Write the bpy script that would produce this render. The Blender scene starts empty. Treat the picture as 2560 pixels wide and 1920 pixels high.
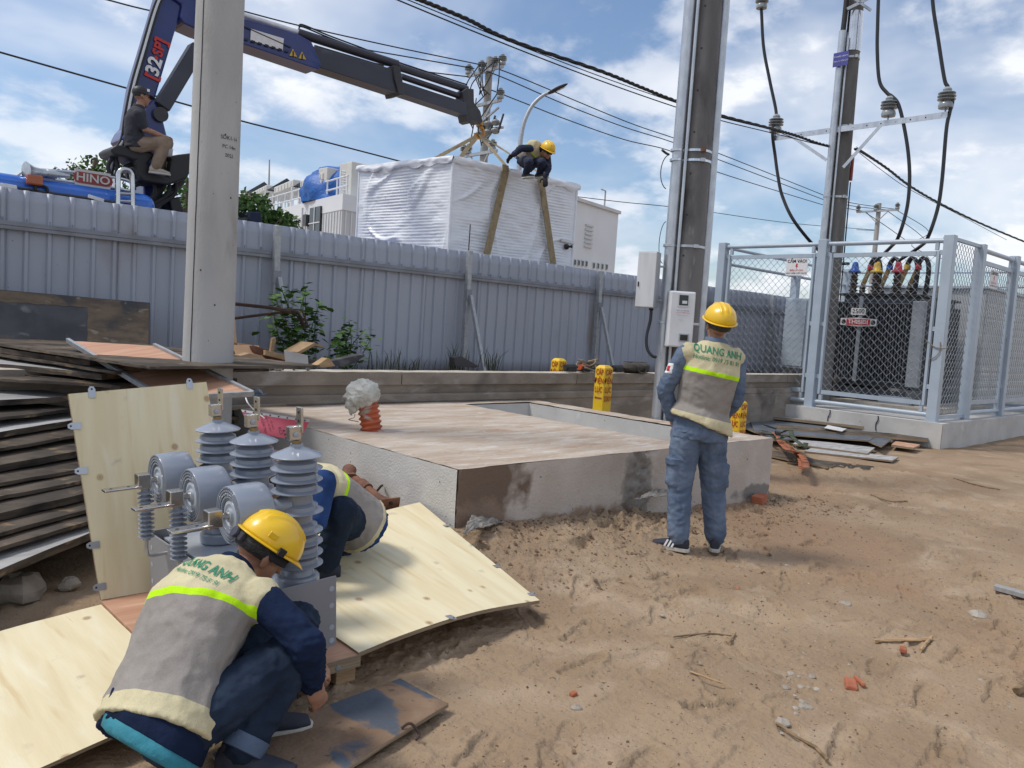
import bpy, bmesh, math, random
import numpy as np
from mathutils import Vector, Matrix, noise
from mathutils.bvhtree import BVHTree
R = math.radians
S = bpy.context.scene
COL = S.collection
random.seed(7); rng = np.random.default_rng(7)
# ------------------------------------------------------------------ camera
CAMH = 1.5
PITCH, ROLL, YAW = R(4.28), R(-3.64), R(46.75)
f0 = Vector((math.cos(YAW), math.sin(YAW), 0)); r0 = Vector((math.sin(YAW), -math.cos(YAW), 0))
FW = f0*math.cos(PITCH) - Vector((0, 0, 1))*math.sin(PITCH); d0 = FW.cross(r0)
RT = r0*math.cos(ROLL) + d0*math.sin(ROLL); DN = -r0*math.sin(ROLL) + d0*math.cos(ROLL)
CO = Vector((0, 0, CAMH))
cd = bpy.data.cameras.new('camera'); cam = bpy.data.objects.new('camera', cd); COL.objects.link(cam)
cd.sensor_fit = 'HORIZONTAL'; cd.sensor_width = 36; cd.lens = 36*2000/2560; cd.clip_start = .05; cd.clip_end = 3000
M3 = Matrix((RT, -DN, -FW)).transposed()
cam.matrix_world = Matrix.Translation(CO) @ M3.to_4x4(); S.camera = cam
# ------------------------------------------------------------------ sky and sun
SUNV = Vector((-.66, .50, 0)).normalized(); ELEV = R(58)
TOSUN = SUNV*math.cos(ELEV) + Vector((0, 0, math.sin(ELEV)))
W = bpy.data.worlds.new('World'); S.world = W; W.use_nodes = True
def world():
    t = W.node_tree; n = t.nodes; n.clear(); L = t.links.new
    out = n.new('ShaderNodeOutputWorld'); sky = n.new('ShaderNodeTexSky'); sky.sky_type = 'NISHITA'
    sky.sun_disc = False; sky.sun_elevation = ELEV; sky.sun_rotation = math.atan2(TOSUN.x, TOSUN.y)
    sky.air_density = 1.0; sky.dust_density = 1.2; sky.ozone_density = 3.0; sky.altitude = 0
    b1 = n.new('ShaderNodeBackground'); b1.inputs[1].default_value = .118; L(sky.outputs[0], b1.inputs[0])
    tc = n.new('ShaderNodeTexCoord'); sp = n.new('ShaderNodeSeparateXYZ'); L(tc.outputs['Generated'], sp.inputs[0])
    def M(op, a, b=None):
        m = n.new('ShaderNodeMath'); m.operation = op
        for i, v in enumerate((a, b)):
            if v is None: continue
            if isinstance(v, (int, float)): m.inputs[i].default_value = v
            else: L(v, m.inputs[i])
        return m.outputs[0]
    den = M('ADD', M('MAXIMUM', sp.outputs[2], 0.0), .32)
    cx = n.new('ShaderNodeCombineXYZ'); L(M('DIVIDE', sp.outputs[0], den), cx.inputs[0]); L(M('DIVIDE', sp.outputs[1], den), cx.inputs[1])
    def NZ(sc, det, rg, off, dist=0):
        mp = n.new('ShaderNodeMapping'); mp.inputs['Location'].default_value = off; L(cx.outputs[0], mp.inputs[0])
        z = n.new('ShaderNodeTexNoise'); z.inputs['Scale'].default_value = sc; z.inputs['Detail'].default_value = det
        z.inputs['Roughness'].default_value = rg; z.inputs['Distortion'].default_value = dist; L(mp.outputs[0], z.inputs['Vector']); return z.outputs[0]
    def RP(v, a, b):
        m = n.new('ShaderNodeMapRange'); m.interpolation_type = 'SMOOTHSTEP'; L(v, m.inputs[0])
        m.inputs[1].default_value = a; m.inputs[2].default_value = b; return m.outputs[0]
    veil = RP(NZ(1.3, 5, .55, (3.1, 1.7, 0), .3), .36, .66)
    puff = RP(NZ(3.0, 9, .56, (7.3, 2.2, 0), .1), .47, .60)
    fac = M('MINIMUM', M('ADD', M('MULTIPLY', veil, .70), M('MULTIPLY', puff, .62)), .95)
    shade = RP(NZ(2.1, 6, .5, (7.42, 2.05, 0)), .40, .72)
    mx = n.new('ShaderNodeMix'); mx.data_type = 'RGBA'; L(shade, mx.inputs[0])
    mx.inputs[6].default_value = (.90, .92, .96, 1); mx.inputs[7].default_value = (.70, .735, .83, 1)
    b2 = n.new('ShaderNodeBackground'); b2.inputs[1].default_value = .92; L(mx.outputs[2], b2.inputs[0])
    ms = n.new('ShaderNodeMixShader'); L(fac, ms.inputs[0]); L(b1.outputs[0], ms.inputs[1]); L(b2.outputs[0], ms.inputs[2]); L(ms.outputs[0], out.inputs[0])
world()
sl = bpy.data.lights.new('sun', 'SUN'); sl.energy = 2.0; sl.angle = R(12); sl.color = (1, .95, .87)
sun = bpy.data.objects.new('sun', sl); COL.objects.link(sun); sun.rotation_euler = TOSUN.to_track_quat('Z', 'Y').to_euler()
sun.location = (-8, 6, 14)
S.view_settings.view_transform = 'Standard'; S.view_settings.look = 'None'; S.view_settings.exposure = 0.30; S.view_settings.gamma = 1
S.render.engine = 'CYCLES'; S.render.resolution_x = 1024; S.render.resolution_y = 768
# ------------------------------------------------------------------ helpers
PX = 2560/2212
def A(x, y, z=None, X=None, Y=None, d=None):
    """photo pixel (2212 wide) -> world point on a given plane or at a given depth"""
    v = FW + RT*((x*PX-1280)/2000) + DN*((y*PX-960)/2000)
    if z is not None: t = (z-CAMH)/v.z
    elif X is not None: t = X/v.x
    elif Y is not None: t = Y/v.y
    else: t = d
    return CO + v*t
V = Vector
def V3(p): return p if isinstance(p, Vector) else Vector(p)
WM = {}
def thing(name, label, cat, loc=(0, 0, 0), rz=0, group=None):
    o = bpy.data.objects.new(name, None); COL.objects.link(o); o.empty_display_size = .1
    o.location = loc; o.rotation_euler = (0, 0, rz); o['label'] = label; o['category'] = cat
    if group: o['group'] = group
    WM[o] = Matrix.Translation(V3(loc)) @ Matrix.Rotation(rz, 4, 'Z'); return o
def tag(o, label, cat, group=None):
    o['label'] = label; o['category'] = cat
    if group: o['group'] = group
    return o
def frame_of(d, up=None):
    d = d.normalized()
    up = up or (V((0, 0, 1)) if abs(d.z) < .95 else V((1, 0, 0)))
    s = d.cross(up).normalized(); u = s.cross(d).normalized(); return s, u
class MB:
    def __init__(s): s.v = []; s.f = []; s.m = []; s.cm = 0
    def add(s, vs, fs):
        o = len(s.v); s.v += [V3(p).copy() for p in vs]; s.f += [tuple(i+o for i in f) for f in fs]; s.m += [s.cm]*len(fs); return s
    BF = ((0, 3, 2, 1), (4, 5, 6, 7), (0, 1, 5, 4), (1, 2, 6, 5), (2, 3, 7, 6), (3, 0, 4, 7))
    def box(s, c, d, M=None):
        c = V3(c); h = V3(d)/2
        vs = [V((x*h.x, y*h.y, z*h.z)) for z in (-1, 1) for x, y in ((-1, -1), (1, -1), (1, 1), (-1, 1))]
        if M: vs = [M @ p for p in vs]
        return s.add([c+p for p in vs], MB.BF)
    def bb(s, a, b):
        a = V3(a); b = V3(b); return s.box((a+b)/2, b-a)
    def bar(s, a, b, w, h, up=None):
        a = V3(a); b = V3(b); sd, u = frame_of(b-a, up)
        vs = [p+sd*(i*w/2)+u*(j*h/2) for p in (a, b) for i, j in ((-1, -1), (1, -1), (1, 1), (-1, 1))]
        return s.add(vs, ((3, 2, 1, 0), (4, 5, 6, 7), (1, 5, 4, 0), (2, 6, 5, 1), (3, 7, 6, 2), (0, 4, 7, 3)))
    def hexa(s, q0, q1):
        return s.add(list(q0)+list(q1), MB.BF)
    def slab(s, a, b, c, d, t):
        a, b, c, d = map(V3, (a, b, c, d)); n = (c-a).cross(d-b).normalized()
        q = [a, b, c, d]; return s.hexa([p-n*t for p in q], q)
    def tube(s, pts, r, n=8, caps=True):
        pts = [V3(p) for p in pts]; k = len(pts); rs = r if isinstance(r, (list, tuple)) else [r]*k
        vs = []; up = None
        for i, p in enumerate(pts):
            d = (pts[min(i+1, k-1)]-pts[max(i-1, 0)])
            if d.length < 1e-9: d = V((0, 0, 1))
            d.normalize()
            if up is None: sd, up = frame_of(d)
            else:
                sd = d.cross(up)
                if sd.length < 1e-6: sd, up = frame_of(d)
                sd.normalize(); up = sd.cross(d).normalized()
            for j in range(n):
                a = 2*math.pi*j/n; vs.append(p+(sd*math.cos(a)+up*math.sin(a))*rs[i])
        fs = [(i*n+j, i*n+(j+1) % n, (i+1)*n+(j+1) % n, (i+1)*n+j) for i in range(k-1) for j in range(n)]
        if caps: fs += [tuple(reversed(range(n))), tuple(range((k-1)*n, k*n))]
        return s.add(vs, [tuple(reversed(f)) for f in fs])
    def lathe(s, prof, n=24, base=(0, 0, 0), axis=(0, 0, 1)):
        b = V3(base); ax = V3(axis).normalized(); sd, u = frame_of(ax)
        vs = [b+ax*z+(sd*math.cos(2*math.pi*j/n)+u*math.sin(2*math.pi*j/n))*r for r, z in prof for j in range(n)]
        k = len(prof)
        fs = [(i*n+j, i*n+(j+1) % n, (i+1)*n+(j+1) % n, (i+1)*n+j) for i in range(k-1) for j in range(n)]
        if prof[0][0] > 1e-5: fs.append(tuple(reversed(range(n))))
        if prof[-1][0] > 1e-5: fs.append(tuple(range((k-1)*n, k*n)))
        return s.add(vs, fs)
    def prism(s, poly, o, ex, ey, ez):
        """2-D polygon in plane (ex,ey) at o, extruded along ez"""
        o, ex, ey, ez = map(V3, (o, ex, ey, ez)); n = len(poly)
        q = [o+ex*a+ey*b for a, b in poly]
        fs = [tuple(reversed(range(n))), tuple(range(n, 2*n))]+[(i, (i+1) % n, n+(i+1) % n, n+i) for i in range(n)]
        return s.add(q+[p+ez for p in q], fs)
    def grid(s, fn, nu, nv):
        vs = [fn(i/(nu-1), j/(nv-1)) for j in range(nv) for i in range(nu)]
        return s.add(vs, [(j*nu+i, j*nu+i+1, (j+1)*nu+i+1, (j+1)*nu+i) for j in range(nv-1) for i in range(nu-1)])
    def build(s, name, mat, parent=None, smooth=False, bevel=0, w=True, jit=0, fix=True, seg=2):
        me = bpy.data.meshes.new(name); vs = s.v
        if parent is not None and w:
            I = WM[parent].inverted(); vs = [I @ p for p in vs]
        if jit: vs = [p+V([random.uniform(-jit, jit) for _ in '012']) for p in vs]
        me.from_pydata([tuple(p) for p in vs], [], s.f)
        mats = mat if isinstance(mat, (list, tuple)) else [mat]
        for m in mats: me.materials.append(m if not isinstance(m, str) else MT[m])
        if len(mats) > 1: me.polygons.foreach_set('material_index', s.m)
        if fix:
            bm = bmesh.new(); bm.from_mesh(me); bmesh.ops.recalc_face_normals(bm, faces=bm.faces); bm.to_mesh(me); bm.free()
        return link(name, me, parent, smooth, bevel, seg)
def link(name, me, parent=None, smooth=False, bevel=0, seg=2):
    if smooth:
        me.polygons.foreach_set('use_smooth', [True]*len(me.polygons))
        try: me.set_sharp_from_angle(angle=R(40) if smooth is True else R(smooth))
        except Exception: pass
    o = bpy.data.objects.new(name, me); COL.objects.link(o)
    if parent is not None: o.parent = parent; WM[o] = WM[parent]
    else: WM[o] = Matrix.Identity(4)
    if bevel:
        b = o.modifiers.new('bevel', 'BEVEL'); b.width = bevel; b.segments = seg; b.limit_method = 'ANGLE'; b.angle_limit = R(35); b.harden_normals = False
    return o
def evalmesh(o):
    dg = bpy.context.evaluated_depsgraph_get(); return bpy.data.meshes.new_from_object(o.evaluated_get(dg))
_tc = {}
def textmesh(s, bold=0, cond=1.0):
    k = (s, bold, cond)
    if k in _tc: return _tc[k]
    c = bpy.data.curves.new('lettering', 'FONT'); c.body = s; c.size = 1; c.align_x = 'CENTER'; c.align_y = 'CENTER'; c.offset = bold; c.resolution_u = 3
    o = bpy.data.objects.new('lettering', c); COL.objects.link(o); me = evalmesh(o); bpy.data.objects.remove(o)
    vs = [(v.co.x*cond, v.co.y) for v in me.vertices]; fs = [tuple(p.vertices) for p in me.polygons]
    _tc[k] = (vs, fs); return _tc[k]
def lettering(s, o, ex, ey, size, mat, parent, bold=.02, cond=1.0, lift=.003, name='lettering', proj=None):
    """flat lettering centred at o, reading along ex, up along ey"""
    vs, fs = textmesh(s, bold, cond); o, ex, ey = V3(o), V3(ex).normalized(), V3(ey).normalized(); n = ex.cross(ey)
    q = [o+ex*(a*size)+ey*(b*size)+n*lift for a, b in vs]
    if proj: q = [proj(p) for p in q]
    return MB().add(q, fs).build(name, mat, parent, fix=False)
def fbm(x, y, sc, oct=4, seed=0):
    """vectorised value-noise fbm"""
    r = np.random.default_rng(seed); T = r.random((256, 256)); out = 0; a = 1; tot = 0
    for o in range(oct):
        u = x*sc*2**o+17.3*o; v = y*sc*2**o+5.1*o; i = np.floor(u).astype(int); j = np.floor(v).astype(int); fu = u-i; fv = v-j
        fu = fu*fu*(3-2*fu); fv = fv*fv*(3-2*fv)
        g = lambda p, q: T[p & 255, q & 255]
        out = out+a*((g(i, j)*(1-fu)+g(i+1, j)*fu)*(1-fv)+(g(i, j+1)*(1-fu)+g(i+1, j+1)*fu)*fv); tot += a; a *= .5
    return out/tot-.5
def npmesh(name, co, quads, mat, smooth=True, parent=None):
    me = bpy.data.meshes.new(name); nv = len(co); nf = len(quads)
    me.vertices.add(nv); me.vertices.foreach_set('co', np.asarray(co, np.float32).ravel())
    me.loops.add(nf*4); me.loops.foreach_set('vertex_index', np.asarray(quads, np.int32).ravel())
    me.polygons.add(nf); me.polygons.foreach_set('loop_start', np.arange(nf, dtype=np.int32)*4)
    me.polygons.foreach_set('use_smooth', np.full(nf, smooth)); me.update(calc_edges=True); me.validate()
    for m in (mat if isinstance(mat, (list, tuple)) else [mat]): me.materials.append(MT[m])
    o = bpy.data.objects.new(name, me); COL.objects.link(o)
    if parent is not None: o.parent = parent; WM[o] = WM[parent]
    else: WM[o] = Matrix.Identity(4)
    return o
def gq(nu, nv):
    i, j = np.meshgrid(np.arange(nu-1), np.arange(nv-1)); a = (j*nu+i).ravel(); return np.stack([a, a+1, a+nu+1, a+nu], 1)
def curve(pts, n=10):
    """Catmull-Rom through the points"""
    p = [V3(q) for q in pts]; p = [p[0]*2-p[1]]+p+[p[-1]*2-p[-2]]; out = []
    for i in range(1, len(p)-2):
        for k in range(n):
            t = k/n; a, b, c, d = p[i-1], p[i], p[i+1], p[i+2]
            out.append(.5*((2*b)+(c-a)*t+(2*a-5*b+4*c-d)*t*t+(3*b-a-3*c+d)*t*t*t))
    return out+[p[-2]]
def copytree(o, parent=None):
    c = o.copy(); COL.objects.link(c); WM[c] = WM.get(o, Matrix.Identity(4)); c.parent = parent
    for ch in o.children: copytree(ch, c)
    return c
# ------------------------------------------------------------------ materials
MT = {}
def mat(name, c1, c2=None, sc=4, st=(1, 1, 1), rough=.6, metal=0, bump=0, bsc=40, bst=None, ramp=(.35, .65), layers=(), spec=.5, rvar=0, coat=0, sss=0, rnd=0, det=6, bdet=5, trans=0, bdist=.01, vor=0):
    m = bpy.data.materials.new(name); MT[name] = m; m.use_nodes = True; t = m.node_tree; n = t.nodes; L = t.links.new
    p = n['Principled BSDF']; p.inputs['Roughness'].default_value = rough; p.inputs['Metallic'].default_value = metal
    p.inputs['Specular IOR Level'].default_value = spec; p.inputs['Coat Weight'].default_value = coat
    if trans: p.inputs['Transmission Weight'].default_value = trans
    if sss: p.inputs['Subsurface Weight'].default_value = sss; p.inputs['Subsurface Radius'].default_value = (.012, .005, .003)
    tc = n.new('ShaderNodeTexCoord')
    def nz(sc, st, det, dist=0, off=0):
        mp = n.new('ShaderNodeMapping'); mp.inputs['Scale'].default_value = st; mp.inputs['Location'].default_value = (off, off*1.7, off*.6); L(tc.outputs['Object'], mp.inputs[0])
        z = n.new('ShaderNodeTexNoise'); z.inputs['Scale'].default_value = sc; z.inputs['Detail'].default_value = det; z.inputs['Distortion'].default_value = dist; L(mp.outputs[0], z.inputs['Vector']); return z.outputs[0]
    def rmp(v, a, b):
        k = n.new('ShaderNodeMapRange'); k.interpolation_type = 'SMOOTHSTEP'; L(v, k.inputs[0]); k.inputs[1].default_value = a; k.inputs[2].default_value = b; return k.outputs[0]
    def mix(f, a, b):
        x = n.new('ShaderNodeMix'); x.data_type = 'RGBA'; L(f, x.inputs[0])
        for i, c in ((6, a), (7, b)):
            if isinstance(c, tuple): x.inputs[i].default_value = (*c, 1)
            else: L(c, x.inputs[i])
        return x.outputs[2]
    c2 = c2 or tuple(v*.82 for v in c1)
    col = mix(rmp(nz(sc, st, det), *ramp), tuple(c1), tuple(c2))
    for i, (c, s, stt, a, b) in enumerate(layers): col = mix(rmp(nz(s, stt, 7, .4, 3.7*(i+1)), a, b), col, tuple(c))
    if rnd:
        oi = n.new('ShaderNodeObjectInfo'); h = n.new('ShaderNodeHueSaturation'); k = n.new('ShaderNodeMapRange'); L(oi.outputs['Random'], k.inputs[0])
        k.inputs[3].default_value = 1-rnd; k.inputs[4].default_value = 1+rnd; L(k.outputs[0], h.inputs['Value']); L(col, h.inputs['Color']); col = h.outputs[0]
    L(col, p.inputs['Base Color'])
    if rvar:
        k = n.new('ShaderNodeMapRange'); L(nz(sc*2.3, st, 5, 0, 9), k.inputs[0]); k.inputs[3].default_value = rough-rvar; k.inputs[4].default_value = rough+rvar; L(k.outputs[0], p.inputs['Roughness'])
    if bump:
        b = n.new('ShaderNodeBump'); b.inputs['Strength'].default_value = bump; b.inputs['Distance'].default_value = bdist
        L(nz(bsc, bst or st, bdet, 0, 2), b.inputs['Height']); L(b.outputs[0], p.inputs['Normal'])
    m['p'] = 1
    return m
def nodes_of(name):
    t = MT[name].node_tree; return t.nodes, t.links.new, t.nodes['Principled BSDF']
O = (1, 1, 1)
mat('sand', (.325, .238, .158), (.262, .187, .121), sc=1.1, rough=.95, spec=.15, bump=.75, bsc=46, bdet=12, bdist=.014, layers=[((.37, .28, .195), 2.6, O, .48, .7), ((.19, .125, .08), 5.5, O, .60, .82), ((.29, .195, .125), .55, O, .5, .75), ((.12, .08, .055), 34, O, .66, .73), ((.16, .11, .075), 90, O, .63, .70), ((.46, .38, .29), 70, O, .68, .74)])
mat('soil', (.20, .115, .07), (.12, .068, .042), sc=5, rough=.95, spec=.1, bump=1, bsc=30, bdet=9, bdist=.03, layers=[((.26, .17, .11), 9, O, .55, .72)])
mat('clod', (.24, .155, .10), (.13, .085, .058), sc=3, rough=.95, spec=.1, bump=.6, bsc=60)
mat('terrace_soil', (.22, .17, .12), (.14, .10, .07), sc=6, rough=.95, spec=.1, bump=.8, bsc=25)
mat('concrete', (.53, .52, .50), (.45, .44, .425), sc=2.2, rough=.85, spec=.25, bump=.5, bsc=70, layers=[((.33, .30, .265), 1.4, (1, 1, .35), .55, .8), ((.14, .13, .12), 26, O, .70, .74), ((.56, .55, .53), 5, O, .6, .75)])
mat('slab_top', (.49, .415, .345), (.42, .335, .26), sc=2.0, st=(.8, 3.0, 1), rough=.9, spec=.2, bump=.8, bsc=26, bst=(.6, 5, 1), bdist=.012, ramp=(.4, .6), layers=[((.58, .545, .50), 3.2, (.9, 3.6, 1), .50, .74), ((.38, .265, .185), 2.3, (.8, 2.2, 1), .54, .78), ((.27, .19, .135), 16, (.8, 2.6, 1), .62, .76), ((.62, .60, .57), 11, (.8, 5, 1), .62, .74)])
mat('slab_front', (.54, .48, .425), (.46, .40, .345), sc=2.5, rough=.9, spec=.2, bump=.6, bsc=55, layers=[((.46, .44, .42), 4, O, .55, .75), ((.15, .14, .125), 24, O, .69, .74)])
mat('mud_stain', (.17, .125, .095), (.12, .088, .066), sc=7, rough=.8, bump=.9, bsc=25)
mat('honeycomb', (.25, .24, .225), (.14, .135, .125), sc=22, rough=.95, bump=1, bsc=40, bdist=.03)
mat('wall_render', (.285, .245, .205), (.21, .18, .15), sc=2.2, st=(1, 1, 1.6), rough=.9, spec=.2, bump=.5, bsc=40, layers=[((.34, .315, .285), 3.1, (.8, 1, 2), .5, .72), ((.14, .122, .108), 1.7, (1, 1, .8), .56, .74)])
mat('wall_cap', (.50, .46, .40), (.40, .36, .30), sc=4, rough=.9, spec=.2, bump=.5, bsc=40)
mat('fence_paint', (.355, .385, .455), (.325, .355, .42), sc=1.3, st=(1, 1, .3), rough=.42, spec=.5, bump=.12, bsc=4, rnd=.05, layers=[((.29, .315, .375), 3.2, (1, 1, .25), .58, .85), ((.10, .09, .085), 46, O, .72, .75), ((.24, .215, .20), 1.6, (1, 1, .5), .62, .85)])
mat('rail_steel', (.235, .25, .285), (.19, .20, .225), sc=5, rough=.5, metal=.3, bump=.1, bsc=30, layers=[((.16, .12, .09), 9, O, .68, .8)])
mat('galv', (.52, .545, .575), (.43, .455, .49), sc=14, st=(1, 1, .4), rough=.36, metal=.75, bump=.05, bsc=60, rvar=.08)
mat('galv_dull', (.42, .44, .46), (.34, .36, .38), sc=20, rough=.5, metal=.5, bump=.1, bsc=50)
mat('cage_paint', (.39, .455, .53), (.35, .41, .48), sc=3, rough=.38, spec=.5, bump=.04, bsc=20)
mat('mesh_wire', (.33, .36, .39), rough=.45, metal=.3)
mat('pole_concrete', (.45, .447, .44), (.385, .382, .375), sc=3, st=(1, 1, .35), rough=.85, spec=.25, bump=.35, bsc=80, layers=[((.30, .285, .265), 4, (1, 1, .25), .57, .78), ((.12, .11, .10), 34, O, .715, .745)])
mat('pole_dark', (.155, .150, .150), (.11, .107, .108), sc=4, st=(1, 1, .3), rough=.62, spec=.4, bump=.2, bsc=50, layers=[((.23, .22, .21), 11, (1, 1, .3), .64, .75), ((.05, .05, .05), 3, (1, 1, .5), .58, .75)])
mat('pole_dark2', (.165, .16, .155), (.115, .112, .108), sc=4, st=(1, 1, .3), rough=.75, spec=.3, bump=.2, bsc=50, layers=[((.24, .23, .22), 9, (1, 1, .3), .62, .75)])
mat('black', (.012, .012, .014), rough=.5); mat('black_gloss', (.014, .015, .018), rough=.28); mat('rubber', (.02, .02, .022), rough=.65, bump=.1, bsc=80)
mat('dark_metal', (.035, .035, .04), (.05, .048, .05), sc=6, rough=.45, metal=.2, bump=.05)
mat('chrome', (.62, .63, .65), rough=.18, metal=1); mat('tin', (.60, .585, .55), (.52, .5, .47), sc=30, rough=.27, metal=1, bump=.03)
mat('white_paint', (.70, .71, .72), (.62, .63, .645), sc=3, rough=.45, bump=.03)
mat('box_white', (.66, .67, .70), (.60, .61, .64), sc=6, rough=.4, bump=.04)
mat('stainless', (.66, .67, .68), (.58, .59, .60), sc=10, st=(1, 1, .2), rough=.38, metal=.35)
mat('yellow_paint', (.80, .53, .02), (.70, .44, .02), sc=5, rough=.5, bump=.15, bsc=40, layers=[((.55, .38, .10), 6, O, .62, .8)])
mat('yellow_base', (.62, .52, .28), (.5, .42, .24), sc=5, rough=.6)
mat('red_paint', (.42, .03, .02), rough=.5); mat('print_green', (.02, .25, .13), rough=.7); mat('print_black', (.03, .03, .035), rough=.7); mat('print_white', (.8, .8, .8), rough=.5)
mat('helmet_yellow', (.80, .50, .012), (.74, .44, .012), sc=6, rough=.33, coat=.25, bump=.03, bsc=90)
mat('skin', (.36, .19, .12), (.30, .15, .095), sc=20, rough=.55, sss=.08, bump=.08, bsc=90)
mat('hair', (.012, .010, .010), (.03, .026, .024), sc=60, rough=.5, bump=.6, bsc=150)
mat('denim_light', (.15, .195, .275), (.09, .125, .19), sc=5, rough=.9, spec=.15, bump=.7, bsc=16, bdist=.016, layers=[((.19, .245, .32), 4.5, O, .54, .75), ((.055, .08, .13), 8, O, .62, .8)])
mat('denim_dark', (.024, .038, .066), (.015, .024, .044), sc=6, rough=.9, spec=.15, bump=.7, bsc=17, bdist=.016, layers=[((.045, .075, .115), 5, O, .58, .8)])
mat('shirt_navy', (.012, .022, .056), (.008, .015, .038), sc=6, rough=.9, spec=.12, bump=.7, bsc=16, bdist=.016)
mat('navy', (.014, .022, .055), (.009, .014, .036), sc=6, rough=.85, bump=.2)
mat('cyan_cloth', (.035, .24, .31), (.025, .17, .23), sc=8, rough=.85, bump=.8, bsc=14, bdist=.02)
mat('khaki', (.27, .20, .145), (.21, .155, .11), sc=6, rough=.9, bump=.3, bsc=26)
mat('charcoal', (.035, .037, .048), (.025, .026, .035), sc=5, rough=.9, bump=.25, bsc=26)
mat('shoe_sole', (.55, .52, .46), rough=.7); mat('shoe_dark', (.02, .024, .04), (.03, .034, .05), sc=12, rough=.75, bump=.2); mat('shoe_pale', (.46, .41, .34), rough=.7)
mat('plywood', (.74, .66, .45), (.68, .585, .375), sc=1.2, st=(9, 1, 1), rough=.62, spec=.3, bump=.08, bsc=12, bst=(10, 1, 1), layers=[((.76, .70, .53), 2.2, (5, .8, 1), .52, .75), ((.63, .50, .29), 2.6, (7, .5, .5), .58, .76), ((.42, .29, .14), 3.0, (18, .6, .6), .71, .75), ((.45, .38, .28), 7, (1, 1, 1), .64, .80)])
mat('ply_edge', (.33, .25, .165), (.20, .145, .095), sc=3, st=(1, 1, 60), rough=.85, bump=.3, bsc=30)
mat('ply_pink', (.52, .295, .19), (.44, .235, .145), sc=2, st=(1, 9, 1), rough=.6, bump=.08, bsc=15, bst=(1, 12, 1), layers=[((.60, .39, .27), 3, (1, 7, 1), .55, .75), ((.40, .20, .12), 6, (1, 14, 1), .68, .78)])
mat('old_ply', (.125, .10, .078), (.062, .052, .043), sc=3, st=(1, 1, 6), rough=.85, spec=.2, bump=.5, bsc=30, bst=(1, 1, 6), rnd=.35, layers=[((.24, .17, .105), 5, (1, 1, 5), .58, .72), ((.03, .027, .025), 3, O, .52, .70)])
mat('grey_ply', (.38, .375, .37), (.27, .265, .26), sc=2.5, st=(1, 5, 1), rough=.85, bump=.3, bsc=25, rnd=.22, layers=[((.17, .15, .13), 4, (1, 4, 1), .58, .75)])
mat('film_ply', (.060, .060, .068), (.035, .035, .040), sc=3, rough=.5, spec=.4, bump=.2, bsc=15, layers=[((.17, .165, .17), 4.5, (1, 1, 1.6), .58, .76), ((.16, .11, .065), 2.3, (1, 1, .8), .60, .72)])
mat('film_blue', (.125, .145, .175), (.085, .098, .12), sc=4, rough=.4, spec=.4, bump=.12, bsc=20)
mat('dusty_film', (.25, .17, .115), (.20, .13, .085), sc=7, rough=.85, spec=.15, bump=.5, bsc=60, layers=[((.085, .10, .125), 3.3, (1.6, .8, 1), .52, .585), ((.115, .085, .062), 22, O, .62, .7)])
mat('raw_wood', (.40, .27, .15), (.30, .19, .10), sc=3, st=(1, 1, 6), rough=.8, bump=.3, bsc=25, rnd=.2)
mat('cardboard', (.38, .245, .145), (.33, .205, .12), sc=5, rough=.85, bump=.06)
mat('rust', (.20, .085, .048), (.12, .055, .035), sc=12, rough=.85, bump=.5, bsc=50, layers=[((.28, .17, .11), 8, O, .58, .75)])
mat('rebar', (.075, .042, .032), (.04, .028, .025), sc=12, rough=.8)
mat('epoxy', (.245, .275, .33), (.225, .255, .31), sc=3, rough=.26, spec=.5, coat=.3); mat('epoxy_light', (.42, .46, .52), rough=.3); mat('device_box', (.255, .26, .285), (.235, .24, .262), sc=2, rough=.42)
mat('orange_pipe', (.46, .105, .04), (.36, .08, .035), sc=9, rough=.55, layers=[((.42, .33, .28), 7, (1, 1, 2), .56, .66)])
mat('sack', (.56, .55, .50), (.42, .41, .36), sc=9, rough=.85, bump=.6, bsc=28, bdist=.02)
mat('pinkpaper', (.62, .105, .15), (.56, .09, .13), sc=8, rough=.45, coat=.2); mat('clear_plastic', (.62, .60, .60), rough=.25)
mat('canvas_bag', (.075, .066, .055), (.045, .04, .034), sc=12, rough=.9, bump=.6, bsc=26)
mat('rope', (.30, .26, .20), (.20, .17, .13), sc=30, rough=.95, bump=.6, bsc=80); mat('orange_plastic', (.62, .115, .03), rough=.45)
mat('brick', (.42, .145, .075), (.33, .10, .05), sc=12, rough=.9, bump=.4, bsc=50); mat('stone', (.38, .34, .29), (.27, .235, .195), sc=9, rough=.9, bump=.5, bsc=40); mat('twig', (.25, .165, .09), (.15, .10, .055), sc=20, rough=.9)
mat('crane_blue', (.013, .028, .155), (.010, .022, .12), sc=3, rough=.32, coat=.3); mat('boom_grey', (.038, .040, .058), (.030, .032, .046), sc=4, st=(.4, 1, 1), rough=.4, layers=[((.075, .07, .075), 6, (.4, 1, 1), .62, .78)])
mat('cab_blue', (.018, .135, .55), (.015, .115, .48), sc=3, rough=.28, coat=.5); mat('glass_dark', (.02, .025, .03), rough=.05, spec=.6)
mat('sling', (.33, .26, .155), (.26, .20, .115), sc=18, rough=.85, bump=.3, bsc=60, layers=[((.16, .12, .075), 4, O, .55, .72)])
mat('amber', (.45, .10, .015), rough=.25, coat=.4); mat('hook_gold', (.42, .20, .04), rough=.4, metal=.5); mat('sign_red', (.30, .045, .04), rough=.5); mat('logo_red', (.55, .02, .03), rough=.4)
mat('wrap', (.80, .825, .87), (.74, .765, .815), sc=2.5, st=(1, 1, 3), rough=.34, spec=.5, bump=.25, bsc=14, bst=(1, 1, 5), coat=.15)
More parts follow.
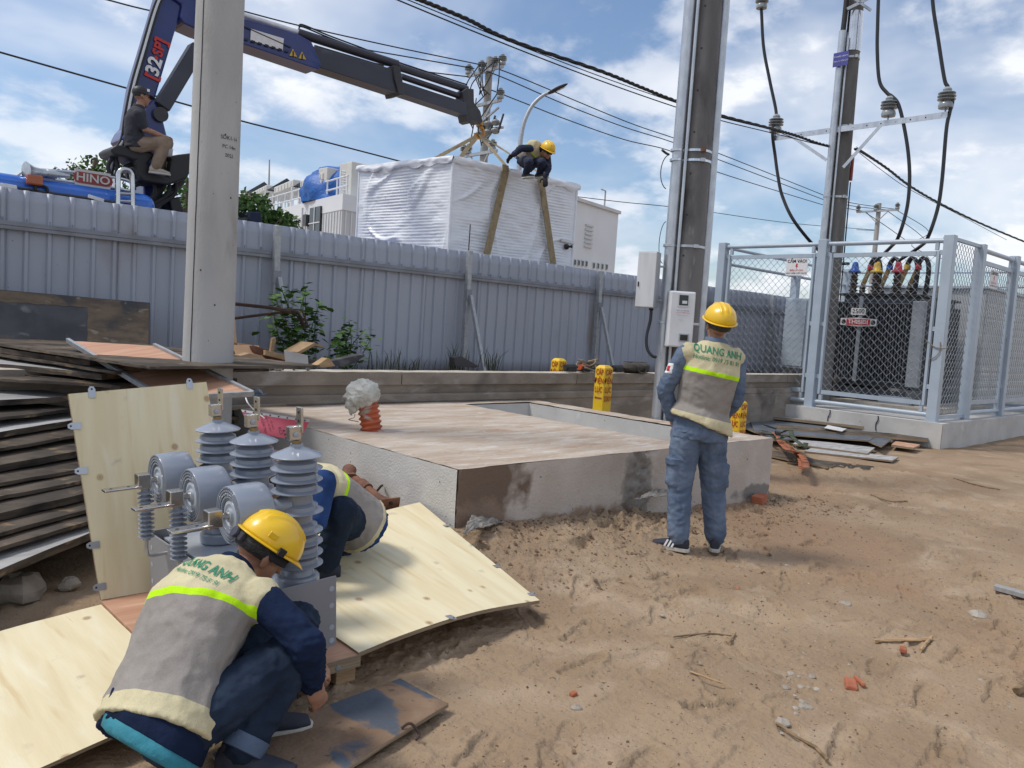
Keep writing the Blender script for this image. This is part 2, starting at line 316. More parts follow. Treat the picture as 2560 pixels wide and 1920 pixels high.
mat('building_white', (.70, .725, .76), (.65, .675, .71), sc=.4, rough=.6); mat('building_clad', (.56, .575, .59), (.50, .515, .53), sc=.5, rough=.5); mat('ac_white', (.60, .60, .57), (.53, .53, .50), sc=.8, rough=.6)
mat('tarp_blue', (.01, .12, .45), (.008, .085, .34), sc=3, rough=.5, bump=.5, bsc=5, bdist=.1); mat('win_dark', (.03, .035, .042), rough=.15)
mat('leaf', (.10, .19, .045), (.055, .12, .028), sc=6, rough=.6, spec=.3); mat('leaf_dark', (.042, .085, .032), (.026, .055, .02), sc=6, rough=.65, spec=.25); mat('grass_blade', (.045, .065, .03), (.07, .075, .04), sc=5, rough=.8); mat('bark', (.16, .12, .085), rough=.9)
mat('trafo_dark', (.085, .092, .105), (.068, .074, .085), sc=3, rough=.45); mat('trafo_grey', (.24, .26, .29), (.21, .23, .26), sc=3, rough=.45)
mat('cabinet_grey', (.40, .42, .44), (.36, .38, .40), sc=3, rough=.45); mat('cap_blue', (.01, .09, .42), rough=.4); mat('cap_yellow', (.65, .42, .03), rough=.4); mat('cap_red', (.55, .035, .06), rough=.4)
mat('bushing_brown', (.085, .065, .055), (.05, .04, .035), sc=8, rough=.35); mat('brass', (.38, .27, .12), (.27, .19, .09), sc=20, rough=.4, metal=.7); mat('porcelain', (.27, .30, .315), (.22, .245, .26), sc=8, rough=.25, coat=.3)
mat('sign_blue', (.055, .06, .30), rough=.5); mat('sign_white', (.72, .71, .72), (.66, .65, .66), sc=20, rough=.5); mat('plate_white', (.75, .75, .74), rough=.45)
mat('strap_green', (.075, .095, .055), (.05, .065, .04), sc=20, rough=.8, bump=.3); mat('strap_orange', (.42, .15, .07), (.34, .11, .05), sc=20, rough=.8, bump=.3)
mat('blue_sheet', (.05, .22, .52), (.35, .42, .5), sc=6, rough=.5); mat('red_tape', (.6, .03, .02), rough=.5); mat('far_concrete', (.36, .355, .345), rough=.85); mat('wire_black', (.018, .018, .02), rough=.6); mat('plastic_film', (.30, .275, .245), (.22, .20, .175), sc=8, rough=.3, bump=.5, bsc=20)
# ------------------------------------------------------------------ ground
SX0, SX1, SY0, SY1, ST = 3.08, 6.84, 3.70, 6.86, .60      # concrete foundation
def sstep(x, a, b):
    t = np.clip((x-a)/(b-a), 0, 1); return t*t*(3-2*t)
def base_height(x, y):
    """smooth height of the sand: bank of soil against the foundation, fading away from it"""
    dx = np.maximum(np.maximum(SX0-x, 0), x-SX1); dy = np.maximum(np.maximum(SY0-y, 0), y-SY1); dist = np.hypot(dx, dy)
    along = 1-sstep(x, 3.2, 6.2)*.85
    h = .235*along*(1-sstep(dist, 0.0, .85))
    h = h+.10*np.exp(-((x-7.6)**2+(y-3.0)**2)/1.6)*0
    return h
def ground_h(x, y, full=True):
    h = base_height(x, y)+fbm(x, y, .5, 3, 3)*.045+fbm(x, y, 2.0, 3, 5)*.014
    near = (1-sstep(np.maximum(np.maximum(SX0-x, 0), np.maximum(SY0-y, 0)), .05, .85))*(x > 2.6)
    patch = sstep(fbm(x, y, 1.1, 3, 11), .02, .22); rough = .12+.75*patch+near*1.5
    h = h+fbm(x, y, 9, 4, 8)*.013*rough+fbm(x, y, 30, 2, 14)*.009*rough
    c = fbm(x, y, 19, 3, 9); h = h+np.maximum(c-.10, 0)*.075*rough
    for sc, sd, am, wd in ((3.1, 31, .011, .020), (5.2, 37, .009, .028), (8.5, 41, .007, .04), (2.3, 47, .010, .016)):
        n = fbm(x, y, sc, 3, sd); m = sstep(fbm(x, y, 1.7, 2, sd+2), -.12, .12); h = h+sstep(n, 0, wd)*am*m*np.clip(1.6-2.6*np.abs(n), .3, 1)
    return h
FEET = []
for _ in range(250):
    x = random.uniform(.9, 9.5); y = random.uniform(-.6, 3.6); FEET.append((x, y, random.choice((0, 1))*math.pi+random.gauss(.15, .55), random.uniform(.5, 1.15)))
for k in range(16):
    FEET.append((2.0+k*.33, 1.1+.05*math.sin(k)+(.11 if k % 2 else -.11), random.gauss(.1, .12), 1.2))
def stamp(Xg, Yg, xs, ys, Z):
    for x, y, a, k in FEET:
        i0, i1 = np.searchsorted(xs, (x-.24, x+.24)); j0, j1 = np.searchsorted(ys, (y-.24, y+.24))
        if i1-i0 < 3 or j1-j0 < 3: continue
        gx = Xg[j0:j1, i0:i1]-x; gy = Yg[j0:j1, i0:i1]-y; u = gx*math.cos(a)+gy*math.sin(a); v = -gx*math.sin(a)+gy*math.cos(a)
        hw = .047+.012*np.clip(u/.13, -1, 1)-.010*np.exp(-((u+.02)/.03)**2)
        q = np.sqrt((u/.145)**4+(v/hw)**4)**.5; w = fbm(gx+x, gy+y, 7, 2, 4)+.5
        dep = -(1-sstep(q, .90, 1.03))*.016*k+np.exp(-((q-1.12)/.10)**2)*.015*k*np.clip(w*1.9-.35, 0, 1)
        tread = np.where(q < .86, np.sin(u*2*math.pi/.036)*.0022*np.clip(w*2-.6, 0, 1), 0)
        Z[j0:j1, i0:i1] = Z[j0:j1, i0:i1]*(1-.4*np.clip(1-q, 0, 1))+dep+tread
def ground():
    F = (1.15, 6.35, .15, 3.66)
    for nm, (x0, x1, y0, y1, s) in (('ground', (*F, .0095)), ('outer_ground', (.45, 10.4, -.75, 4.75, .028))):
        xs = np.arange(x0, x1, s); ys = np.arange(y0, y1, s); Xg, Yg = np.meshgrid(xs, ys); Z = ground_h(Xg, Yg); stamp(Xg, Yg, xs, ys, Z)
        for (px, py, rr, dp) in ((1655, 1330, .10, .06), (1585, 1312, .09, .035)):
            p = A(px, py, z=0); Z -= dp*np.exp(-(((Xg-p.x)**2+(Yg-p.y)**2)/rr**2))
        if nm == 'outer_ground':
            ins = (Xg > F[0]+.03) & (Xg < F[1]-.04) & (Yg > F[2]+.03) & (Yg < F[3]-.04); Z = np.where(ins, -.3, Z)
            e = np.minimum(np.minimum(Xg-x0, x1-Xg), np.minimum(Yg-y0, y1-Yg)); Z = Z*sstep(e, 0, .4)-.05*(1-sstep(e, 0, .25))
        o = npmesh(nm, np.stack([Xg, Yg, Z], 2).reshape(-1, 3), gq(len(xs), len(ys)), 'sand'); o['kind'] = 'structure'
    # the wide sheet to the horizon
    xs = np.concatenate([np.linspace(-1500, -20, 24), np.arange(-16, 32, .14), np.linspace(36, 1500, 24)]); ys = np.concatenate([np.linspace(-1500, -20, 24), np.arange(-14, 24, .14), np.linspace(28, 1500, 24)])
    Xg, Yg = np.meshgrid(xs, ys); Z = fbm(Xg, Yg, .55, 3, 3)*.05+fbm(Xg, Yg, 2.2, 3, 5)*.034
    ins = (Xg > x0+.3) & (Xg < x1-.3) & (Yg > y0+.3) & (Yg < y1-.3); Z = np.where(ins, -.45, Z)
    o = npmesh('surrounding_ground', np.stack([Xg, Yg, Z], 2).reshape(-1, 3), gq(len(xs), len(ys)), 'sand'); o['kind'] = 'structure'
ground()
def gz(x, y): return float(ground_h(np.array([x]), np.array([y]))[0])
def clods(name, mt, n, fn, smin, smax):
    b = MB(); ico = [V((0, 0, 1)), V((1, 0, 0)), V((0, 1, 0)), V((-1, 0, 0)), V((0, -1, 0)), V((0, 0, -.5))]
    fs = ((0, 1, 2), (0, 2, 3), (0, 3, 4), (0, 4, 1), (2, 1, 5), (3, 2, 5), (4, 3, 5), (1, 4, 5))
    pts = [fn() for _ in range(n)]; hs = ground_h(np.array([p[0] for p in pts]), np.array([p[1] for p in pts]))
    for (x, y), h in zip(pts, hs):
        s = smin*(smax/smin)**(random.random()**2.2); M = Matrix.Rotation(random.uniform(0, 6.3), 3, 'Z')
        b.add([V((x, y, h))+M @ V((p.x*s*random.uniform(.6, 1.4), p.y*s*random.uniform(.6, 1.3), p.z*s*random.uniform(.4, .9))) for p in ico], fs)
    o = b.build(name, mt, None, smooth=60, fix=False); o['kind'] = 'stuff'; return o
def rnd_ground(): return (random.uniform(1.2, 8.6), random.uniform(-.4, 3.6))
def rnd_bank():
    while True:
        x = random.uniform(3.0, 7.4); y = 3.68-abs(random.gauss(0, .42))
        if y < 3.66: return (x, y)
c = clods('soil_clods', 'clod', 7500, rnd_ground, .002, .010); c['label'] = 'small crumbs of dry soil scattered over the sand'
c = clods('bank_clods', 'clod', 2200, rnd_bank, .004, .020); c['label'] = 'dark clods of dug soil heaped along the foundation'
c = clods('grit', 'stone', 700, rnd_ground, .003, .012); c['label'] = 'pale grit lying in the trampled sand'
# ------------------------------------------------------------------ concrete foundation with a cable pit
def foundation():
    t = thing('concrete_foundation', 'low grey concrete foundation slab with an open cable pit and dusty top', 'foundation', (4.96, 3.7, 0))
    px0, px1, py0, py1 = 5.57, 6.56, 3.92, 6.66; zb = -.3
    def gridface(b, o, ex, ey, nu, nv, amp, seed, nrm):
        o, ex, ey, nrm = map(V3, (o, ex, ey, nrm))
        b.grid(lambda u, v: o+ex*u+ey*v+nrm*(noise.fractal((o+ex*u+ey*v)*3+V((seed, 0, 0)), 1, 2, 5)*amp), nu, nv)
    b = MB()
    for (xa, xb, ya, yb) in ((SX0, px0, SY0+.06, SY1), (px1, SX1, SY0+.06, SY1), (px0, px1, SY0+.06, py0), (px0, px1, py1, SY1)):
        b.bb((xa, ya, zb), (xb, yb, ST-.012))
    b.bb((px0, py0, zb), (px1, py1, .12))
    b.build('core', 'concrete', t)
    def top(xa, xb, ya, yb, nm):
        c = MB(); c.grid(lambda u, v: V((xa+(xb-xa)*u, ya+(yb-ya)*v, ST+noise.fractal(V((xa+(xb-xa)*u, (ya+(yb-ya)*v)*2, 0))*2.2, 1, 2, 4)*.006)), max(3, int((xb-xa)/.05)), max(3, int((yb-ya)/.05)))
        c.build(nm, 'slab_top', t, smooth=True)
    top(SX0, px0, SY0, SY1, 'top_surface'); top(px1, SX1, SY0, SY1, 'rim'); top(px0, px1, SY0, py0, 'rim'); top(px0, px1, py1, SY1, 'rim')
    c = MB(); gridface(c, (SX0-.006, SY1, zb), (0, SY0-SY1, 0), (0, 0, ST-zb-.002), 90, 26, .005, 3, (-1, 0, 0)); c.build('side_face', 'concrete', t, smooth=True)
    # chipped corner edge and rough front face: honeycombed band, mud smear
    def fr(u, v):
        x = SX0+(SX1-SX0)*u; z = zb+(ST-zb)*v; a = .004*noise.fractal(V((x*4, 7, z*4)), 1, 2, 5)
        hb = math.exp(-((x-4.85-.25*(z-.3))/.16)**2)*max(0, noise.fractal(V((x*14, 3, z*14)), 1, 2, 4)+.35)*.035
        chip = .02*max(0, noise.noise(V((x*9, z*25, 4))))*math.exp(-(x-SX0)/.025)
        return V((x, SY0-.006-a+hb+chip, z))
    c = MB(); c.grid(fr, 300, 70); o = c.build('front_face', ['slab_front'], t, smooth=True)
    # colour patches of the front face as real stains with a shape of their own
    n, L, p = nodes_of('slab_front')
    base = p.inputs['Base Color'].links[0].from_socket; tc = n.new('ShaderNodeTexCoord'); sp = n.new('ShaderNodeSeparateXYZ'); L(tc.outputs['Object'], sp.inputs[0])
    nz = n.new('ShaderNodeTexNoise'); nz.inputs['Scale'].default_value = 6; nz.inputs['Detail'].default_value = 7; L(tc.outputs['Object'], nz.inputs['Vector'])
    def M(op, a, b=None):
        m = n.new('ShaderNodeMath'); m.operation = op
        for i, v in enumerate((a, b)):
            if v is None: continue
            if isinstance(v, (int, float)): m.inputs[i].default_value = v
            else: L(v, m.inputs[i])
        return m.outputs[0]
    def blob(cx, cz, rx, rz, col, base, k=1.1, lo=.55, hi=1.15):
        dx = M('DIVIDE', M('SUBTRACT', sp.outputs[0], cx-4.96), rx); dz = M('DIVIDE', M('SUBTRACT', sp.outputs[2], cz), rz)
        r = M('ADD', M('ADD', M('MULTIPLY', dx, dx), M('MULTIPLY', dz, dz)), M('MULTIPLY', M('SUBTRACT', nz.outputs[0], .5), k*2.4))
        k2 = n.new('ShaderNodeMapRange'); L(r, k2.inputs[0]); k2.inputs[1].default_value = lo; k2.inputs[2].default_value = hi; k2.inputs[3].default_value = 1; k2.inputs[4].default_value = 0
        mx = n.new('ShaderNodeMix'); mx.data_type = 'RGBA'; L(k2.outputs[0], mx.inputs[0]); L(base, mx.inputs[6]); mx.inputs[7].default_value = (*col, 1); return mx.outputs[2]
    c = blob(3.22, .50, .48, .30, (.17, .122, .092), base); c = blob(3.2, .2, .35, .2, (.25, .18, .135), c); c = blob(4.85, .33, .19, .42, (.27, .25, .225), c, 1.3); c = blob(6.6, .12, .35, .07, (.24, .22, .20), c, 1.3)
    c = blob(4.1, .12, .8, .12, (.30, .215, .155), c); L(c, p.inputs['Base Color'])
foundation()
# ------------------------------------------------------------------ retaining wall and terrace behind it
def retaining_wall():
    Y0, Y1, x0, x1, zt = 6.90, 7.12, -6, 18.5, .925
    t = thing('retaining_wall', 'long low rendered concrete wall behind the foundation', 'wall', (5, 7, 0))
    def f(u, v):
        x = x0+(x1-x0)*u; z = -.2+(zt-.2+.2-.03)*v*1.0; a = .006*noise.fractal(V((x*2, 1, z*5)), 1, 2, 4); return V((x, Y0-a-(.012 if .685 > z > .0 else 0)+(.010 if z < .60 else 0), z))
    c = MB(); c.grid(f, 420, 46); c.build('rendered_face', 'wall_render', t, smooth=20)
    MB().bb((x0, Y0+.03, -.2), (x1, Y1, zt-.05)).build('wall_core', 'wall_render', t)
    for i in range(9):
        xa = x0+(x1-x0)*i/9; xb = x0+(x1-x0)*(i+1)/9-.012
        c = MB(); c.grid(lambda u, v: V((xa+(xb-xa)*u, Y0-.022+(Y1-Y0+.05)*v, zt+noise.fractal(V(((xa+(xb-xa)*u)*3, v*2, 2)), 1, 2, 4)*.006)), 60, 5)
        c.grid(lambda u, v: V((xa+(xb-xa)*u, Y0-.022+.003*noise.noise(V((xa*5+u*12, v, 0))), zt-.13*v+noise.fractal(V(((xa+(xb-xa)*u)*3, 0, 2)), 1, 2, 4)*.006*(1-v))), 60, 4)
        c.bb((xa, Y0-.018, zt-.13), (xb, Y1+.02, zt-.012)); c.build('capping', ['wall_cap' if False else 'wall_render', 'wall_cap'], t)
        o = t.children[-1] if t.children else None
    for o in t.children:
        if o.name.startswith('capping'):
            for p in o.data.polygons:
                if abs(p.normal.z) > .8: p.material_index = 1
    x = np.linspace(-8, 19, 190); y = np.linspace(7.1, 10.2, 30); Xg, Yg = np.meshgrid(x, y); Z = .73+fbm(Xg, Yg, 1.5, 4, 21)*.12+.1*(1-sstep(Yg, 7.1, 7.9))
    o = npmesh('raised_earth', np.stack([Xg, Yg, Z], 2).reshape(-1, 3), gq(190, 30), 'terrace_soil'); o['kind'] = 'structure'
retaining_wall()
# ------------------------------------------------------------------ corrugated sheet fence
FY, FT = 9.0, 2.49
def fence():
    t = thing('site_fence', 'long blue grey corrugated metal sheet fence behind the low wall', 'fence', (6, FY, .8))
    pitch = .2
    def sheet(xa, n, dz, dy):
        prof = []
        for k in range(n):
            x = xa+k*pitch; prof += [(x, 0), (x+.045, 0), (x+.1, 0), (x+.142, 0), (x+.155, -.026), (x+.182, -.026)]
        prof += [(xa+n*pitch+.012, 0)]
        b = MB(); zs = (.70, .95, 1.25, 1.55, 1.85, FT-.335, FT-.30, FT-.12, FT+dz); m = len(prof)
        vs = [V((x, FY+y+dy+.002*math.sin(x*3+z*2)+.009*noise.noise(V((x*1.7, 3, z*2.2))), z+(0 if z < FT-.1 else .004*math.sin(x*1.7)))) for z in zs for x, y in prof]
        b.add(vs, [(j*m+i, j*m+i+1, (j+1)*m+i+1, (j+1)*m+i) for j in range(len(zs)-1) for i in range(m-1)])
        o = b.build('corrugated_sheet', 'fence_paint', t, smooth=25, fix=False)
        s = o.modifiers.new('thick', 'SOLIDIFY'); s.thickness = .003; s.offset = 0
        b = MB()
        for k in range(n):
            for z in (FT-.30, FT-.285): b.box((xa+k*pitch+.168, FY-.030+dy, z), (.016, .012, .010))
        q = b.build('screw_heads', 'rail_steel', o); q['kind'] = 'stuff'
    xa = -2.3; i = 0
    while xa < 17.5: sheet(xa, 5, random.uniform(-.006, .006), (.004 if i % 2 else 0)); xa += 1.0; i += 1
    posts = [-1.47, 1.47, 4.42, 7.365, 10.22, 13.1, 15.9]
    for a, bx in zip([-2.5]+posts, posts+[17.6]):
        b = MB(); z = FT-.335
        b.bb((a+.03, FY-.075, z-.02), (bx-.03, FY-.028, z+.02)); b.bb((a+.03, FY-.072, z-.024), (bx-.03, FY-.066, z-.058)); b.build('rail', 'rail_steel', t)
    for k, x in enumerate(posts):
        MB().bb((x-.035, FY-.155, .70), (x+.035, FY-.08, FT-.02+.03*(k % 2))).build('post', 'galv_dull', t, bevel=.004)
        MB().bar((x+.02, FY-.17, FT-.62), (x+.10, FY-.50, .74), .05, .05).build('brace', 'galv_dull', t, bevel=.003)
        MB().box((x, FY-.16, FT-.62), (.10, .012, .16)).build('bracket', 'rail_steel', t)
    x = 7.34; MB().tube([(x, FY-.12, FT-.1), (x+.005, FY-.12, FT+.38)], .008, 6).build('rebar_stub', 'rebar', t)
fence()
# ------------------------------------------------------------------ poles
UZ = V((0, 0, 1)); F0 = f0.copy(); R0 = r0.copy()
def zm(ox, oy, sc): return lambda x, y: ((ox+x/sc)/PX, (oy+y/sc)/PX)
z4, z5, z6, z3, z2, z1 = zm(1500, 0, 2.963), zm(1960, 0, 2.765), zm(1780, 540, 2.765), zm(1040, 200, 3.19), zm(560, 0, 2.304), zm(0, 0, 2.592)
def cyl_proj(c, rad):
    def f(p):
        ax = V((c.x, c.y, p.z)); d = p-ax; d.z = 0; d.normalize(); return ax+d*(rad(p.z)+.003)
    return f
def concrete_pole():
    c = A(452, 700, d=6.1); c.z = 0
    t = thing('concrete_utility_pole', 'pale grey round concrete utility pole left of the foundation', 'utility pole', c)
    rad = lambda z: .190-.0056*z
    def f(u, v):
        a = 2*math.pi*u; z = -.3+11*v; r = rad(z)+.0015*noise.noise(V((math.cos(a)*3, math.sin(a)*3, z*3))); return c+V((math.cos(a)*r, math.sin(a)*r, z))
    b = MB(); b.grid(f, 49, 80); b.build('shaft', 'pole_concrete', t, smooth=True, fix=False)
    def seam(off, wav):
        pts = []
        for i in range(160):
            z = .2+i*.05; d = (-F0*math.cos(off)+R0*math.sin(off)); r = rad(z); tt = off+wav*noise.noise(V((0, off*9, z*6)))
            d = -F0*math.cos(tt)+R0*math.sin(tt); pts.append(c+V((d.x*r, d.y*r, z)))
        return pts
    MB().tube(seam(-.36, .016), .0042, 5).build('mould_seam', 'print_black', t)
    for z, off in ((1.35, -1.3), (1.62, -1.25), (2.1, -1.25), (2.55, -1.22), (3.05, -1.25), (1.75, -.05), (2.3, 1.1), (3.4, -1.2), (1.5, .55), (2.75, .75)):
        d = -F0*math.cos(off)+R0*math.sin(off); p = c+d*(rad(z)-.002); p.z = z
        MB().lathe([(.008, 0), (.0065, .003), (0, .003)], 8, p, d).build('tie_hole', 'black', t)
    off = .95; d = -F0*math.cos(off)+R0*math.sin(off); ex = UZ.cross(d).normalized()
    for s, y, sz in (('SDK1-14', 303, .040), ('PC 14m', 322, .036), ('2022', 340, .036)):
        q = A(508, y, d=5.95); p = c+d*rad(q.z); p.z = q.z
        lettering(s, p, ex, UZ, sz, 'print_black', t, bold=0, proj=cyl_proj(c, rad))
concrete_pole()
def mid_pole():
    c = A(1474, 700, d=8.5); c.z = 0
    t = thing('dark_concrete_pole', 'tall dark concrete pole flanked by two galvanised conduits beside the standing man', 'utility pole', c)
    rad = lambda z: .178-.0060*z
    b = MB(); b.lathe([(rad(z), z) for z in (-.3, 0, 2, 4, 6, 8, 11)], 40, c); b.build('shaft', 'pole_dark', t, smooth=True)
    def pipe(lat, dep, r, z0, z1, lean):
        p0 = c+R0*lat+F0*dep; pts = [p0+V((0, 0, z0)), p0+V((0, 0, z1))+R0*lean]
        MB().tube(pts, r, 20).build('conduit', 'galv', t, smooth=True)
    pipe(-.205, -.06, .062, -.1, 9.5, .03); pipe(.200, .05, .055, .0, 9.5, -.03); pipe(-.135, -.135, .017, .3, 9.5, .02)
    for z in (1.62, 2.42, 3.30, 3.40, 5.3):
        for o, r in ((V((0, 0, 0)), rad(z)+.006), (R0*-.205-F0*.06, .068)):
            b = MB(); n = 28; q = c+o; q.z = z
            b.lathe([(r, -.014), (r+.004, -.012), (r+.004, .012), (r, .014)], n, q); b.build('strap', 'chrome' if z > 3 else 'galv', t, smooth=True)
        q = c-F0*(rad(z)+.012)+R0*.04; q.z = z; MB().box(q, (.05, .03, .035), Matrix((R0, F0, UZ)).transposed()).build('clamp_bolt', 'rust' if z == 3.4 else 'galv', t)
    for k in range(9):
        z = 1.9+k*.42; off = -.5+.02*k; d = -F0*math.cos(off)+R0*math.sin(off); p = c+d*(rad(z)-.001); p.z = z
        MB().lathe([(.011, 0), (.009, .003), (0, .003)], 10, p, d).build('bolt_hole', 'black', t)
    ring = [c-R0*.27-F0*.05+V((0, 0, 3.18))-R0*.09*math.sin(a)+V((0, 0, .18*math.cos(a))) for a in np.linspace(.3, 2.9, 14)]
    MB().tube(ring, .005, 5).build('loose_wire', 'wire_black', t)
    ring = [c-R0*.26-F0*.05+V((0, 0, 2.45))-R0*.06*math.sin(a)+V((0, 0, .22*math.cos(a))) for a in np.linspace(.1, 3.0, 14)]
    MB().tube(ring, .004, 5).build('loose_wire', 'wire_black', t)
    b = MB(); q = c-R0*.205-F0*.06; q.z = .42; b.lathe([(.066, -.02), (.085, -.012), (.085, .012), (.066, .02)], 16, q); b.build('red_collar', 'red_tape', t, smooth=True)
    return c
MP = mid_pole()
def meter_box():
    Mx = Matrix((R0, F0, UZ)).transposed()
    a = A(1448, 630, d=8.25); bl = A(1437, 750, d=8.25); cz = (a.z+bl.z)/2; h = a.z-bl.z
    c = A(1469, 690, d=8.27); w = .262
    t = thing('meter_box', 'white plastic electricity meter box strapped to the dark pole', 'meter box', (c.x, c.y, c.z-h/2))
    MB().box(c, (w, .13, h), Mx).build('case', 'box_white', t, bevel=.012)
    MB().box(c-F0*.072, (w-.02, .018, h-.02), Mx).build('door', 'white_paint', t, bevel=.006)
    def on(x, z, wd, hg, nm, m, dp=.085, th=.008):
        return MB().box(c-F0*dp+R0*x+UZ*z, (wd, th, hg), Mx).build(nm, m, t, bevel=.002)
    on(.005, .195, .125, .14, 'window_frame', 'stainless'); on(.005, .195, .092, .105, 'window_pane', 'glass_dark', .0905)
    on(.015, .175, .05, .03, 'dial', 'stainless', .0955, .002)
    on(.035, -.185, .105, .085, 'hatch_frame', 'cabinet_grey'); on(.035, -.185, .078, .058, 'hatch_pane', 'glass_dark', .0905)
    on(.005, .075, .125, .062, 'sticker', 'sign_white', .0835, .004)
    lettering('ĐIỆN LỰC: 1900 9000', c-F0*.087+R0*.005+UZ*.088, R0, UZ, .0135, 'sign_blue', t, bold=.0)
    lettering('SỬA CHỮA ĐIỆN 24/24', c-F0*.087+R0*.005+UZ*.066, R0, UZ, .0135, 'logo_red', t, bold=.0)
    MB().lathe([(.012, 0), (.012, .006), (0, .006)], 12, c-F0*.082+UZ*.0-R0*.01, -F0).build('lock', 'stainless', t)
meter_box()
def steel_cabinet():
    Mx = Matrix((R0, F0, UZ)).transposed(); a = A(1400, 605, d=8.35)
    h = 120/1728*8.35; t = thing('steel_cabinet', 'narrow grey steel cabinet hung on the left side of the dark pole', 'cabinet', (a.x, a.y, a.z-h/2))
    rot = Matrix.Rotation(R(-24), 3, 'Z') @ Mx
    MB().box(a, (.20, .16, h), rot).build('body', 'cabinet_grey', t, bevel=.005)
    n = rot @ V((0, -1, 0)); MB().box(a+n*.086, (.192, .012, h-.015), rot).build('door', 'stainless', t, bevel=.004)
    MB().box(a+n*.094+rot @ V((-.075, 0, -.05)), (.012, .014, .05), rot).build('handle', 'black', t)
    MB().bar(a+R0*.05+UZ*.15, MP+V((0, 0, a.z+.15)), .03, .02).build('bracket', 'galv_dull', t); MB().bar(a+R0*.05-UZ*.2, MP+V((0, 0, a.z-.2)), .03, .02).build('bracket', 'galv_dull', t)
    pts = curve([A(1407, 663, d=8.38), A(1405, 690, d=8.38), A(1397, 725, d=8.36), A(1398, 752, d=8.33), A(1408, 768, d=8.3), A(1418, 772, d=8.3)])
    MB().tube(pts, .016, 10).build('cable', 'black_gloss', t, smooth=True)
    q = A(1407, 664, d=8.38); MB().lathe([(.024, -.03), (.024, .01), (.03, .012), (.03, .03)], 10, q).build('gland', 'rubber', t)
steel_cabinet()
def pin_insulator(b, base, k=1.0):
    prof = [(.02, 0), (.11, .012), (.118, .05), (.105, .10), (.062, .125), (.135, .145), (.138, .155), (.07, .175), (.138, .195), (.14, .205), (.068, .225), (.132, .245), (.13, .255), (.062, .28), (.07, .31), (.045, .345), (0, .35)]
    b.lathe([(r*k, z*k) for r, z in prof], 22, base)
RP = V((14.15, 6.81, 0))
def right_pole():
    c = RP
    t = thing('crossarm_pole', 'dark concrete pole with crossarm and pin insulators inside the mesh cage', 'utility pole', (c.x, c.y, .4))
    rad = lambda z: .205-.0085*z
    MB().lathe([(rad(z), z) for z in (.3, 2, 4, 6, 8, 9.5)], 36, c).build('shaft', 'pole_dark2', t, smooth=True)
    zt = A(*z5(405, 235), X=c.x-.1).z
    lean = R0*.03
    MB().tube([c-R0*.225-F0*.10+V((0, 0, .4)), c-R0*.215-F0*.10+V((0, 0, zt))], .062, 18).build('conduit', 'galv', t, smooth=True)
    MB().tube([c-R0*.14-F0*.17+V((0, 0, .4)), c-R0*.135-F0*.17+V((0, 0, zt-.1))], .017, 8).build('conduit', 'galv', t, smooth=True)
    MB().tube(curve([c-R0*.215-F0*.10+V((0, 0, zt-.1)), c-R0*.20-F0*.1+V((0, 0, zt+.5)), c-R0*.19-F0*.1+V((0, 0, 9.4))]), .045, 10).build('cable', 'rubber', t, smooth=True)
    za = A(*z5(500, 335), X=c.x-.15).z; zb = A(*z5(510, 60), X=c.x-.15).z
    MB().lathe([(rad(za)+.004, 0), (rad(za)+.012, .003), (rad(zb)+.012, zb-za), (rad(zb)+.004, zb-za)], 30, c+UZ*za).build('steel_sleeve', 'chrome', t, smooth=True)
    for yy in (385, 1350, 860):
        z = A(*z5(470, yy), X=c.x-.15).z; MB().lathe([(rad(z)+.004, -.02), (rad(z)+.012, -.018), (rad(z)+.012, .018), (rad(z)+.004, .02)], 26, c+UZ*z).build('strap', 'galv', t, smooth=True)
        if yy != 860: MB().lathe([(.066, -.02), (.07, -.018), (.07, .018), (.066, .02)], 16, c-R0*.222-F0*.10+UZ*z).build('strap', 'galv', t, smooth=True)
        MB().box(c-F0*(rad(z)+.02)+R0*.05+UZ*z, (.07, .04, .05)).build('clamp_bolt', 'galv_dull', t)
    z = A(*z5(490, 20), X=c.x-.2).z
    for s in (-1, 1): MB().bar(c-F0*.22-R0*.22+UZ*(z-s*.12), c-F0*.22+R0*.20+UZ*(z+s*.12), .02, .05).build('cross_bracket', 'galv', t, bevel=.004)
    # crossarm along the y axis
    xa = 14.0; pa, pb = A(1672, 303, X=xa), A(2050, 247, X=xa); pa.z = pb.z = 5.30; xa2 = c.x-rad(5.3)-.05; pa.x = pb.x = xa2
    b = MB(); b.bar(pa, pb, .008, .095); b.bar(pa+V((.04, 0, .044)), pb+V((.04, 0, .044)), .085, .008); b.build('crossarm', 'galv', t)
    for s, yy in ((1, pa.y-.42), (-1, pb.y+1.05)):
        MB().bar(V((xa2-.012, yy, 5.27)), V((xa2-.012, c.y+s*.16, 4.78 if s > 0 else 4.62)), .01, .055).build('crossarm_brace', 'galv', t)
    for i in range(13):
        f = i/12; q = pa.lerp(pb, .03+.94*f); MB().lathe([(.013, 0), (.011, .004), (0, .004)], 8, q-V((.004, 0, 0)), (-1, 0, 0)).build('bolt', 'black' if i % 3 else 'galv_dull', t)
    INS = []
    for yy in (pa.y-.03, A(1922, 235, X=xa).y, pb.y+.05):
        q = V((xa2+.03, yy, 5.35)); INS.append(q); MB().tube([q-UZ*.06, q+UZ*.06], .014, 8).build('insulator_pin', 'galv_dull', t)
        b = MB(); pin_insulator(b, q+UZ*.05, 1.0); b.build('insulator', 'porcelain', t, smooth=50)
    # blue notice plate
    q = A(*z5(392, 408), X=c.x-.32); ex = A(*z5(445, 390), X=c.x-.32)-A(*z5(340, 428), X=c.x-.32); ex.normalize()
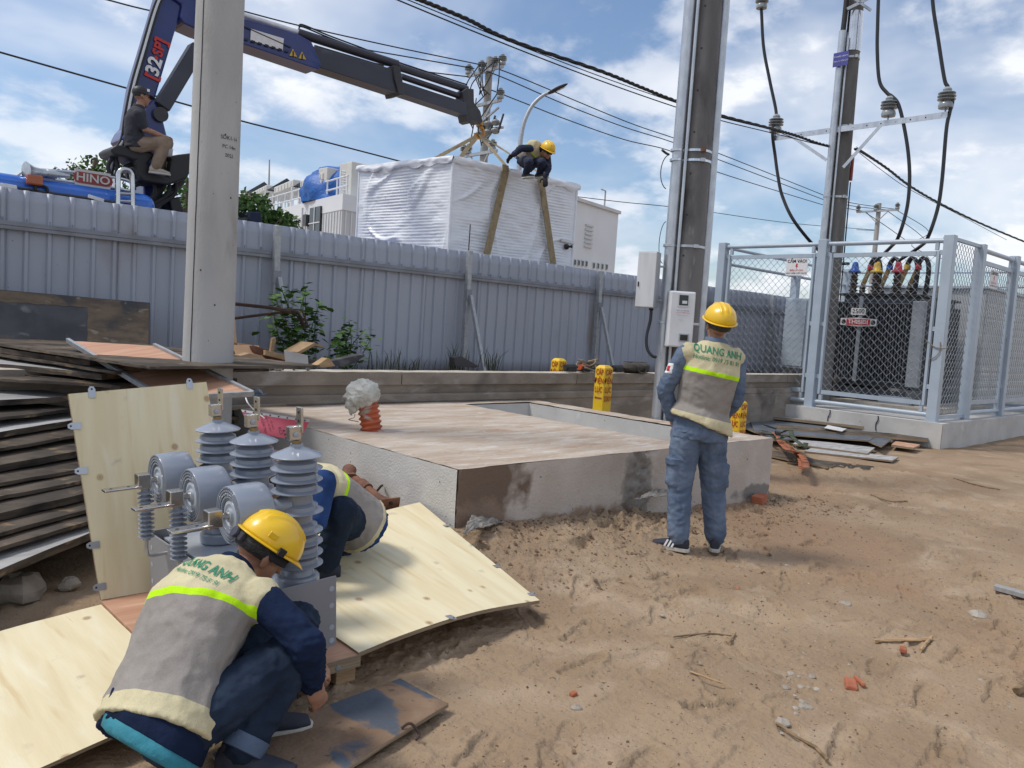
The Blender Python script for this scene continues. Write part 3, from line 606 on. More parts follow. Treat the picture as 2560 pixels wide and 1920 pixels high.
    ex = (V((0, -1, 0))*.985+UZ*.0).normalized(); nrm = V((-1, 0, 0)); Mx = Matrix((ex, -nrm, UZ)).transposed()
    MB().box(q, (.27, .006, .24), Mx).build('notice_plate', 'sign_blue', t)
    lettering('LẮP NHIỀU ĐIỆN TỪ', q+nrm*.004+UZ*.045, ex, UZ, .03, 'print_white', t, bold=.0, lift=.002); lettering('CÔNG TY ĐIỆN LỰC', q+nrm*.004-UZ*.035, ex, UZ, .03, 'print_white', t, bold=.0, lift=.002)
    q = c+R0*.20-F0*.02; MB().tube([q+UZ*4.9, q+UZ*4.45], .03, 8).build('red_sleeve', 'sign_red', t); MB().tube([q+UZ*4.42, q-UZ*-.6+R0*.02], .012, 8).build('ground_wire', 'wire_black', t)
    return INS
INS = right_pole()
def cable(name, label, pts, r=.03, n=10, m='black_gloss', cat='cable', grp=None):
    o = MB().tube(curve(pts, 10), r, n).build(name, m, None, smooth=True); return tag(o, label, cat, grp)
XC = 13.98
cable('drop_cable', 'black cable from the leftmost pin insulator down to the cage', [A(*z4(x, y), X=XC) for x, y in ((1180, -60), (1195, 75), (1212, 350), (1258, 600), (1305, 830))]+[INS[0]+V((-.07, 0, .25)), INS[0]+V((-.09, 0, .0))]+[A(*z4(x, y), X=XC) for x, y in ((1297, 1150), (1316, 1290), (1350, 1450), (1440, 1640))]+[A(*z6(735, 235), X=14.4), A(*z6(860, 320), X=14.9), A(*z6(945, 330), X=15.2)], .03)
cable('drop_cable', 'black cable bending over the middle pin insulator of the crossarm', [A(*z5(x, y), X=XC) for x, y in ((655, -60), (648, 150), (645, 350), (660, 560), (710, 640), (748, 668), (790, 720))]+[A(*z5(x, y), X=XC) for x, y in ((825, 850), (858, 1050), (868, 1250), (848, 1450), (790, 1640))]+[A(*z6(1240, 210), X=14.5), A(*z6(1130, 315), X=15.1)], .03)
cable('drop_cable', 'black cable down from the rightmost pin insulator on the crossarm end', [A(*z5(x, y), X=XC) for x, y in ((1022, -60), (1035, 80), (1062, 250), (1108, 540), (1132, 600), (1165, 690))]+[A(*z5(x, y), X=XC) for x, y in ((1145, 780), (1122, 900), (1092, 1250), (1060, 1450), (995, 1640))]+[A(*z6(1440, 210), X=14.5), A(*z6(1290, 310), X=15.1)], .03)
p = A(*z4(1195, 75), X=XC); b = MB(); pin_insulator(b, p+V((0, 0, .02)), .9); o = b.build('insulator', 'porcelain', None, smooth=50); tag(o, 'grey insulator at the top of the leftmost drop cable', 'insulator')
# ------------------------------------------------------------------ transformer cage on its concrete pad
PADZ = .40
def pad():
    t = thing('transformer_pad', 'pale concrete pad under the mesh transformer cage', 'concrete pad', (16, 6.5, 0))
    x0, x1, y0, y1 = 13.12, 19.5, 4.33, 8.9
    def f(u, v): z = -.3+(PADZ+.3)*v; return V((x0-.004+.004*noise.fractal(V((1, u*12, z*4)), 1, 2, 4), y0+(y1-y0)*u, z))
    def g(u, v): z = -.3+(PADZ+.3)*v; return V((x0+(x1-x0)*u, y0-.004+.004*noise.fractal(V((u*15, 5, z*4)), 1, 2, 4), z))
    b = MB(); b.grid(f, 60, 10); b.grid(g, 60, 10); b.build('sides', 'concrete', t, smooth=True); MB().bb((x0, y0, -.3), (x1, y1, PADZ)).build('body', 'concrete', t, bevel=.012)
    MB().bb((14.6, 5.0, PADZ), (17.4, 7.2, PADZ+.10)).build('plinth', 'wall_cap', t, bevel=.01)
    for yy in (7.9, 7.0, 6.1, 5.3):
        MB().tube(curve([(x0-.006, yy, PADZ+.002), (x0-.02, yy-.01, PADZ-.06), (x0-.012, yy+.02, PADZ-.14), (x0-.016, yy+.01, PADZ-.24)], 4), .008, 5).build('drip_stain', 'black', t)
pad()
CX = 13.29
def mesh_panel(name, parent, o, ex, ey, w, h, step=.125, r=.005):
    """woven chain-link: zigzag wires that hook into their neighbours"""
    o, ex, ey = V3(o), V3(ex).normalized(), V3(ey).normalized(); nrm = ex.cross(ey); n = int(w/(step/2)); m = int(h/(step*.52)); b = MB()
    for i in range(n):
        pts = []
        for j in range(m+1):
            k = (i+j) % 2; x = min(w, (i+.5)*step/2+(.29*step if k else -.29*step)); pts.append(o+ex*x+ey*(h*j/m)+nrm*(.004 if k else -.004))
        b.tube(pts, r, 3, caps=False)
    q = b.build(name, 'mesh_wire', parent, fix=False); q['kind'] = 'stuff'; return q
def cage():
    t = thing('transformer_cage', 'blue grey steel cage of square posts and chain link mesh', 'fence', (CX, 6.5, PADZ))
    P = {'a': V((CX, 8.52, 0)), 'b': V((CX, 6.55, 0)), 'c': V((CX, 4.545, 0)), 'd': V((14.55, 4.50, 0)), 'e': V((16.4, 4.50, 0)), 'f': V((18.6, 4.5, 0)), 'g': V((16.2, 8.55, 0)), 'h': V((18.6, 8.55, 0))}
    for k, p in P.items():
        MB().bb((p.x-.075, p.y-.075, PADZ), (p.x+.075, p.y+.075, 3.28)).build('post', 'cage_paint', t, bevel=.006)
        MB().bb((p.x-.11, p.y-.11, PADZ), (p.x+.11, p.y+.11, PADZ+.012)).build('base_plate', 'cage_paint', t)
    def bay(p, q, gate=True, z0=.64, z1=3.04):
        d = (q-p).normalized(); a = p+d*.075; e = q-d*.075
        for z in (3.20, .50):
            MB().tube([a+UZ*z, e+UZ*z], .038, 12).build('rail', 'cage_paint', t, smooth=True)
            for s in (a, e): MB().box(s+UZ*z, (.05, .05, .11)).build('lug', 'cage_paint', t)
        g0 = p+d*.15; g1 = q-d*.15; L = (g1-g0).length
        fr = thing if False else None
        b = MB(); w = .07
        b.bar(g0+UZ*z0, g0+UZ*z1, .04, w); b.bar(g1+UZ*z0, g1+UZ*z1, .04, w); b.bar(g0+UZ*(z0+w/2)+d*w/2, g1+UZ*(z0+w/2)-d*w/2, .039, w); b.bar(g0+UZ*(z1-w/2)+d*w/2, g1+UZ*(z1-w/2)-d*w/2, .039, w)
        f = b.build('gate_frame', 'cage_paint', t)
        for z in (z0+.3, (z0+z1)/2, z1-.02):
            for s in (g0-d*.045, g1+d*.045): MB().box(s+UZ*z, (.05, .06, .07)).build('hinge', 'cage_paint', t)
        for s in (g0+d*.03, g1-d*.03):
            MB().box(s+UZ*((3.2+z1)/2), (.05, .05, .13)).build('lug', 'cage_paint', t); MB().box(s+UZ*((.5+z0)/2), (.05, .05, .12)).build('lug', 'cage_paint', t)
        mesh_panel('wire_mesh', f, g0+d*w/2+UZ*(z0+w), d, UZ, L-w, z1-z0-2*w)
    bay(P['a'], P['b']); bay(P['b'], P['c']); bay(P['d'], P['e']); bay(P['e'], P['f'])
    # narrow fixed bay behind the corner post
    MB().bar(P['c']+V((.07, 0, 3.24)), P['d']+V((-.07, 0, 3.24)), .06, .05).build('rail', 'cage_paint', t); MB().bar(P['c']+V((.07, 0, .46)), P['d']+V((-.07, 0, .46)), .05, .05).build('rail', 'cage_paint', t)
    mesh_panel('wire_mesh', t, P['c']+V((.07, 0, .5)), (1, 0, 0), UZ, 1.1, 2.7)
    for p, q in (('a', 'g'), ('g', 'h'), ('f', 'h')):
        for z in (3.2, 2.9, .5): MB().tube([P[p]+UZ*z, P[q]+UZ*z], .03, 8).build('rail', 'cage_paint', t)
    # string tied round the corner gate
    pts = [A(*z6(x, y), X=CX-.09) for x, y in ((1480, 860), (1540, 905), (1600, 915), (1635, 912))]; MB().tube(curve(pts, 6), .008, 5).build('tie_string', 'rope', t)
    pts = [A(*z6(x, y), X=CX-.09) for x, y in ((1578, 870), (1575, 930), (1540, 975), (1500, 985))]; MB().tube(curve(pts, 6), .007, 5).build('tie_string', 'rope', t)
cage()
def warning_sign(o, ex, n, label):
    o, ex, n = V3(o), V3(ex), V3(n); t = thing('warning_sign', label, 'sign', o-UZ*.15)
    Mx = Matrix((ex, -n, UZ)).transposed(); MB().box(o, (.40, .006, .30), Mx).build('plate', 'sign_white', t)
    lettering('CẤM VÀO!', o+n*.004+UZ*.098, ex, UZ, .075, 'print_black', t, bold=.02)
    lettering('ĐIỆN ÁP CAO', o+n*.004-UZ*.06, ex, UZ, .04, 'logo_red', t, bold=.01); lettering('NGUY HIỂM CHẾT NGƯỜI', o+n*.004-UZ*.11, ex, UZ, .032, 'print_black', t, bold=.01)
    bolt = [(-.01, .06), (.018, .055), (.004, .022), (.022, .022), (-.012, -.035), (-.002, .005), (-.022, .005)]
    MB().prism(bolt, o+n*.005, ex, UZ, n*.002).build('lightning_symbol', 'logo_red', t)
warning_sign(A(*z6(586, 352), X=CX-.06), (0, -1, 0), (-1, 0, 0), 'white danger sign wired high on the left front cage gate')
warning_sign(A(*z6(1948, 440), Y=4.42), (1, 0, 0), (0, -1, 0), 'white danger sign hung on the right side mesh of the cage')
# ------------------------------------------------------------------ transformer and cabinets
def transformer():
    x0, x1, y0, y1, zb, zt = 14.95, 16.9, 5.42, 7.06, .72, 2.44
    t = thing('power_transformer', 'dark grey finned oil transformer with coloured bushing caps in the cage', 'transformer', ((x0+x1)/2, (y0+y1)/2, .5))
    MB().bb((x0+.14, y0+.12, zb+.05), (x1-.1, y1-.12, zt)).build('tank', 'trafo_dark', t, bevel=.01)
    MB().bb((x0+.06, y0+.05, zt), (x1-.03, y1-.05, zt+.045)).build('lid', 'black', t, bevel=.006)
    b = MB(); n = 26
    for i in range(n):
        y = y0+.28+(y1-y0-.34)*i/(n-1); b.bb((x0, y-.007, zb+.16), (x0+.15, y+.007, zt-.12))
    o = b.build('front_fins', 'trafo_dark', t); o['kind'] = 'stuff'
    b = MB()
    for i in range(34):
        x = x0+.2+(x1-x0-.35)*i/33; b.bb((x-.007, y0, zb+.16), (x+.007, y0+.13, zt-.12))
    o = b.build('side_fins', 'trafo_dark', t); o['kind'] = 'stuff'
    MB().bb((x0+.02, y0+.005, zb+.10), (x0+.14, y0+.22, zt-.08)).build('corner_panel', 'trafo_grey', t, bevel=.01)
    for z in (zb+.15, zt-.14): MB().bb((x0-.012, y0+.25, z), (x0+.01, y1-.05, z+.02)).build('fin_bar', 'trafo_dark', t)
    q = A(*z6(1005, 900), X=x0-.03); MB().bb((x0-.05, q.y-.035, zb+.12), (x0-.015, q.y+.035, zt-.02)).build('stiffener', 'trafo_grey', t, bevel=.004)
    MB().bb((x0+.05, y0+.05, .5), (x1, y0+.2, zb+.05)).build('skid', 'trafo_dark', t); MB().bb((x0+.05, y1-.25, .5), (x1, y1-.1, zb+.05)).build('skid', 'trafo_dark', t)
    MB().bb((x0+.1, y0+.1, .56), (x0+.2, y1-.1, zb)).build('base_beam', 'trafo_dark', t)
    q = A(*z6(1265, 1195), X=x0-.1); MB().box((x0-.06, q.y, .56), (.1, .55, .16)).build('base_lug', 'trafo_grey', t, bevel=.005)
    # rating and maker plates on the front
    ex, n3 = V((0, -1, 0)), V((-1, 0, 0))
    q = A(*z6(1013, 660), X=x0-.06); MB().box(q, (.008, .275, .125)).build('rating_plate', 'plate_white', t); lettering('2500', q+n3*.005, ex, UZ, .115, 'print_black', t, bold=.012, lift=.002)
    q = A(*z6(1012, 733), X=x0-.07); hw, hh = .335, .083
    MB().prism([(-hw, -hh*.75), (0, -hh), (hw, -hh*.75), (hw, hh*.75), (0, hh), (-hw, hh*.75)], q, ex, UZ, n3*.01).build('maker_plate', 'plate_white', t)
    MB().box(q+n3*.013, (.006, .44, .115)).build('maker_band', 'logo_red', t); lettering('THIBIDI', q+n3*.017, ex, UZ, .105, 'plate_white', t, bold=.022, lift=.002, cond=1.06)
    for s in (-1, 1): MB().lathe([(.043, 0), (.043, .004), (.034, .004), (.034, .001), (.012, .001), (.012, .004), (0, .004)], 18, q+n3*.011+ex*(s*.275), n3).build('emblem', 'print_black', t)
    # bushings: three HV with caps, LV with lugs behind
    for px, m in ((975, 'cap_blue'), (1127, 'cap_yellow'), (1272, 'cap_red')):
        p = A(*z6(px, 515), X=x0+.35); p.z = zt+.045; h = A(*z6(px, 385), X=x0+.35).z-p.z
        prof = [(.10, 0), (.10, .03), (.055, .04)]
        for k in range(5): z = .05+k*(h-.08)/5; prof += [(.06, z), (.088-.004*k, z+.02), (.088-.004*k, z+.028), (.055, z+.045)]
        prof += [(.05, h)]
        MB().lathe(prof, 18, p).build('bushing', 'bushing_brown', t, smooth=50)
        MB().lathe([(.115, h-.02), (.118, h), (.075, h+.04), (.06, h+.11), (.05, h+.16), (.03, h+.185), (0, h+.19)], 18, p).build('bushing_cap', m, t, smooth=50)
    for px, m in ((1060, 'brass'), (1190, 'cap_blue'), (1310, 'cap_yellow'), (1385, 'cap_red')):
        p = A(*z6(px-20, 500), X=x0+.75); p.z = zt+.045
        MB().lathe([(.085, 0), (.085, .05), (.05, .06), (.065, .10), (.05, .12), (.062, .16), (.04, .18), (.035, .26), (0, .26)], 14, p).build('low_voltage_bushing', 'bushing_brown', t, smooth=50)
        MB().bar(p+UZ*.2, p+UZ*.52-V((0, .11, 0)), .05, .08).build('terminal_lug', 'brass', t, bevel=.008); q = p+UZ*.56-V((0, .12, 0))
        for dx in (-.05, .05):
            MB().tube(curve([q+V((dx, 0, -.05)), q+V((dx, -.01, .07)), q+V((dx, -.08, .16)), q+V((dx, -.16, .08)), q+V((dx, -.19, -.12)), q+V((dx, -.17, -.55))], 6), .027, 10).build('low_voltage_cable', 'black', t, smooth=True)
            MB().tube([q+V((dx, 0, -.06)), q+V((dx, -.003, .03))], .041, 10).build('phase_tape', 'cap_red' if m == 'brass' else m, t, smooth=True)
    p = A(*z6(1560, 520), X=x0+.9); p.z = zt+.04; MB().lathe([(.07, 0), (.07, .12), (.09, .12), (.09, .2), (0, .2)], 14, p).build('filler_cap', 'brass', t, smooth=50)
transformer()
def louver_cabinet():
    x0, x1, y0, y1, z0, z1 = 17.25, 20.6, 5.15, 7.2, PADZ, 2.75
    t = thing('louvred_cabinet', 'pale grey louvred switchgear cabinet behind the transformer', 'cabinet', (18.5, 6, PADZ))
    MB().bb((x0, y0, z0), (x1, y1, z1)).build('body', 'cabinet_grey', t, bevel=.015); MB().bb((x0-.06, y0-.06, z1), (x1+.06, y1+.06, z1+.06)).build('roof', 'cage_paint', t, bevel=.01)
    for zc in (2.25, 1.0):
        for cx in (.35, 1.0, 1.65):
            for k in range(5): MB().box((x0+cx, y0-.008, zc-.2+k*.1), (.48, .025, .045), Matrix.Rotation(R(25), 3, 'X')).build('louvre', 'white_paint', t)
    for cx in (.02, 1.3): MB().bb((x0+cx, y0-.012, z0+.1), (x0+cx+1.22, y0-.001, z1-.08)).build('door', 'cabinet_grey', t, bevel=.004)
louver_cabinet()
def side_cabinet():
    a, b_ = A(*z6(492, 790), X=15.9), A(*z6(650, 790), X=15.9)
    t = thing('grey_panel_cabinet', 'plain grey steel cabinet seen through the left cage gate', 'cabinet', (16.2, (a.y+b_.y)/2, PADZ))
    MB().bb((15.9, b_.y, .95), (16.6, a.y, 2.42)).build('body', 'cage_paint', t, bevel=.01); MB().bb((15.88, b_.y+.03, 1.0), (15.9, a.y-.03, 2.38)).build('door', 'cage_paint', t, bevel=.004)
    for yy in (b_.y+.08, a.y-.08): MB().bb((16.0, yy-.04, PADZ), (16.08, yy+.04, .95)).build('leg', 'galv_dull', t)
side_cabinet()
# ------------------------------------------------------------------ yellow cable marker posts
def marker(top, zg, label, rows, low=0):
    w = .075; t = thing('cable_marker_post', label, 'marker post', (top.x, top.y, zg), 0, 'yellow cable marker posts')
    h = top.z-zg
    o = top.copy(); o.z = zg
    q = lambda s, z: [o+V((i*s, j*s, z)) for i, j in ((-1, -1), (1, -1), (1, 1), (-1, 1))]
    MB().hexa(q(w+.006, -.1), q(w+.003, h*.42)).build('base', 'yellow_base' if low else 'yellow_paint', t, bevel=.006)
    MB().hexa(q(w+.003, h*.42), q(w, h-.035)).build('shaft', 'yellow_paint', t, bevel=.006); MB().hexa(q(w, h-.035), q(w*.6, h)).build('top', 'yellow_paint', t, bevel=.004)
    for n3, ex, last in ((V((-1, 0, 0)), V((0, -1, 0)), None), (V((0, -1, 0)), V((1, 0, 0)), '22KV')):
        for k, s in enumerate(rows):
            lettering(s, o+n3*w+UZ*(h-.085-k*.105), ex, UZ, .092, 'red_paint', t, bold=.016, cond=.66, lift=.0055+.0008*k)
        if len(rows) > 2:
            if last: lettering(last, o+n3*w+UZ*(h-.085-3*.105), ex, UZ, .088, 'red_paint', t, bold=.016, cond=.66, lift=.009)
            else: MB().prism([(-.055, 0), (-.03, .016), (-.03, .006), (.055, .006), (.055, -.006), (-.03, -.006), (-.03, -.016)], o+n3*(w+.006)+UZ*(h-.09-3*.10), ex, UZ, n3*.002).build('arrow', 'red_paint', t)
marker(A(1306, 789, d=9.6), 0, 'tall yellow marker post with red lettering standing in front of the wall', ['CÁP', 'ĐIỆN', 'LỰC'], 1)
marker(A(1208, 774, Y=7.45), .72, 'short yellow marker post poking up behind the low wall', ['CÁP', 'ĐIỆN', 'LỰC'])
marker(A(1597, 864, d=9.9), 0, 'yellow marker post half hidden behind the standing man', ['CÁP', 'ĐIỆN', 'LỰC'])
# ------------------------------------------------------------------ beyond the fence: truck with loader crane
z8 = zm(0, 380, 3.19)
def pprism(b, zz, pts, Y, dep):
    """pixel outline on the plane y=Y, extruded away by dep"""
    q = [A(*zz(x, y), Y=Y) for x, y in pts]; n = len(q); e = V((0, dep, 0))
    b.add(q+[p+e for p in q], [tuple(reversed(range(n))), tuple(range(n, 2*n))]+[(i, (i+1) % n, n+(i+1) % n, n+i) for i in range(n)]); return b
def truck():
    t = thing('crane_truck', 'blue lorry with a folding loader crane parked behind the fence', 'truck', (5, 12, 0))
    Yn = 10.85
    MB().bb((.75, Yn, 1.0), (3.74, 13.05, 2.87)).build('cab', 'cab_blue', t, smooth=True, bevel=.15, seg=6)
    MB().bb((1.5, Yn-.012, 1.7), (2.9, Yn+.02, 2.42)).build('side_window', 'glass_dark', t, bevel=.03)
    MB().bb((.735, Yn+.2, 1.75), (.76, 12.85, 2.45)).build('windscreen', 'glass_dark', t, bevel=.01)
    pts = [A(*z8(x, y), Y=Yn-.015) for x, y in ((150, 290), (400, 330), (700, 370), (900, 400), (1010, 405))]; MB().tube(curve(pts), .02, 8).build('drip_rail', 'dark_metal', t, smooth=True)
    for (a, b_) in (((0, 262), (135, 285)), ((700, 352), (830, 392))): MB().bar(A(*z8(*a), Y=Yn-.02), A(*z8(*b_), Y=Yn-.02), .03, .05).build('roof_trim', 'stainless', t, bevel=.01)
    MB().bb((.9, 11.2, .55), (12.2, 12.7, .95)).build('chassis', 'dark_metal', t)
    MB().bb((5.0, 10.75, 1.12), (12.4, 13.1, 1.28)).build('load_bed', 'cab_blue', t, bevel=.02)
    for x in (1.7, 8.9, 10.2):
        for y in (10.85, 12.75):
            w = MB().lathe([(.5, 0), (.53, .05), (.53, .25), (.5, .3), (.28, .3), (.2, .22), (.0, .22)], 28, (x, y+.3, .53), (0, -1, 0)).build('wheel', 'rubber', t, smooth=40)
            MB().lathe([(.27, .0), (.25, .05), (.1, .05), (.1, .1), (0, .1)], 20, (x, y+.08, .53), (0, -1, 0)).build('rim', 'stainless', w, smooth=40)
    # amber lamp, air horn, mirror stay
    q = A(*z8(275, 225), Y=Yn-.04); MB().box(q, (.17, .08, .12)).build('marker_lamp', 'amber', t, bevel=.02)
    h0, h1 = A(*z8(205, 152), Y=Yn+.02), A(*z8(440, 178), Y=Yn+.1); d = (h1-h0).normalized()
    MB().lathe([(.0, .01), (.10, .0), (.112, .005), (.10, .02), (.06, .1), (.04, .25), (.032, .5), (.028, (h1-h0).length-.12), (.05, (h1-h0).length-.1), (.05, (h1-h0).length), (0, (h1-h0).length)], 18, h0, d).build('air_horn', 'galv', t, smooth=60)
    MB().tube(curve([A(*z8(x, y), Y=Yn-.03) for x, y in ((285, 305), (285, 275), (310, 262), (370, 285), (380, 320))], 5), .018, 8).build('mirror_arm', 'black', t)
    pts = [A(*z8(x, y), Y=Yn+.1) for x, y in ((130, 205), (190, 165), (230, 160))]; MB().slab(pts[0], pts[0]+V((0, .8, 0)), pts[1]+V((0, .8, 0)), pts[1], .02).build('wind_deflector', 'clear_plastic', t)
    # roof rack
    rk = MB()
    yN, yF = Yn+.12, 12.6
    for zz, pp in ((0, ((330, 145), (600, 165), (780, 188), (950, 212), (1040, 240), (1062, 275))), (1, ((325, 205), (500, 232), (700, 258), (900, 288), (1060, 315)))):
        c = curve([A(*z8(x, y), Y=yN) for x, y in pp], 6); MB().tube(c, .022, 8).build('rack_rail', 'chrome', t, smooth=True)
        MB().tube([V((p.x, yF, p.z)) for p in c], .022, 8).build('rack_rail', 'chrome', t, smooth=True)
    for x, ya, yb in ((330, 145, 205), (455, 150, 225), (605, 165, 245), (760, 185, 270), (905, 208, 290), (1045, 245, 312)):
        MB().tube([A(*z8(x, ya), Y=yN), A(*z8(x, yb), Y=yN)], .018, 8).build('rack_upright', 'chrome', t, smooth=True)
    for k in range(11):
        p = A(*z8(345+k*70, 210+k*10.2), Y=yN); MB().bar(p, V((p.x, yF, p.z)), .07, .015).build('rack_slat', 'galv_dull', t)
    # HINO board
    a, b_ = A(*z8(600, 197), Y=yN-.04), A(*z8(885, 235), Y=yN-.04); ex = (b_-a).normalized(); ex.z *= .0; ex.normalize(); c = (a+b_)/2; L = (b_-a).length
    MB().prism([(-L/2, -.1), (L/2, -.1), (L/2, .1), (-L/2, .1)], c+V((0, .015, 0)), ex, UZ, V((0, .02, 0))).build('sign_board', 'ac_white', t)
    rr = [(.44*L*s[0]+.08*math.cos(a_), .08*math.sin(a_)) for s, rng_ in (((1, 0), np.linspace(-1.57, 1.57, 7)), ((-1, 0), np.linspace(1.57, 4.71, 7))) for a_ in rng_]
    rr = [(x*.88, y*.85) for x, y in rr]; MB().prism(rr, c+V((0, .008, 0)), ex, UZ, V((0, .006, 0))).build('sign_plate', 'sign_red', t)
    lettering('HINO', c+V((0, .008, 0)), ex, UZ, .135, 'ac_white', t, bold=.02, cond=1.12, lift=.006)
    hoop = [A(*z8(x, y), Y=Yn-.1) for x, y in ((940, 420), (942, 220), (950, 165), (975, 142), (1010, 140), (1042, 160), (1055, 215), (1058, 430))]; MB().tube(curve(hoop, 6), .03, 10).build('ladder_hoop', 'chrome', t, smooth=True)
    for y in (330, 390): MB().tube([A(*z8(942, y), Y=Yn-.1), A(*z8(1057, y+8), Y=Yn-.1)], .022, 8).build('ladder_rung', 'chrome', t)
    # crane: column, console, booms
    b = MB(); pprism(b, z1, [(820, 840), (1000, 640), (1050, 740), (1085, 880), (1095, 1000), (1040, 1220), (1110, 1380), (1120, 1700), (900, 1700), (935, 1350), (930, 1180), (890, 1000), (790, 900)], 11.75, .55); b.build('crane_column', 'crane_blue', t, bevel=.03)
    b = MB(); pprism(b, z1, [(1050, -60), (1010, 80), (870, 550), (820, 845), (845, 930), (980, 930), (990, 800), (1005, 640), (1160, 120), (1195, -60)], 11.85, .36); b.build('main_boom', 'crane_blue', t, bevel=.02)
    b = MB(); pprism(b, z1, [(1050, -60), (1180, 30), (1165, 110), (1190, 150), (1300, 200), (1420, 240), (1440, 60), (1300, -60)], 11.80, .46); b.build('elbow', 'crane_blue', t, bevel=.02)
    MB().bar(A(*z1(1040, 700), Y=11.82), A(*z1(1275, 310), Y=11.82), .22, .20).build('lift_cylinder', 'boom_grey', t, bevel=.02)
    q = A(*z1(1035, 745), Y=11.75); MB().lathe([(.10, 0), (.10, .5), (.06, .5), (.06, .54), (0, .54)], 16, q-V((0, .06, 0)), (0, 1, 0)).build('pivot_pin', 'dark_metal', t)
    for off, rr_ in ((0, .022), (18, .016), (-14, .018)):
        pts = [A(*z1(x+off, y), Y=11.80) for x, y in ((1045, -40), (1000, 80), (930, 320), (862, 560), (822, 760), (800, 900), (740, 1000), (705, 1150))]; MB().tube(curve(pts, 6), rr_, 8).build('hydraulic_pipe', 'black' if off else 'stainless', t, smooth=True)
    # lettering along the main boom
    e0, e1 = A(*z1(978, 505), Y=11.84), A(*z1(1052, 240), Y=11.84); ex = (e1-e0).normalized(); ey = V((0, -1, 0)).cross(ex); ey = -ey if ey.x > 0 else ey
    for f, s, sz, m in ((.03, '[', .23, 'red_tape'), (.28, '32', .25, 'print_white'), (.48, '•', .16, 'red_tape'), (.69, 'SP', .19, 'red_tape'), (.90, ']', .23, 'red_tape')):
        lettering(s, e0.lerp(e1, f), ex, ey, sz, m, t, bold=.03, lift=.012)
    # operator console: seat plate, arm, foot tray, control panel
    b = MB(); pprism(b, z1, [(715, 965), (760, 935), (850, 955), (985, 985), (1010, 1005), (960, 1060), (985, 1110), (1090, 1150), (1110, 1040), (1100, 1010), (1160, 1000), (1250, 990), (1232, 1120), (1210, 1160), (1090, 1200), (930, 1175), (895, 1140), (885, 1040), (800, 1015), (735, 1005)], 11.15, .55); b.build('operator_console', 'black', t, bevel=.025)
    b = MB(); pprism(b, z1, [(1095, 1285), (1165, 1275), (1195, 1380), (1115, 1370)], 11.4, .4); b.build('oil_tank', 'black', t, bevel=.02)
    for (x0_, y0_, x1_, y1_, bul) in ((735, 1005, 725, 1150, -30), (745, 1005, 735, 1180, 20), (880, 1050, 805, 1160, -60), (890, 1080, 860, 1180, -40), (930, 1170, 850, 1250, -25), (960, 1175, 870, 1230, -40), (1000, 1190, 920, 1330, 40), (1100, 1195, 960, 1340, 50), (1140, 1180, 990, 1350, 60), (1090, 1030, 1075, 1130, 22)):
        pts = [A(*z1(x, y), Y=11.35) for x, y in ((x0_, y0_), ((x0_+x1_)/2+bul, (y0_+y1_)/2), (x1_, y1_))]; MB().tube(curve(pts, 8), .028, 8).build('hydraulic_hose', 'rubber', t, smooth=True)
    MB().tube([A(*z1(1060, 1190), Y=11.5), A(*z1(970, 1345), Y=11.5)], .05, 10).build('console_strut', 'dark_metal', t); MB().tube([A(*z1(1180, 1170), Y=11.5), A(*z1(1000, 1350), Y=11.5)], .05, 10).build('console_strut', 'dark_metal', t)
    for x in (1075, 1085, 1095): MB().tube([A(*z1(x, 1130), Y=11.3), A(*z1(x+22, 965), Y=11.3)], .012, 6).build('control_lever', 'stainless', t)
    # jib sections
    Yb = lambda x: 11.9-.65*(x-108)/1300
    pj = lambda x, y, o=0: A(*z2(x, y), Y=Yb(x)+o)
    def sec(name, pts, m, w=.3, bev=.012):
        near = [pj(x, y, -w/2) for x, y in pts]; far = [p+V((0, w, 0)) for p in near]; n = len(pts)
        return MB().add(near+far, [tuple(reversed(range(n))), tuple(range(n, 2*n))]+[(i, (i+1) % n, n+(i+1) % n, n+i) for i in range(n)]).build(name, m, t, bevel=bev)
    s1 = sec('jib_base', [(-130, 38), (300, 158), (425, 195), (505, 240), (560, 370), (545, 400), (108, 252), (-130, 180)], 'crane_blue', .40)
    sec('jib_extension', [(500, 262), (1000, 405), (1030, 545), (540, 385)], 'boom_grey', .32); sec('jib_extension', [(990, 458), (1395, 590), (1400, 665), (1020, 538)], 'boom_grey', .26)
    sec('jib_collar', [(975, 375), (1015, 385), (1045, 545), (1010, 550), (985, 460)], 'dark_metal', .40)
    sec('jib_head', [(1375, 525), (1400, 508), (1440, 512), (1442, 590), (1478, 640), (1492, 700), (1475, 715), (1440, 690), (1418, 712), (1398, 700), (1385, 640)], 'dark_metal', .22)
    for (x0_, y0_, x1_, y1_, r_, m) in ((-60, 32, 425, 188, .045, 'stainless'), (425, 190, 1000, 372, .07, 'boom_grey'), (520, 275, 915, 392, .045, 'boom_grey'), (1000, 385, 1400, 515, .06, 'boom_grey'), (1020, 440, 1375, 560, .05, 'boom_grey')):
        MB().tube([pj(x0_, y0_), pj(x1_, y1_)], r_, 14).build('extension_ram', m, t, smooth=True)
    for off in (0, 12): MB().tube(curve([pj(x, y-off) for x, y in ((430, 165), (455, 155), (600, 215), (800, 290), (980, 362), (1400, 500))], 6), .012, 6).build('hose_line', 'rubber', t)
    q = [pj(x, y, -.215) for x, y in ((155, 165), (345, 222), (338, 290), (152, 232))]; MB().slab(q[3], q[2], q[1], q[0], .006).build('load_chart', 'sign_white', t)
    c = (q[0]+q[2])/2; ex = (q[1]-q[0]).normalized(); ey = (q[0]-q[3]).normalized()
    MB().tube([c-ex*.38+ey*-.02, c-ex*.34+ey*.09, c+ex*.36-ey*.01], .008, 5).build('chart_diagram', 'print_black', t)
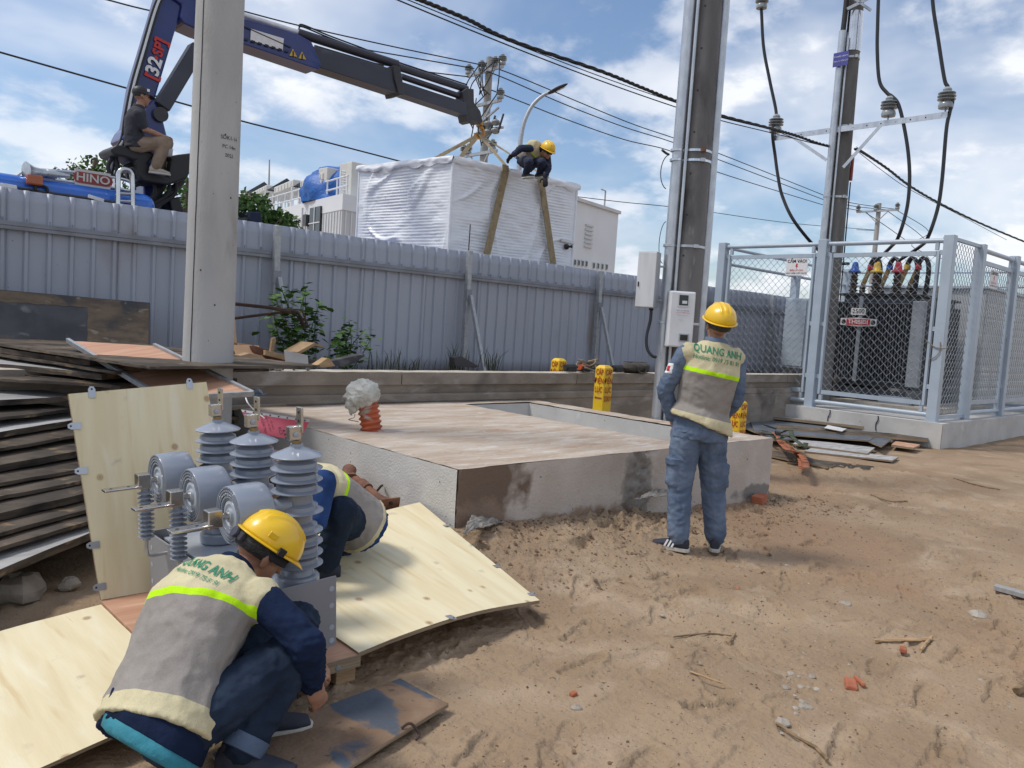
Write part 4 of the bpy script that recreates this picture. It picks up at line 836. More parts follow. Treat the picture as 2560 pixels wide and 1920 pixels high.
    for k in range(7): MB().box(c-ex*.3+ex*(k*.1)-ey*.085-V((0, .006, 0)), (.06, .004, .028)).build('chart_row', 'print_black', t)
    for cx_ in (398, 450):
        q = [pj(cx_+a, y_+(cx_-398)*.3, -.212) for a, y_ in ((-22, 320), (22, 328), (-2, 282))]; n3 = V((0, -1, 0))
        MB().add(q+[p+n3*.006 for p in q], ((0, 1, 2), (5, 4, 3), (0, 3, 4, 1), (1, 4, 5, 2), (2, 5, 3, 0))).build('warning_triangle', 'cap_yellow', t); p = (q[0]+q[1]+q[2])/3
        MB().box(p+n3*.008, (.02, .004, .08)).build('warning_symbol', 'print_black', t)
    hk = pj(1474, 700); hk2 = pj(1472, 750)
    MB().tube([hk, hk.lerp(hk2, .45)], .06, 10).build('hook_swivel', 'hook_gold', t, smooth=True)
    h = hk.lerp(hk2, .45); rr_ = .10; c = h-UZ*.12
    MB().tube([c+V((math.sin(a)*rr_, 0, math.cos(a)*rr_)) for a in np.linspace(0, 4.4, 16)], .03, 8).build('hook', 'hook_gold', t, smooth=True)
    b = MB(); pprism(b, z2, [(152, 1218), (212, 1222), (222, 1310), (150, 1310)], 10.9, .35); b.build('tool_box', 'navy', t, bevel=.015)
    b = MB(); pprism(b, z2, [(70, 1255), (150, 1252), (150, 1310), (70, 1310)], 10.95, .3); b.build('bed_stake', 'dark_metal', t, bevel=.01)
    return h-UZ*.16
HOOK = truck()
# ------------------------------------------------------------------ wrapped kiosk in the slings
def ray(x, y): return FW+RT*((x*PX-1280)/2000)+DN*((y*PX-960)/2000)
def hit(x, y, p, n):
    v = ray(x, y); return CO+v*((p-CO).dot(n)/v.dot(n))
BN, BL_, BR_ = A(980, 343, d=12.5), A(778, 366, d=13.88), A(1245, 414, d=14.30)
BL_.z = BN.z; BR_.z = BN.z-.03; BZ0 = 1.65
def wrapped_kiosk():
    t = thing('wrapped_kiosk', 'big kiosk in white plastic wrap hanging in lifting slings', 'wrapped box', (BL_+BR_)/2-V((0, 0, BN.z-BZ0)))
    far = BL_+BR_-BN; eL = BL_-BN; eR = BR_-BN; ctr = (BL_+BR_)/2
    def face(p0, p1, nm, nu, nv, seed):
        e = p1-p0; n = e.cross(UZ).normalized(); 
        if n.dot(p0+e/2-ctr) < 0: n = -n
        H = BN.z-BZ0
        def f(u, v):
            p = p0+e*u; z = BZ0+H*v; s = u*e.length
            fold = math.sin(z*2*math.pi/.05+2.2*noise.noise(V((s*.9+seed, z*2.2, 0)))+1.5*noise.noise(V((s*.3, seed, z))))*.0055*(.35+.65*abs(noise.noise(V((s*1.3, z*1.1, seed)))+.5))
            w = noise.fractal(V((s*1.6+seed, z*2.6, 1)), 1, 2, 4)*.03
            k = abs(noise.noise(V((s*1.1+seed*2, z*1.0+s*.6, 5)))); crease = .035*math.exp(-(k/.035)**2)
            edge = min(1, 8*u, 8*(1-u)); return p+V((0, 0, z))-V((0, 0, p.z))+n*((fold+w+crease)*max(.15, edge)+.01)
        b = MB(); b.grid(f, nu, nv); b.build(nm, 'wrap', t, smooth=180, fix=False)
        MB().tube([V((p0.x, p0.y, BZ0+.01))+n*.008, V((p0.x, p0.y, BN.z))+n*.008], .026, 10).build('taped_corner', 'wrap', t, smooth=True)
    face(BN, BL_, 'side_sheet', 110, 260, 1); face(BR_, BN, 'front_sheet', 150, 260, 4); face(far, BR_, 'end_sheet', 40, 40, 9); face(BL_, far, 'back_sheet', 40, 40, 13)
    # rumpled top sheet with a lip hanging over the edges
    def top(u, v):
        s = 1.03; p = ctr+(eL*(v-.5)+eR*(u-.5))*s; p.z = BN.z+.03+.06*math.sin(math.pi*u)*math.sin(math.pi*v)+noise.fractal(p*2.4, 1, 2, 4)*.03; return p
    b = MB(); b.grid(top, 70, 60); b.build('top_sheet', 'wrap', t, smooth=180)
    def lip(p0, p1, nm, sd):
        e = p1-p0; n = e.cross(UZ).normalized(); n = -n if n.dot(p0+e/2-ctr) < 0 else n
        def f(u, v):
            p = p0+e*(u*1.03-.015); dr = .10+.10*abs(noise.noise(V((u*7, sd, 0)))); q = p+n*(.05+.02*math.sin(v*3)+.02*noise.noise(V((u*16, v*2, sd)))); q.z = BN.z+.045-dr*v+.015*noise.noise(V((u*9, v, sd))); return q
        b = MB(); b.grid(f, 90, 7); b.build(nm, 'wrap', t, smooth=180)
    lip(BN, BL_, 'hanging_lip', 2); lip(BR_, BN, 'hanging_lip', 5)
    MB().hexa([V((p.x, p.y, BZ0)) for p in (BN.lerp(ctr, .04), BR_.lerp(ctr, .04), far.lerp(ctr, .04), BL_.lerp(ctr, .04))], [V((p.x, p.y, BN.z-.02)) for p in (BN.lerp(ctr, .04), BR_.lerp(ctr, .04), far.lerp(ctr, .04), BL_.lerp(ctr, .04))]).build('kiosk_body', 'white_paint', t)
    n = eR.cross(UZ).normalized(); n = -n if n.dot(BN-ctr) < 0 else n
    q = hit(*z3(1190, 1330), BN, n); MB().lathe([(.05, 0), (.05, .03), (.02, .05), (.02, .12), (.03, .14), (0, .15)], 12, q+n*.02, n).build('door_knob', 'black', t)
    q = hit(*z3(1150, 1275), BN, n)+n*.03; q2 = hit(*z3(1250, 1300), BN, n)+n*.03; MB().bar(q, q2, .03, .05).build('door_head', 'white_paint', t)
    return n
NF = wrapped_kiosk()
def slings():
    t = thing('lifting_sling', 'tan webbing lifting slings running from the crane hook round the wrapped kiosk', 'sling', HOOK)
    eL = BL_-BN; H = HOOK
    def ribbon(pts, w, nm, wd):
        b = MB(); k = len(pts)
        for a, c in zip(pts[:-1], pts[1:]):
            d = (c-a).normalized(); s = (wd-d*wd.dot(d)).normalized(); nn = d.cross(s)*.006; q = [a-s*w/2, a+s*w/2, c+s*w/2, c-s*w/2]; b.hexa([p-nn for p in q], [p+nn for p in q])
        b.build(nm, 'sling', t)
    ex = (BR_-BN).normalized()
    for (a, lo) in (((690, 690), (515, 1420)), ((970, 765), (1062, 1500))):
        p = hit(*z3(*a), BN, NF); p.z = BN.z+.07; l = hit(*z3(*lo), BN, NF)+NF*.06; dd = (l-p); l2 = p+NF*.06+dd*((BZ0-p.z)/(dd.z)); pb = p+eL*1.03; lb = l2+eL*1.03+V((0, 0, 0))-NF*.12
        pf = p+NF*.07
        ribbon([H, pf], .075, 'sling_leg', ex); ribbon([pf, pf-UZ*.10+NF*.02, l2], .135, 'sling_drop', ex); ribbon([H, pb-NF*.06], .085, 'sling_leg', ex); ribbon([pb-NF*.06, lb-NF*.06], .13, 'sling_drop', ex)
        ribbon([l2-UZ*.02, lb-UZ*.02], .13, 'sling_underside', ex)
slings()
# ------------------------------------------------------------------ white factory buildings
def building_left():
    K, Lp, Rp = A(741, 418, d=45), A(608, 450, d=53.5), A(830, 432, d=47.5)
    zt = K.z; t = thing('white_factory', 'white clad factory block with rooftop chillers left of the kiosk', 'building', (K.x, K.y, 0))
    e = (Lp-K); e.z = 0; Lf = K+e*2.2; r_ = (Rp-K); r_.z = 0; n = V((0, 0, 0))
    q = [V((p.x, p.y, 0)) for p in (K, K+r_*4, K+r_*4+e*2.2, Lf)]; MB().hexa(q, [p+UZ*(zt-.9) for p in q]).build('wall', 'building_clad', t)
    c = (q[0]+q[2])/2; q2 = [c+(p-c)*1.006 for p in q]; MB().hexa([p+UZ*(zt-.9) for p in q2], [p+UZ*zt for p in q2]).build('parapet', 'building_white', t)
    nl = e.cross(UZ).normalized(); nl = -nl if nl.dot(K-c) < 0 else nl; ed = e.normalized()
    for i in range(44):
        p = V((K.x, K.y, 0))+ed*(.25+i*.42); MB().bar(p+nl*.03+UZ*.1, p+nl*.03+UZ*(zt-.95), .05, .06, ed).build('cladding_rib', 'building_white', t)
    rd = r_.normalized(); nr = rd.cross(UZ).normalized(); nr = -nr if nr.dot(K-c) < 0 else nr
    for i in range(12):
        p = V((K.x, K.y, 0))+rd*(.25+i*.42); MB().bar(p+nr*.03+UZ*.1, p+nr*.03+UZ*(zt-.95), .05, .06, rd).build('cladding_rib', 'building_white', t)
    w0, w1 = hit(*z2(505, 1292), K, nl), hit(*z2(565, 1290), K, nl); hz = 1.9; zc = w0.z
    wd = MB().bar(V((w0.x, w0.y, zc))+nl*.1, V((w1.x, w1.y, zc))+nl*.1, .12, hz).build('window', 'win_dark', t); mid = (w0+w1)/2; mid.z = zc
    MB().bar(mid+nl*.18-UZ*hz/2, mid+nl*.18+UZ*hz/2, .06, .06).build('mullion', 'building_white', wd); MB().bar(V((w0.x, w0.y, zc))+nl*.18, V((w1.x, w1.y, zc))+nl*.18, .06, .06).build('transom', 'building_white', wd)
    p = hit(*z2(470, 1200), K, nl)+nl*.2; MB().tube([V((p.x, p.y, 0)), p], .07, 8).build('downpipe', 'building_white', t); p2 = hit(*z2(488, 1272), K, nl)+nl*.1; MB().box(p2, (.4, .4, .7)).build('vent', 'win_dark', t)
    # handrail on the roof edge
    for h_ in (.55, 1.1): MB().tube([K+ed*.3-nl*.4+UZ*h_, K+ed*22-nl*.4+UZ*h_], .05, 6).build('handrail', 'building_white', t)
    for i in range(15):
        p = K+ed*(.4+i*1.5)-nl*.4; MB().tube([p, p+UZ*1.1], .05, 6).build('handrail_post', 'building_white', t)
    def chiller(x0_, x1_, yt, yb, d_, lab):
        a, b_, c_ = A(*z2(x0_, yb), d=d_), A(*z2(x1_, yb), d=d_*.93), A(*z2(x0_, yt), d=d_); zb = max(a.z, zt+.3); zt_ = c_.z
        q = thing('rooftop_chiller', lab, 'chiller', (a.x, a.y, zt-.1), 0, 'rooftop chillers')
        u = (b_-a); u.z = 0; v = nl*-3.0; base = [V((p.x, p.y, zb+.5)) for p in (a, a+u, a+u+v, a+v)]; tp = [V((p.x, p.y, zt_)) for p in (a, a+u, a+u+v, a+v)]
        MB().hexa(base, tp).build('casing', 'ac_white', q, bevel=.08)
        for i in range(6):
            p = base[0].lerp(base[1], (i+.5)/6)+nl*.02; MB().bar(V((p.x, p.y, zb+.6)), V((p.x, p.y, zt_-.1)), .06, .08).build('panel_joint', 'building_white', q)
        for p in base: MB().bar(V((p.x, p.y, zt-.1)), V((p.x, p.y, zb+.5)), .15, .15).build('leg', 'ac_white', q)
        p = base[1]; MB().add([base[1], base[2], (base[1]+base[2])/2+UZ*1.1, base[1]-u.normalized()*.2, base[2]-u.normalized()*.2, (base[1]+base[2])/2+UZ*1.1-u.normalized()*.2], ((0, 1, 2), (5, 4, 3), (0, 3, 4, 1), (1, 4, 5, 2), (2, 5, 3, 0))).build('hood', 'win_dark', q)
    chiller(435, 560, 1040, 1128, 52, 'nearest white rooftop chiller beside the blue tarpaulin'); chiller(285, 392, 1078, 1160, 57, 'second white rooftop chiller on the factory'); chiller(155, 240, 1108, 1175, 63, 'third white rooftop chiller along the factory roof'); chiller(60, 120, 1138, 1185, 70, 'farthest white rooftop chiller next to the concrete pole')
    p = A(*z2(262, 1105), d=66); p1 = A(*z2(262, 920), d=66); MB().tube([V((p.x, p.y, zt)), p1], [.12, .05], 6).build('mast', 'far_concrete', t)
    # tarpaulin-covered plant with a ladder
    o = A(*z2(680, 1090), d=50); tt = thing('covered_roof_plant', 'rooftop plant bundled in bright blue tarpaulin', 'tarpaulin', V((o.x, o.y, zt)))
    hh = A(*z2(680, 972), d=50).z-zt
    def f(u, v):
        a = 2*math.pi*u; th = math.pi/2*v; rx = 2.5*(math.cos(th)**.6); d = V((math.cos(a), math.sin(a), 0))*rx; r_n = 1+.18*noise.noise(V((d.x, d.y, v*3)))+.1*noise.noise(V((d.x*3, d.y*3, v*5))); return V((o.x, o.y, zt))+R0*(d.x*1.05*r_n)+F0*(d.y*.8*r_n)+UZ*(hh*math.sin(th)*(1+.08*noise.noise(V((d.x*2, d.y*2, 3)))))
    MB().grid(f, 40, 14).build('tarpaulin', 'tarp_blue', tt, smooth=180)
    c0 = A(*z2(615, 1050), d=49); MB().box(c0, (1.3, 1.3, 1.5)).build('duct', 'ac_white', tt, bevel=.05); c0 = A(*z2(755, 1065), d=48); MB().box(c0, (1.4, 1.4, 2.4)).build('tank', 'ac_white', tt, bevel=.05)
    l0, l1 = A(*z2(700, 1100), d=47.5), A(*z2(703, 980), d=47.5)
    for s in (-.3, .3): MB().tube([l0+R0*s, l1+R0*s], .05, 5).build('ladder_rail', 'building_white', tt)
    for i in range(8): p = l0.lerp(l1, (i+.5)/8); MB().tube([p-R0*.3, p+R0*.3], .04, 5).build('ladder_rung', 'building_white', tt)
building_left()
def building_right():
    a, b_ = A(1225, 428, d=44), A(1336, 462.6, d=48.9); zt = b_.z
    t = thing('white_warehouse', 'plain white warehouse block right of the wrapped kiosk', 'building', (a.x, a.y, 0))
    e = b_-a; e.z = 0; d = e.normalized(); n = d.cross(UZ).normalized(); n = -n if n.dot(CO-a) < 0 else n
    q = [V((p.x, p.y, 0)) for p in (a, b_, b_-n*15, a-n*15)]; MB().hexa(q, [p+UZ*zt for p in q]).build('wall', 'building_white', t)
    c = (q[0]+q[2])/2; q2 = [c+(p-c)*1.02 for p in q]; MB().hexa([p+UZ*zt for p in q2], [p+UZ*(zt+.18) for p in q2]).build('roof_edge', 'building_clad', t)
    for x0_, x1_, yy in ((1247, 1370, 1460), (1397, 1533, 1485)):
        for k in range(4):
            f = (k+.5)/4; p = hit(*z3(x0_+(x1_-x0_)*f, yy+(k-1.5)*4), a, n); w = .20
            fr = MB().bar(p-d*w/2+n*.03, p+d*w/2+n*.02, .05, .36).build('window', 'building_clad', t); MB().bar(p-d*(w/2-.015)+n*.05, p+d*(w/2-.015)+n*.05, .05, .27).build('pane', 'win_dark', fr)
    p = hit(*z3(1372, 1247), a, n)
    for k in range(6): MB().bar(p-d*.42+n*.05+UZ*(-.6+k*.24), p+d*.42+n*.05+UZ*(-.6+k*.24), .1, .1).build('louvre', 'building_clad', t)
    p = hit(*z3(1535, 1040), a, n)+n*-.3; MB().tube([V((p.x, p.y, zt)), V((p.x, p.y, zt+1.2)), V((p.x, p.y, zt+1.2))-d*.5], .05, 5).build('vent_pipe', 'far_concrete', t)
building_right()
# ------------------------------------------------------------------ street lamp, line poles and wires
def street_lamp():
    pts = curve([A(x, y, d=22) for x, y in ((1121, 400), (1122, 345), (1125, 300), (1133, 262), (1150, 228), (1172, 207), (1190, 199))], 8); b0 = pts[0].copy(); b0.z = 0
    t = thing('street_lamp', 'curved grey street lamp rising behind the crouching rigger', 'street lamp', b0); k = len(pts)
    MB().tube([b0]+pts, [.09]+[.075-.035*i/k for i in range(k)], 10).build('pole', 'galv_dull', t, smooth=True)
    a, c = A(1184, 202, d=22), A(1226, 181, d=22); d = (c-a).normalized(); L = (c-a).length; s, u = frame_of(d)
    b = MB(); b.grid(lambda x, v: a+d*(L*x)+s*(math.cos(2*math.pi*v)*.16*math.sin(math.pi*min(1, .12+x*.86))**.6)+u*(math.sin(2*math.pi*v)*.05*math.sin(math.pi*min(1, .1+.88*x))**.5), 12, 17); b.build('lamp_head', 'charcoal', t, smooth=True)
    for f in (.45, .6, .75): MB().lathe([(.055, 0), (.05, .012), (0, .014)], 10, a+d*(L*f)-u*.045, -u).build('led_lens', 'stainless', t)
street_lamp()
def line_pole(base, ztop, arms, label, scale=1.0, jumble=True):
    t = thing('line_pole', label, 'utility pole', base)
    MB().lathe([(.19*scale, 0), (.13*scale, ztop)], 14, base).build('shaft', 'far_concrete', t, smooth=True)
    ax = V((0, 1, 0))
    for z, l0, l1, ins in arms:
        c = base+UZ*z-V((.2, 0, 0)); MB().bar(c+ax*l0, c+ax*l1, .09, .11).build('crossarm', 'galv_dull', t)
        for s in (l0*.55, l1*.55): MB().bar(c+ax*s, c-UZ*.7, .05, .05).build('crossarm_brace', 'galv_dull', t)
        for s in ins:
            b = MB(); pin_insulator(b, c+ax*s+UZ*.05, 1.15); b.build('insulator', 'porcelain', t, smooth=50)
    return t
P1 = A(1045, 345, d=30); P1.z = 0
t = line_pole(P1, 11.3, [(10.75, -1.0, 1.0, (-.95, -.55, .2, .95)), (9.55, -1.0, .9, (-.95, .85)), (7.75, -.95, 1.05, (-.7, .95, .7))], 'distribution line pole crowded with crossarms and insulators behind the kiosk')
for k in range(3):
    for z, r_ in ((8.75, .16), (8.45, .16)):
        c = P1+V((-.3, -.9+k*.42, z)); MB().lathe([(.03, -.12), (r_, -.04), (r_, .02), (.05, .08), (.03, .16)], 12, c, (.3, .3, 1)).build('fuse_cutout', 'porcelain', t, smooth=50)
    MB().bar(P1+V((-.25, -1.0+k*.45, 8.4)), P1+V((-.3, -1.3+k*.45, 9.0)), .05, .06).build('fuse_tube', 'boom_grey', t)
MB().bar(P1+V((-.2, -1.2, 8.55)), P1+V((-.2, .2, 8.65)), .08, .08).build('crossarm', 'galv_dull', t); MB().bar(P1+V((-.2, -.9, 9.3)), P1+V((-.2, .3, 8.8)), .06, .06).build('crossarm_brace', 'galv_dull', t)
for k in range(12):
    y0_, y1_ = random.uniform(-1.0, 1.0), random.uniform(-1.0, 1.0); za, zb = random.choice(((11.0, 9.8), (9.8, 8.6), (8.5, 8.1), (11, 9.9), (9.9, 8.7), (9.8, 8.0)))
    a, c = P1+V((-.3, y0_, za)), P1+V((-.3, y1_, zb)); m = (a+c)/2+V((-.2, random.choice((-1, 1))*random.uniform(.2, .45), -.1)); MB().tube(curve([a, m, c], 8), .022, 5).build('jumper_wire', 'wire_black', t)
P2 = A(1884, 600, d=50); P2.z = 0
line_pole(P2, 10.4, [(9.9, -1.3, 1.3, (-1.2, .1, 1.2))], 'thin far line pole with one crossarm seen above the cage')
def wire(pts, Y, r, label, n=5, grp='overhead wires'):
    o = MB().tube(curve([A(x, y, Y=Y) for x, y in pts], 6), r, n).build('overhead_wire', 'wire_black', None, smooth=True); tag(o, label, 'wire', grp)
YW = 22.8
wire([(150, -22), (233, 0), (333, 25), (560, 72), (769, 104), (1024, 148)], YW, .022, 'thin wire running behind the crane boom from the top left')
wire([(340, -24), (430, -2), (525, 24), (649, 56), (850, 101), (1039, 140)], YW, .022, 'thin wire just above the crane jib')
wire([(700, 118), (900, 152), (1012, 166)], YW, .022, 'short wire meeting the crowded line pole from behind the jib')
wire([z3(560, -70), z3(740, 0), z3(1200, 200), z3(1659, 375), z4(520, 1048), z4(845, 1170), z4(1659, 1480), z5(280, 1382), z5(480, 1425), z5(710, 1450)], YW, .022, 'lower of the paired line wires crossing behind the dark pole')
wire([z3(650, -90), z3(880, 0), z3(1659, 325), z4(525, 1015), z4(850, 1125), z4(1659, 1447), z5(280, 1352), z5(480, 1405), z5(770, 1446)], YW, .022, 'upper of the paired line wires crossing behind the dark pole')
wire([z3(600, 80), z3(880, 190), z3(1200, 315), z3(1659, 475), z4(510, 1115), z4(840, 1265), z4(1659, 1520), z5(280, 1415), z5(560, 1462)], YW, .022, 'line wire sloping down to the fitting on the dark pole')
wire([z5(775, 1450), z5(1000, 1600), z6(1380, 205), z6(1600, 300)], 21.6, .022, 'wire falling right from the far crossarm, uppermost'); wire([z5(710, 1455), z5(900, 1590), z5(980, 1659)], 21.6, .022, 'wire falling right from the far crossarm, middle one'); wire([z5(565, 1470), z5(700, 1560), z5(840, 1659)], 21.6, .022, 'wire falling right from the far crossarm, lowest')
wire([(-60, 96), (0, 113), (250, 184), (420, 231), (520, 261), (700, 306), (870, 350)], 18, .02, 'single low wire crossing the clouds at the left')
wire([z3(1250, 928), z3(1320, 935), z3(1659, 975), z4(475, 1527), z4(810, 1570), z4(1430, 1655), z5(630, 1590), z6(1000, 95), z6(1120, 100)], 30, .022, 'faint low wire behind the warehouse and the dark pole')
def twist(pts, Y, r, label):
    c = curve([A(x, y, Y=Y) for x, y in pts], 26); b = MB()
    t = thing('bundled_cable', label, 'cable', c[-1])
    for k in range(3):
        q = []
        for i, p in enumerate(c):
            a = i*.55+k*2.094; d = (c[min(i+1, len(c)-1)]-c[max(i-1, 0)]).normalized(); s, u = frame_of(d); q.append(p+s*math.cos(a)*r+u*math.sin(a)*r)
        MB().tube(q, r*.95, 5).build('strand', 'wire_black', t, smooth=True)
YB = 6.95
twist([z2(1000, -55), z2(1130, 0), z2(1400, 110), z2(1659, 235), z4(0, 525), z4(300, 645), z4(545, 742), z4(875, 850), z4(1260, 950), z4(1440, 1000), z5(240, 992), z5(400, 1030)], YB, .013, 'thick twisted cable bundle sagging from the top to the crossarm pole')
twist([z5(490, 1030), z5(530, 1045), z5(700, 1155), z5(870, 1285), z5(1070, 1402), z5(1350, 1540), z5(1659, 1670)], YB, .014, 'thick twisted cable bundle falling right from the crossarm pole')
for dy, r_, lab in (((0, 52, 55, 75), .006, 'thin wire just under the twisted cable bundle'), ((0, 74, 90, 120), .008, 'lowest wire under the twisted cable bundle')):
    wire([z2(880, -60+dy[0]), z2(1000 if r_ > .007 else 1060, 0), z2(1659, 245 if r_ < .007 else 270), z4(0, 565 if r_ < .007 else 597), z4(545, 755 if r_ < .007 else 788), z4(875, 865 if r_ < .007 else 888), z4(1280, 965 if r_ < .007 else 987), z5(100, 965), z5(400, 1040)], YB, r_, lab)
wire([z5(500, 1040), z5(680, 1180), z5(870, 1310), z5(1200, 1480), z5(1540, 1659)], YB, .006, 'thin wire falling right under the twisted bundle'); wire([z5(500, 1015), z5(600, 1080), z5(690, 1145), z5(760, 1190)], YB, .006, 'short slack wire beside the crossarm pole')
wire([z4(460, 1112), z4(490, 1135), z4(510, 1145)], 5.05, .012, 'dead end clamp on the dark pole', 6)
# ------------------------------------------------------------------ trees behind the fence
def foliage(b, c, rx, ry, rz, n, s0, s1, hollow=.35, drop=0):
    for _ in range(n):
        while True:
            p = V((random.uniform(-1, 1), random.uniform(-1, 1), random.uniform(-1, 1)))
            if hollow < p.length < 1 and noise.noise(p*2.3+c) > -.22: break
        o = c+V((p.x*rx, p.y*ry, p.z*rz)); s = random.uniform(s0, s1); d = V((random.gauss(0, 1), random.gauss(0, 1), random.gauss(-drop, .7))).normalized(); a = d.orthogonal().normalized(); a = Matrix.Rotation(random.uniform(0, 6.3), 3, d) @ a; w = a*s*.28
        b.add([o, o+d*s*.5+w, o+d*s, o+d*s*.5-w], ((0, 1, 2, 3),))
def tree(px, py, Y, rw, rh, n, label, s=(.06, .12)):
    c = A(px, py, Y=Y); t = thing('tree', label, 'tree', (c.x, c.y, 0)); base = V((c.x, c.y, 0))
    MB().tube(curve([base, base.lerp(c, .5)+V((.1, 0, 0)), c-UZ*rh*.4, c+UZ*rh*.5], 5), [.09-.0035*i for i in range(16)], 8).build('trunk', 'bark', t)
    for k in range(6):
        a = k*1.05; MB().tube([c-UZ*rh*.5, c+V((math.cos(a)*rw*.6, math.sin(a)*rw*.6, rh*random.uniform(-.1, .6)))], [.03, .008], 5).build('branch', 'bark', t)
    b = MB()
    for k in range(7): q = c+V((random.uniform(-.6, .6)*rw, random.uniform(-.6, .6)*rw, random.uniform(-.5, .6)*rh)); foliage(b, q, rw*.5, rw*.5, rh*.45, n//7, s[0], s[1], .1, .4)
    b.build('crown', 'leaf', t, fix=False)
tree(206, 372, 15.5, .75, .5, 900, 'sparse tree top showing above the truck cab'); tree(404, 440, 14, .5, .7, 900, 'thin leafy tree showing left of the concrete pole behind the crane'); tree(560, 478, 11.5, .62, .48, 2400, 'small bright green tree just right of the concrete pole')
# ------------------------------------------------------------------ plywood knots (added to the plywood material)
def knots(name, sc, rare, c1=(.36, .20, .085)):
    n, L, p = nodes_of(name); base = p.inputs['Base Color'].links[0].from_socket; tc = n.new('ShaderNodeTexCoord'); mp = n.new('ShaderNodeMapping'); mp.inputs['Scale'].default_value = (1, .8, 1); L(tc.outputs['Object'], mp.inputs[0])
    v = n.new('ShaderNodeTexVoronoi'); v.inputs['Scale'].default_value = sc; L(mp.outputs[0], v.inputs['Vector'])
    k = n.new('ShaderNodeMapRange'); k.interpolation_type = 'SMOOTHSTEP'; L(v.outputs['Distance'], k.inputs[0]); k.inputs[1].default_value = .05; k.inputs[2].default_value = .15; k.inputs[3].default_value = 1; k.inputs[4].default_value = 0
    s = n.new('ShaderNodeSeparateColor'); L(v.outputs['Color'], s.inputs[0]); g = n.new('ShaderNodeMath'); g.operation = 'GREATER_THAN'; L(s.outputs[0], g.inputs[0]); g.inputs[1].default_value = rare
    w = n.new('ShaderNodeMath'); w.operation = 'SINE'; m2 = n.new('ShaderNodeMath'); m2.operation = 'MULTIPLY'; L(v.outputs['Distance'], m2.inputs[0]); m2.inputs[1].default_value = 160; L(m2.outputs[0], w.inputs[0])
    w2 = n.new('ShaderNodeMapRange'); L(w.outputs[0], w2.inputs[0]); w2.inputs[1].default_value = -1; w2.inputs[2].default_value = 1; w2.inputs[3].default_value = .45; w2.inputs[4].default_value = .95
    f = n.new('ShaderNodeMath'); f.operation = 'MULTIPLY'; L(k.outputs[0], f.inputs[0]); L(g.outputs[0], f.inputs[1]); f2 = n.new('ShaderNodeMath'); f2.operation = 'MULTIPLY'; L(f.outputs[0], f2.inputs[0]); L(w2.outputs[0], f2.inputs[1])
    mx = n.new('ShaderNodeMix'); mx.data_type = 'RGBA'; L(f2.outputs[0], mx.inputs[0]); L(base, mx.inputs[6]); mx.inputs[7].default_value = (*c1, 1); L(mx.outputs[2], p.inputs['Base Color'])
knots('plywood', 6.2, .22, (.30, .155, .06))
zb1, zb2, zb3, zb4, z7, z7b, z80 = zm(560, 720, 2.765), zm(300, 920, 2.765), zm(0, 1240, 2.4395), zm(640, 1200, 2.304), zm(1320, 640, 2.592), zm(1040, 640, 2.37), zm(0, 640, 2.592)
def sheet(name, q, t, m, label, cat='plywood sheet', bow=0, edge='ply_edge', grp=None, nu=24, nv=24, bowaxis=0):
    """real sheet of board: curved top, underside and edges; q = four corners (near-left, near-right, far-right, far-left)"""
    a, b_, c, d = [V3(p) for p in q]; n = (b_-a).cross(d-a).normalized(); n = -n if n.z < -.01 else n
    f = lambda u, v: a.lerp(b_, u).lerp(d.lerp(c, u), v)+n*(bow*math.sin(math.pi*(u if bowaxis == 0 else v))+.0025*noise.noise(V((u*6+a.x*9, v*6, a.y*5))))
    o = thing(name, label, cat, (a+b_+c+d)/4, 0, grp)
    MB().grid(f, nu, nv).build('face', m, o, smooth=180, fix=False)
    MB().grid(lambda u, v: f(1-u, v)-n*t, nu, nv).build('underside', m, o, smooth=180, fix=False)
    g = MB()
    for h in (lambda s: f(s, 0), lambda s: f(1, s), lambda s: f(1-s, 1), lambda s: f(0, 1-s)):
        g.grid(lambda u, v: h(u)-n*(t*(1-v)), nu, 2)
    g.build('edge', edge, o, fix=False); o['_n'] = n[:]; return o, f, n
def tab(o, p, n, d):
    """galvanised crate clip: eared plate sticking out past the edge"""
    n = V3(n).normalized(); d = V3(d); d = (d-n*d.dot(n)).normalized(); s = n.cross(d); w = .016
    poly = [(-w, -.03), (w, -.03), (w, .012), (w*.5, .026), (-w*.5, .026), (-w, .012)]
    c = MB().prism(poly, V3(p)+n*.002, s, d, n*.003).build('steel_clip', 'galv', o, fix=True); MB().lathe([(.005, 0), (.004, .002), (0, .002)], 8, V3(p)+n*.005+d*.013, n).build('clip_hole', 'black', c)
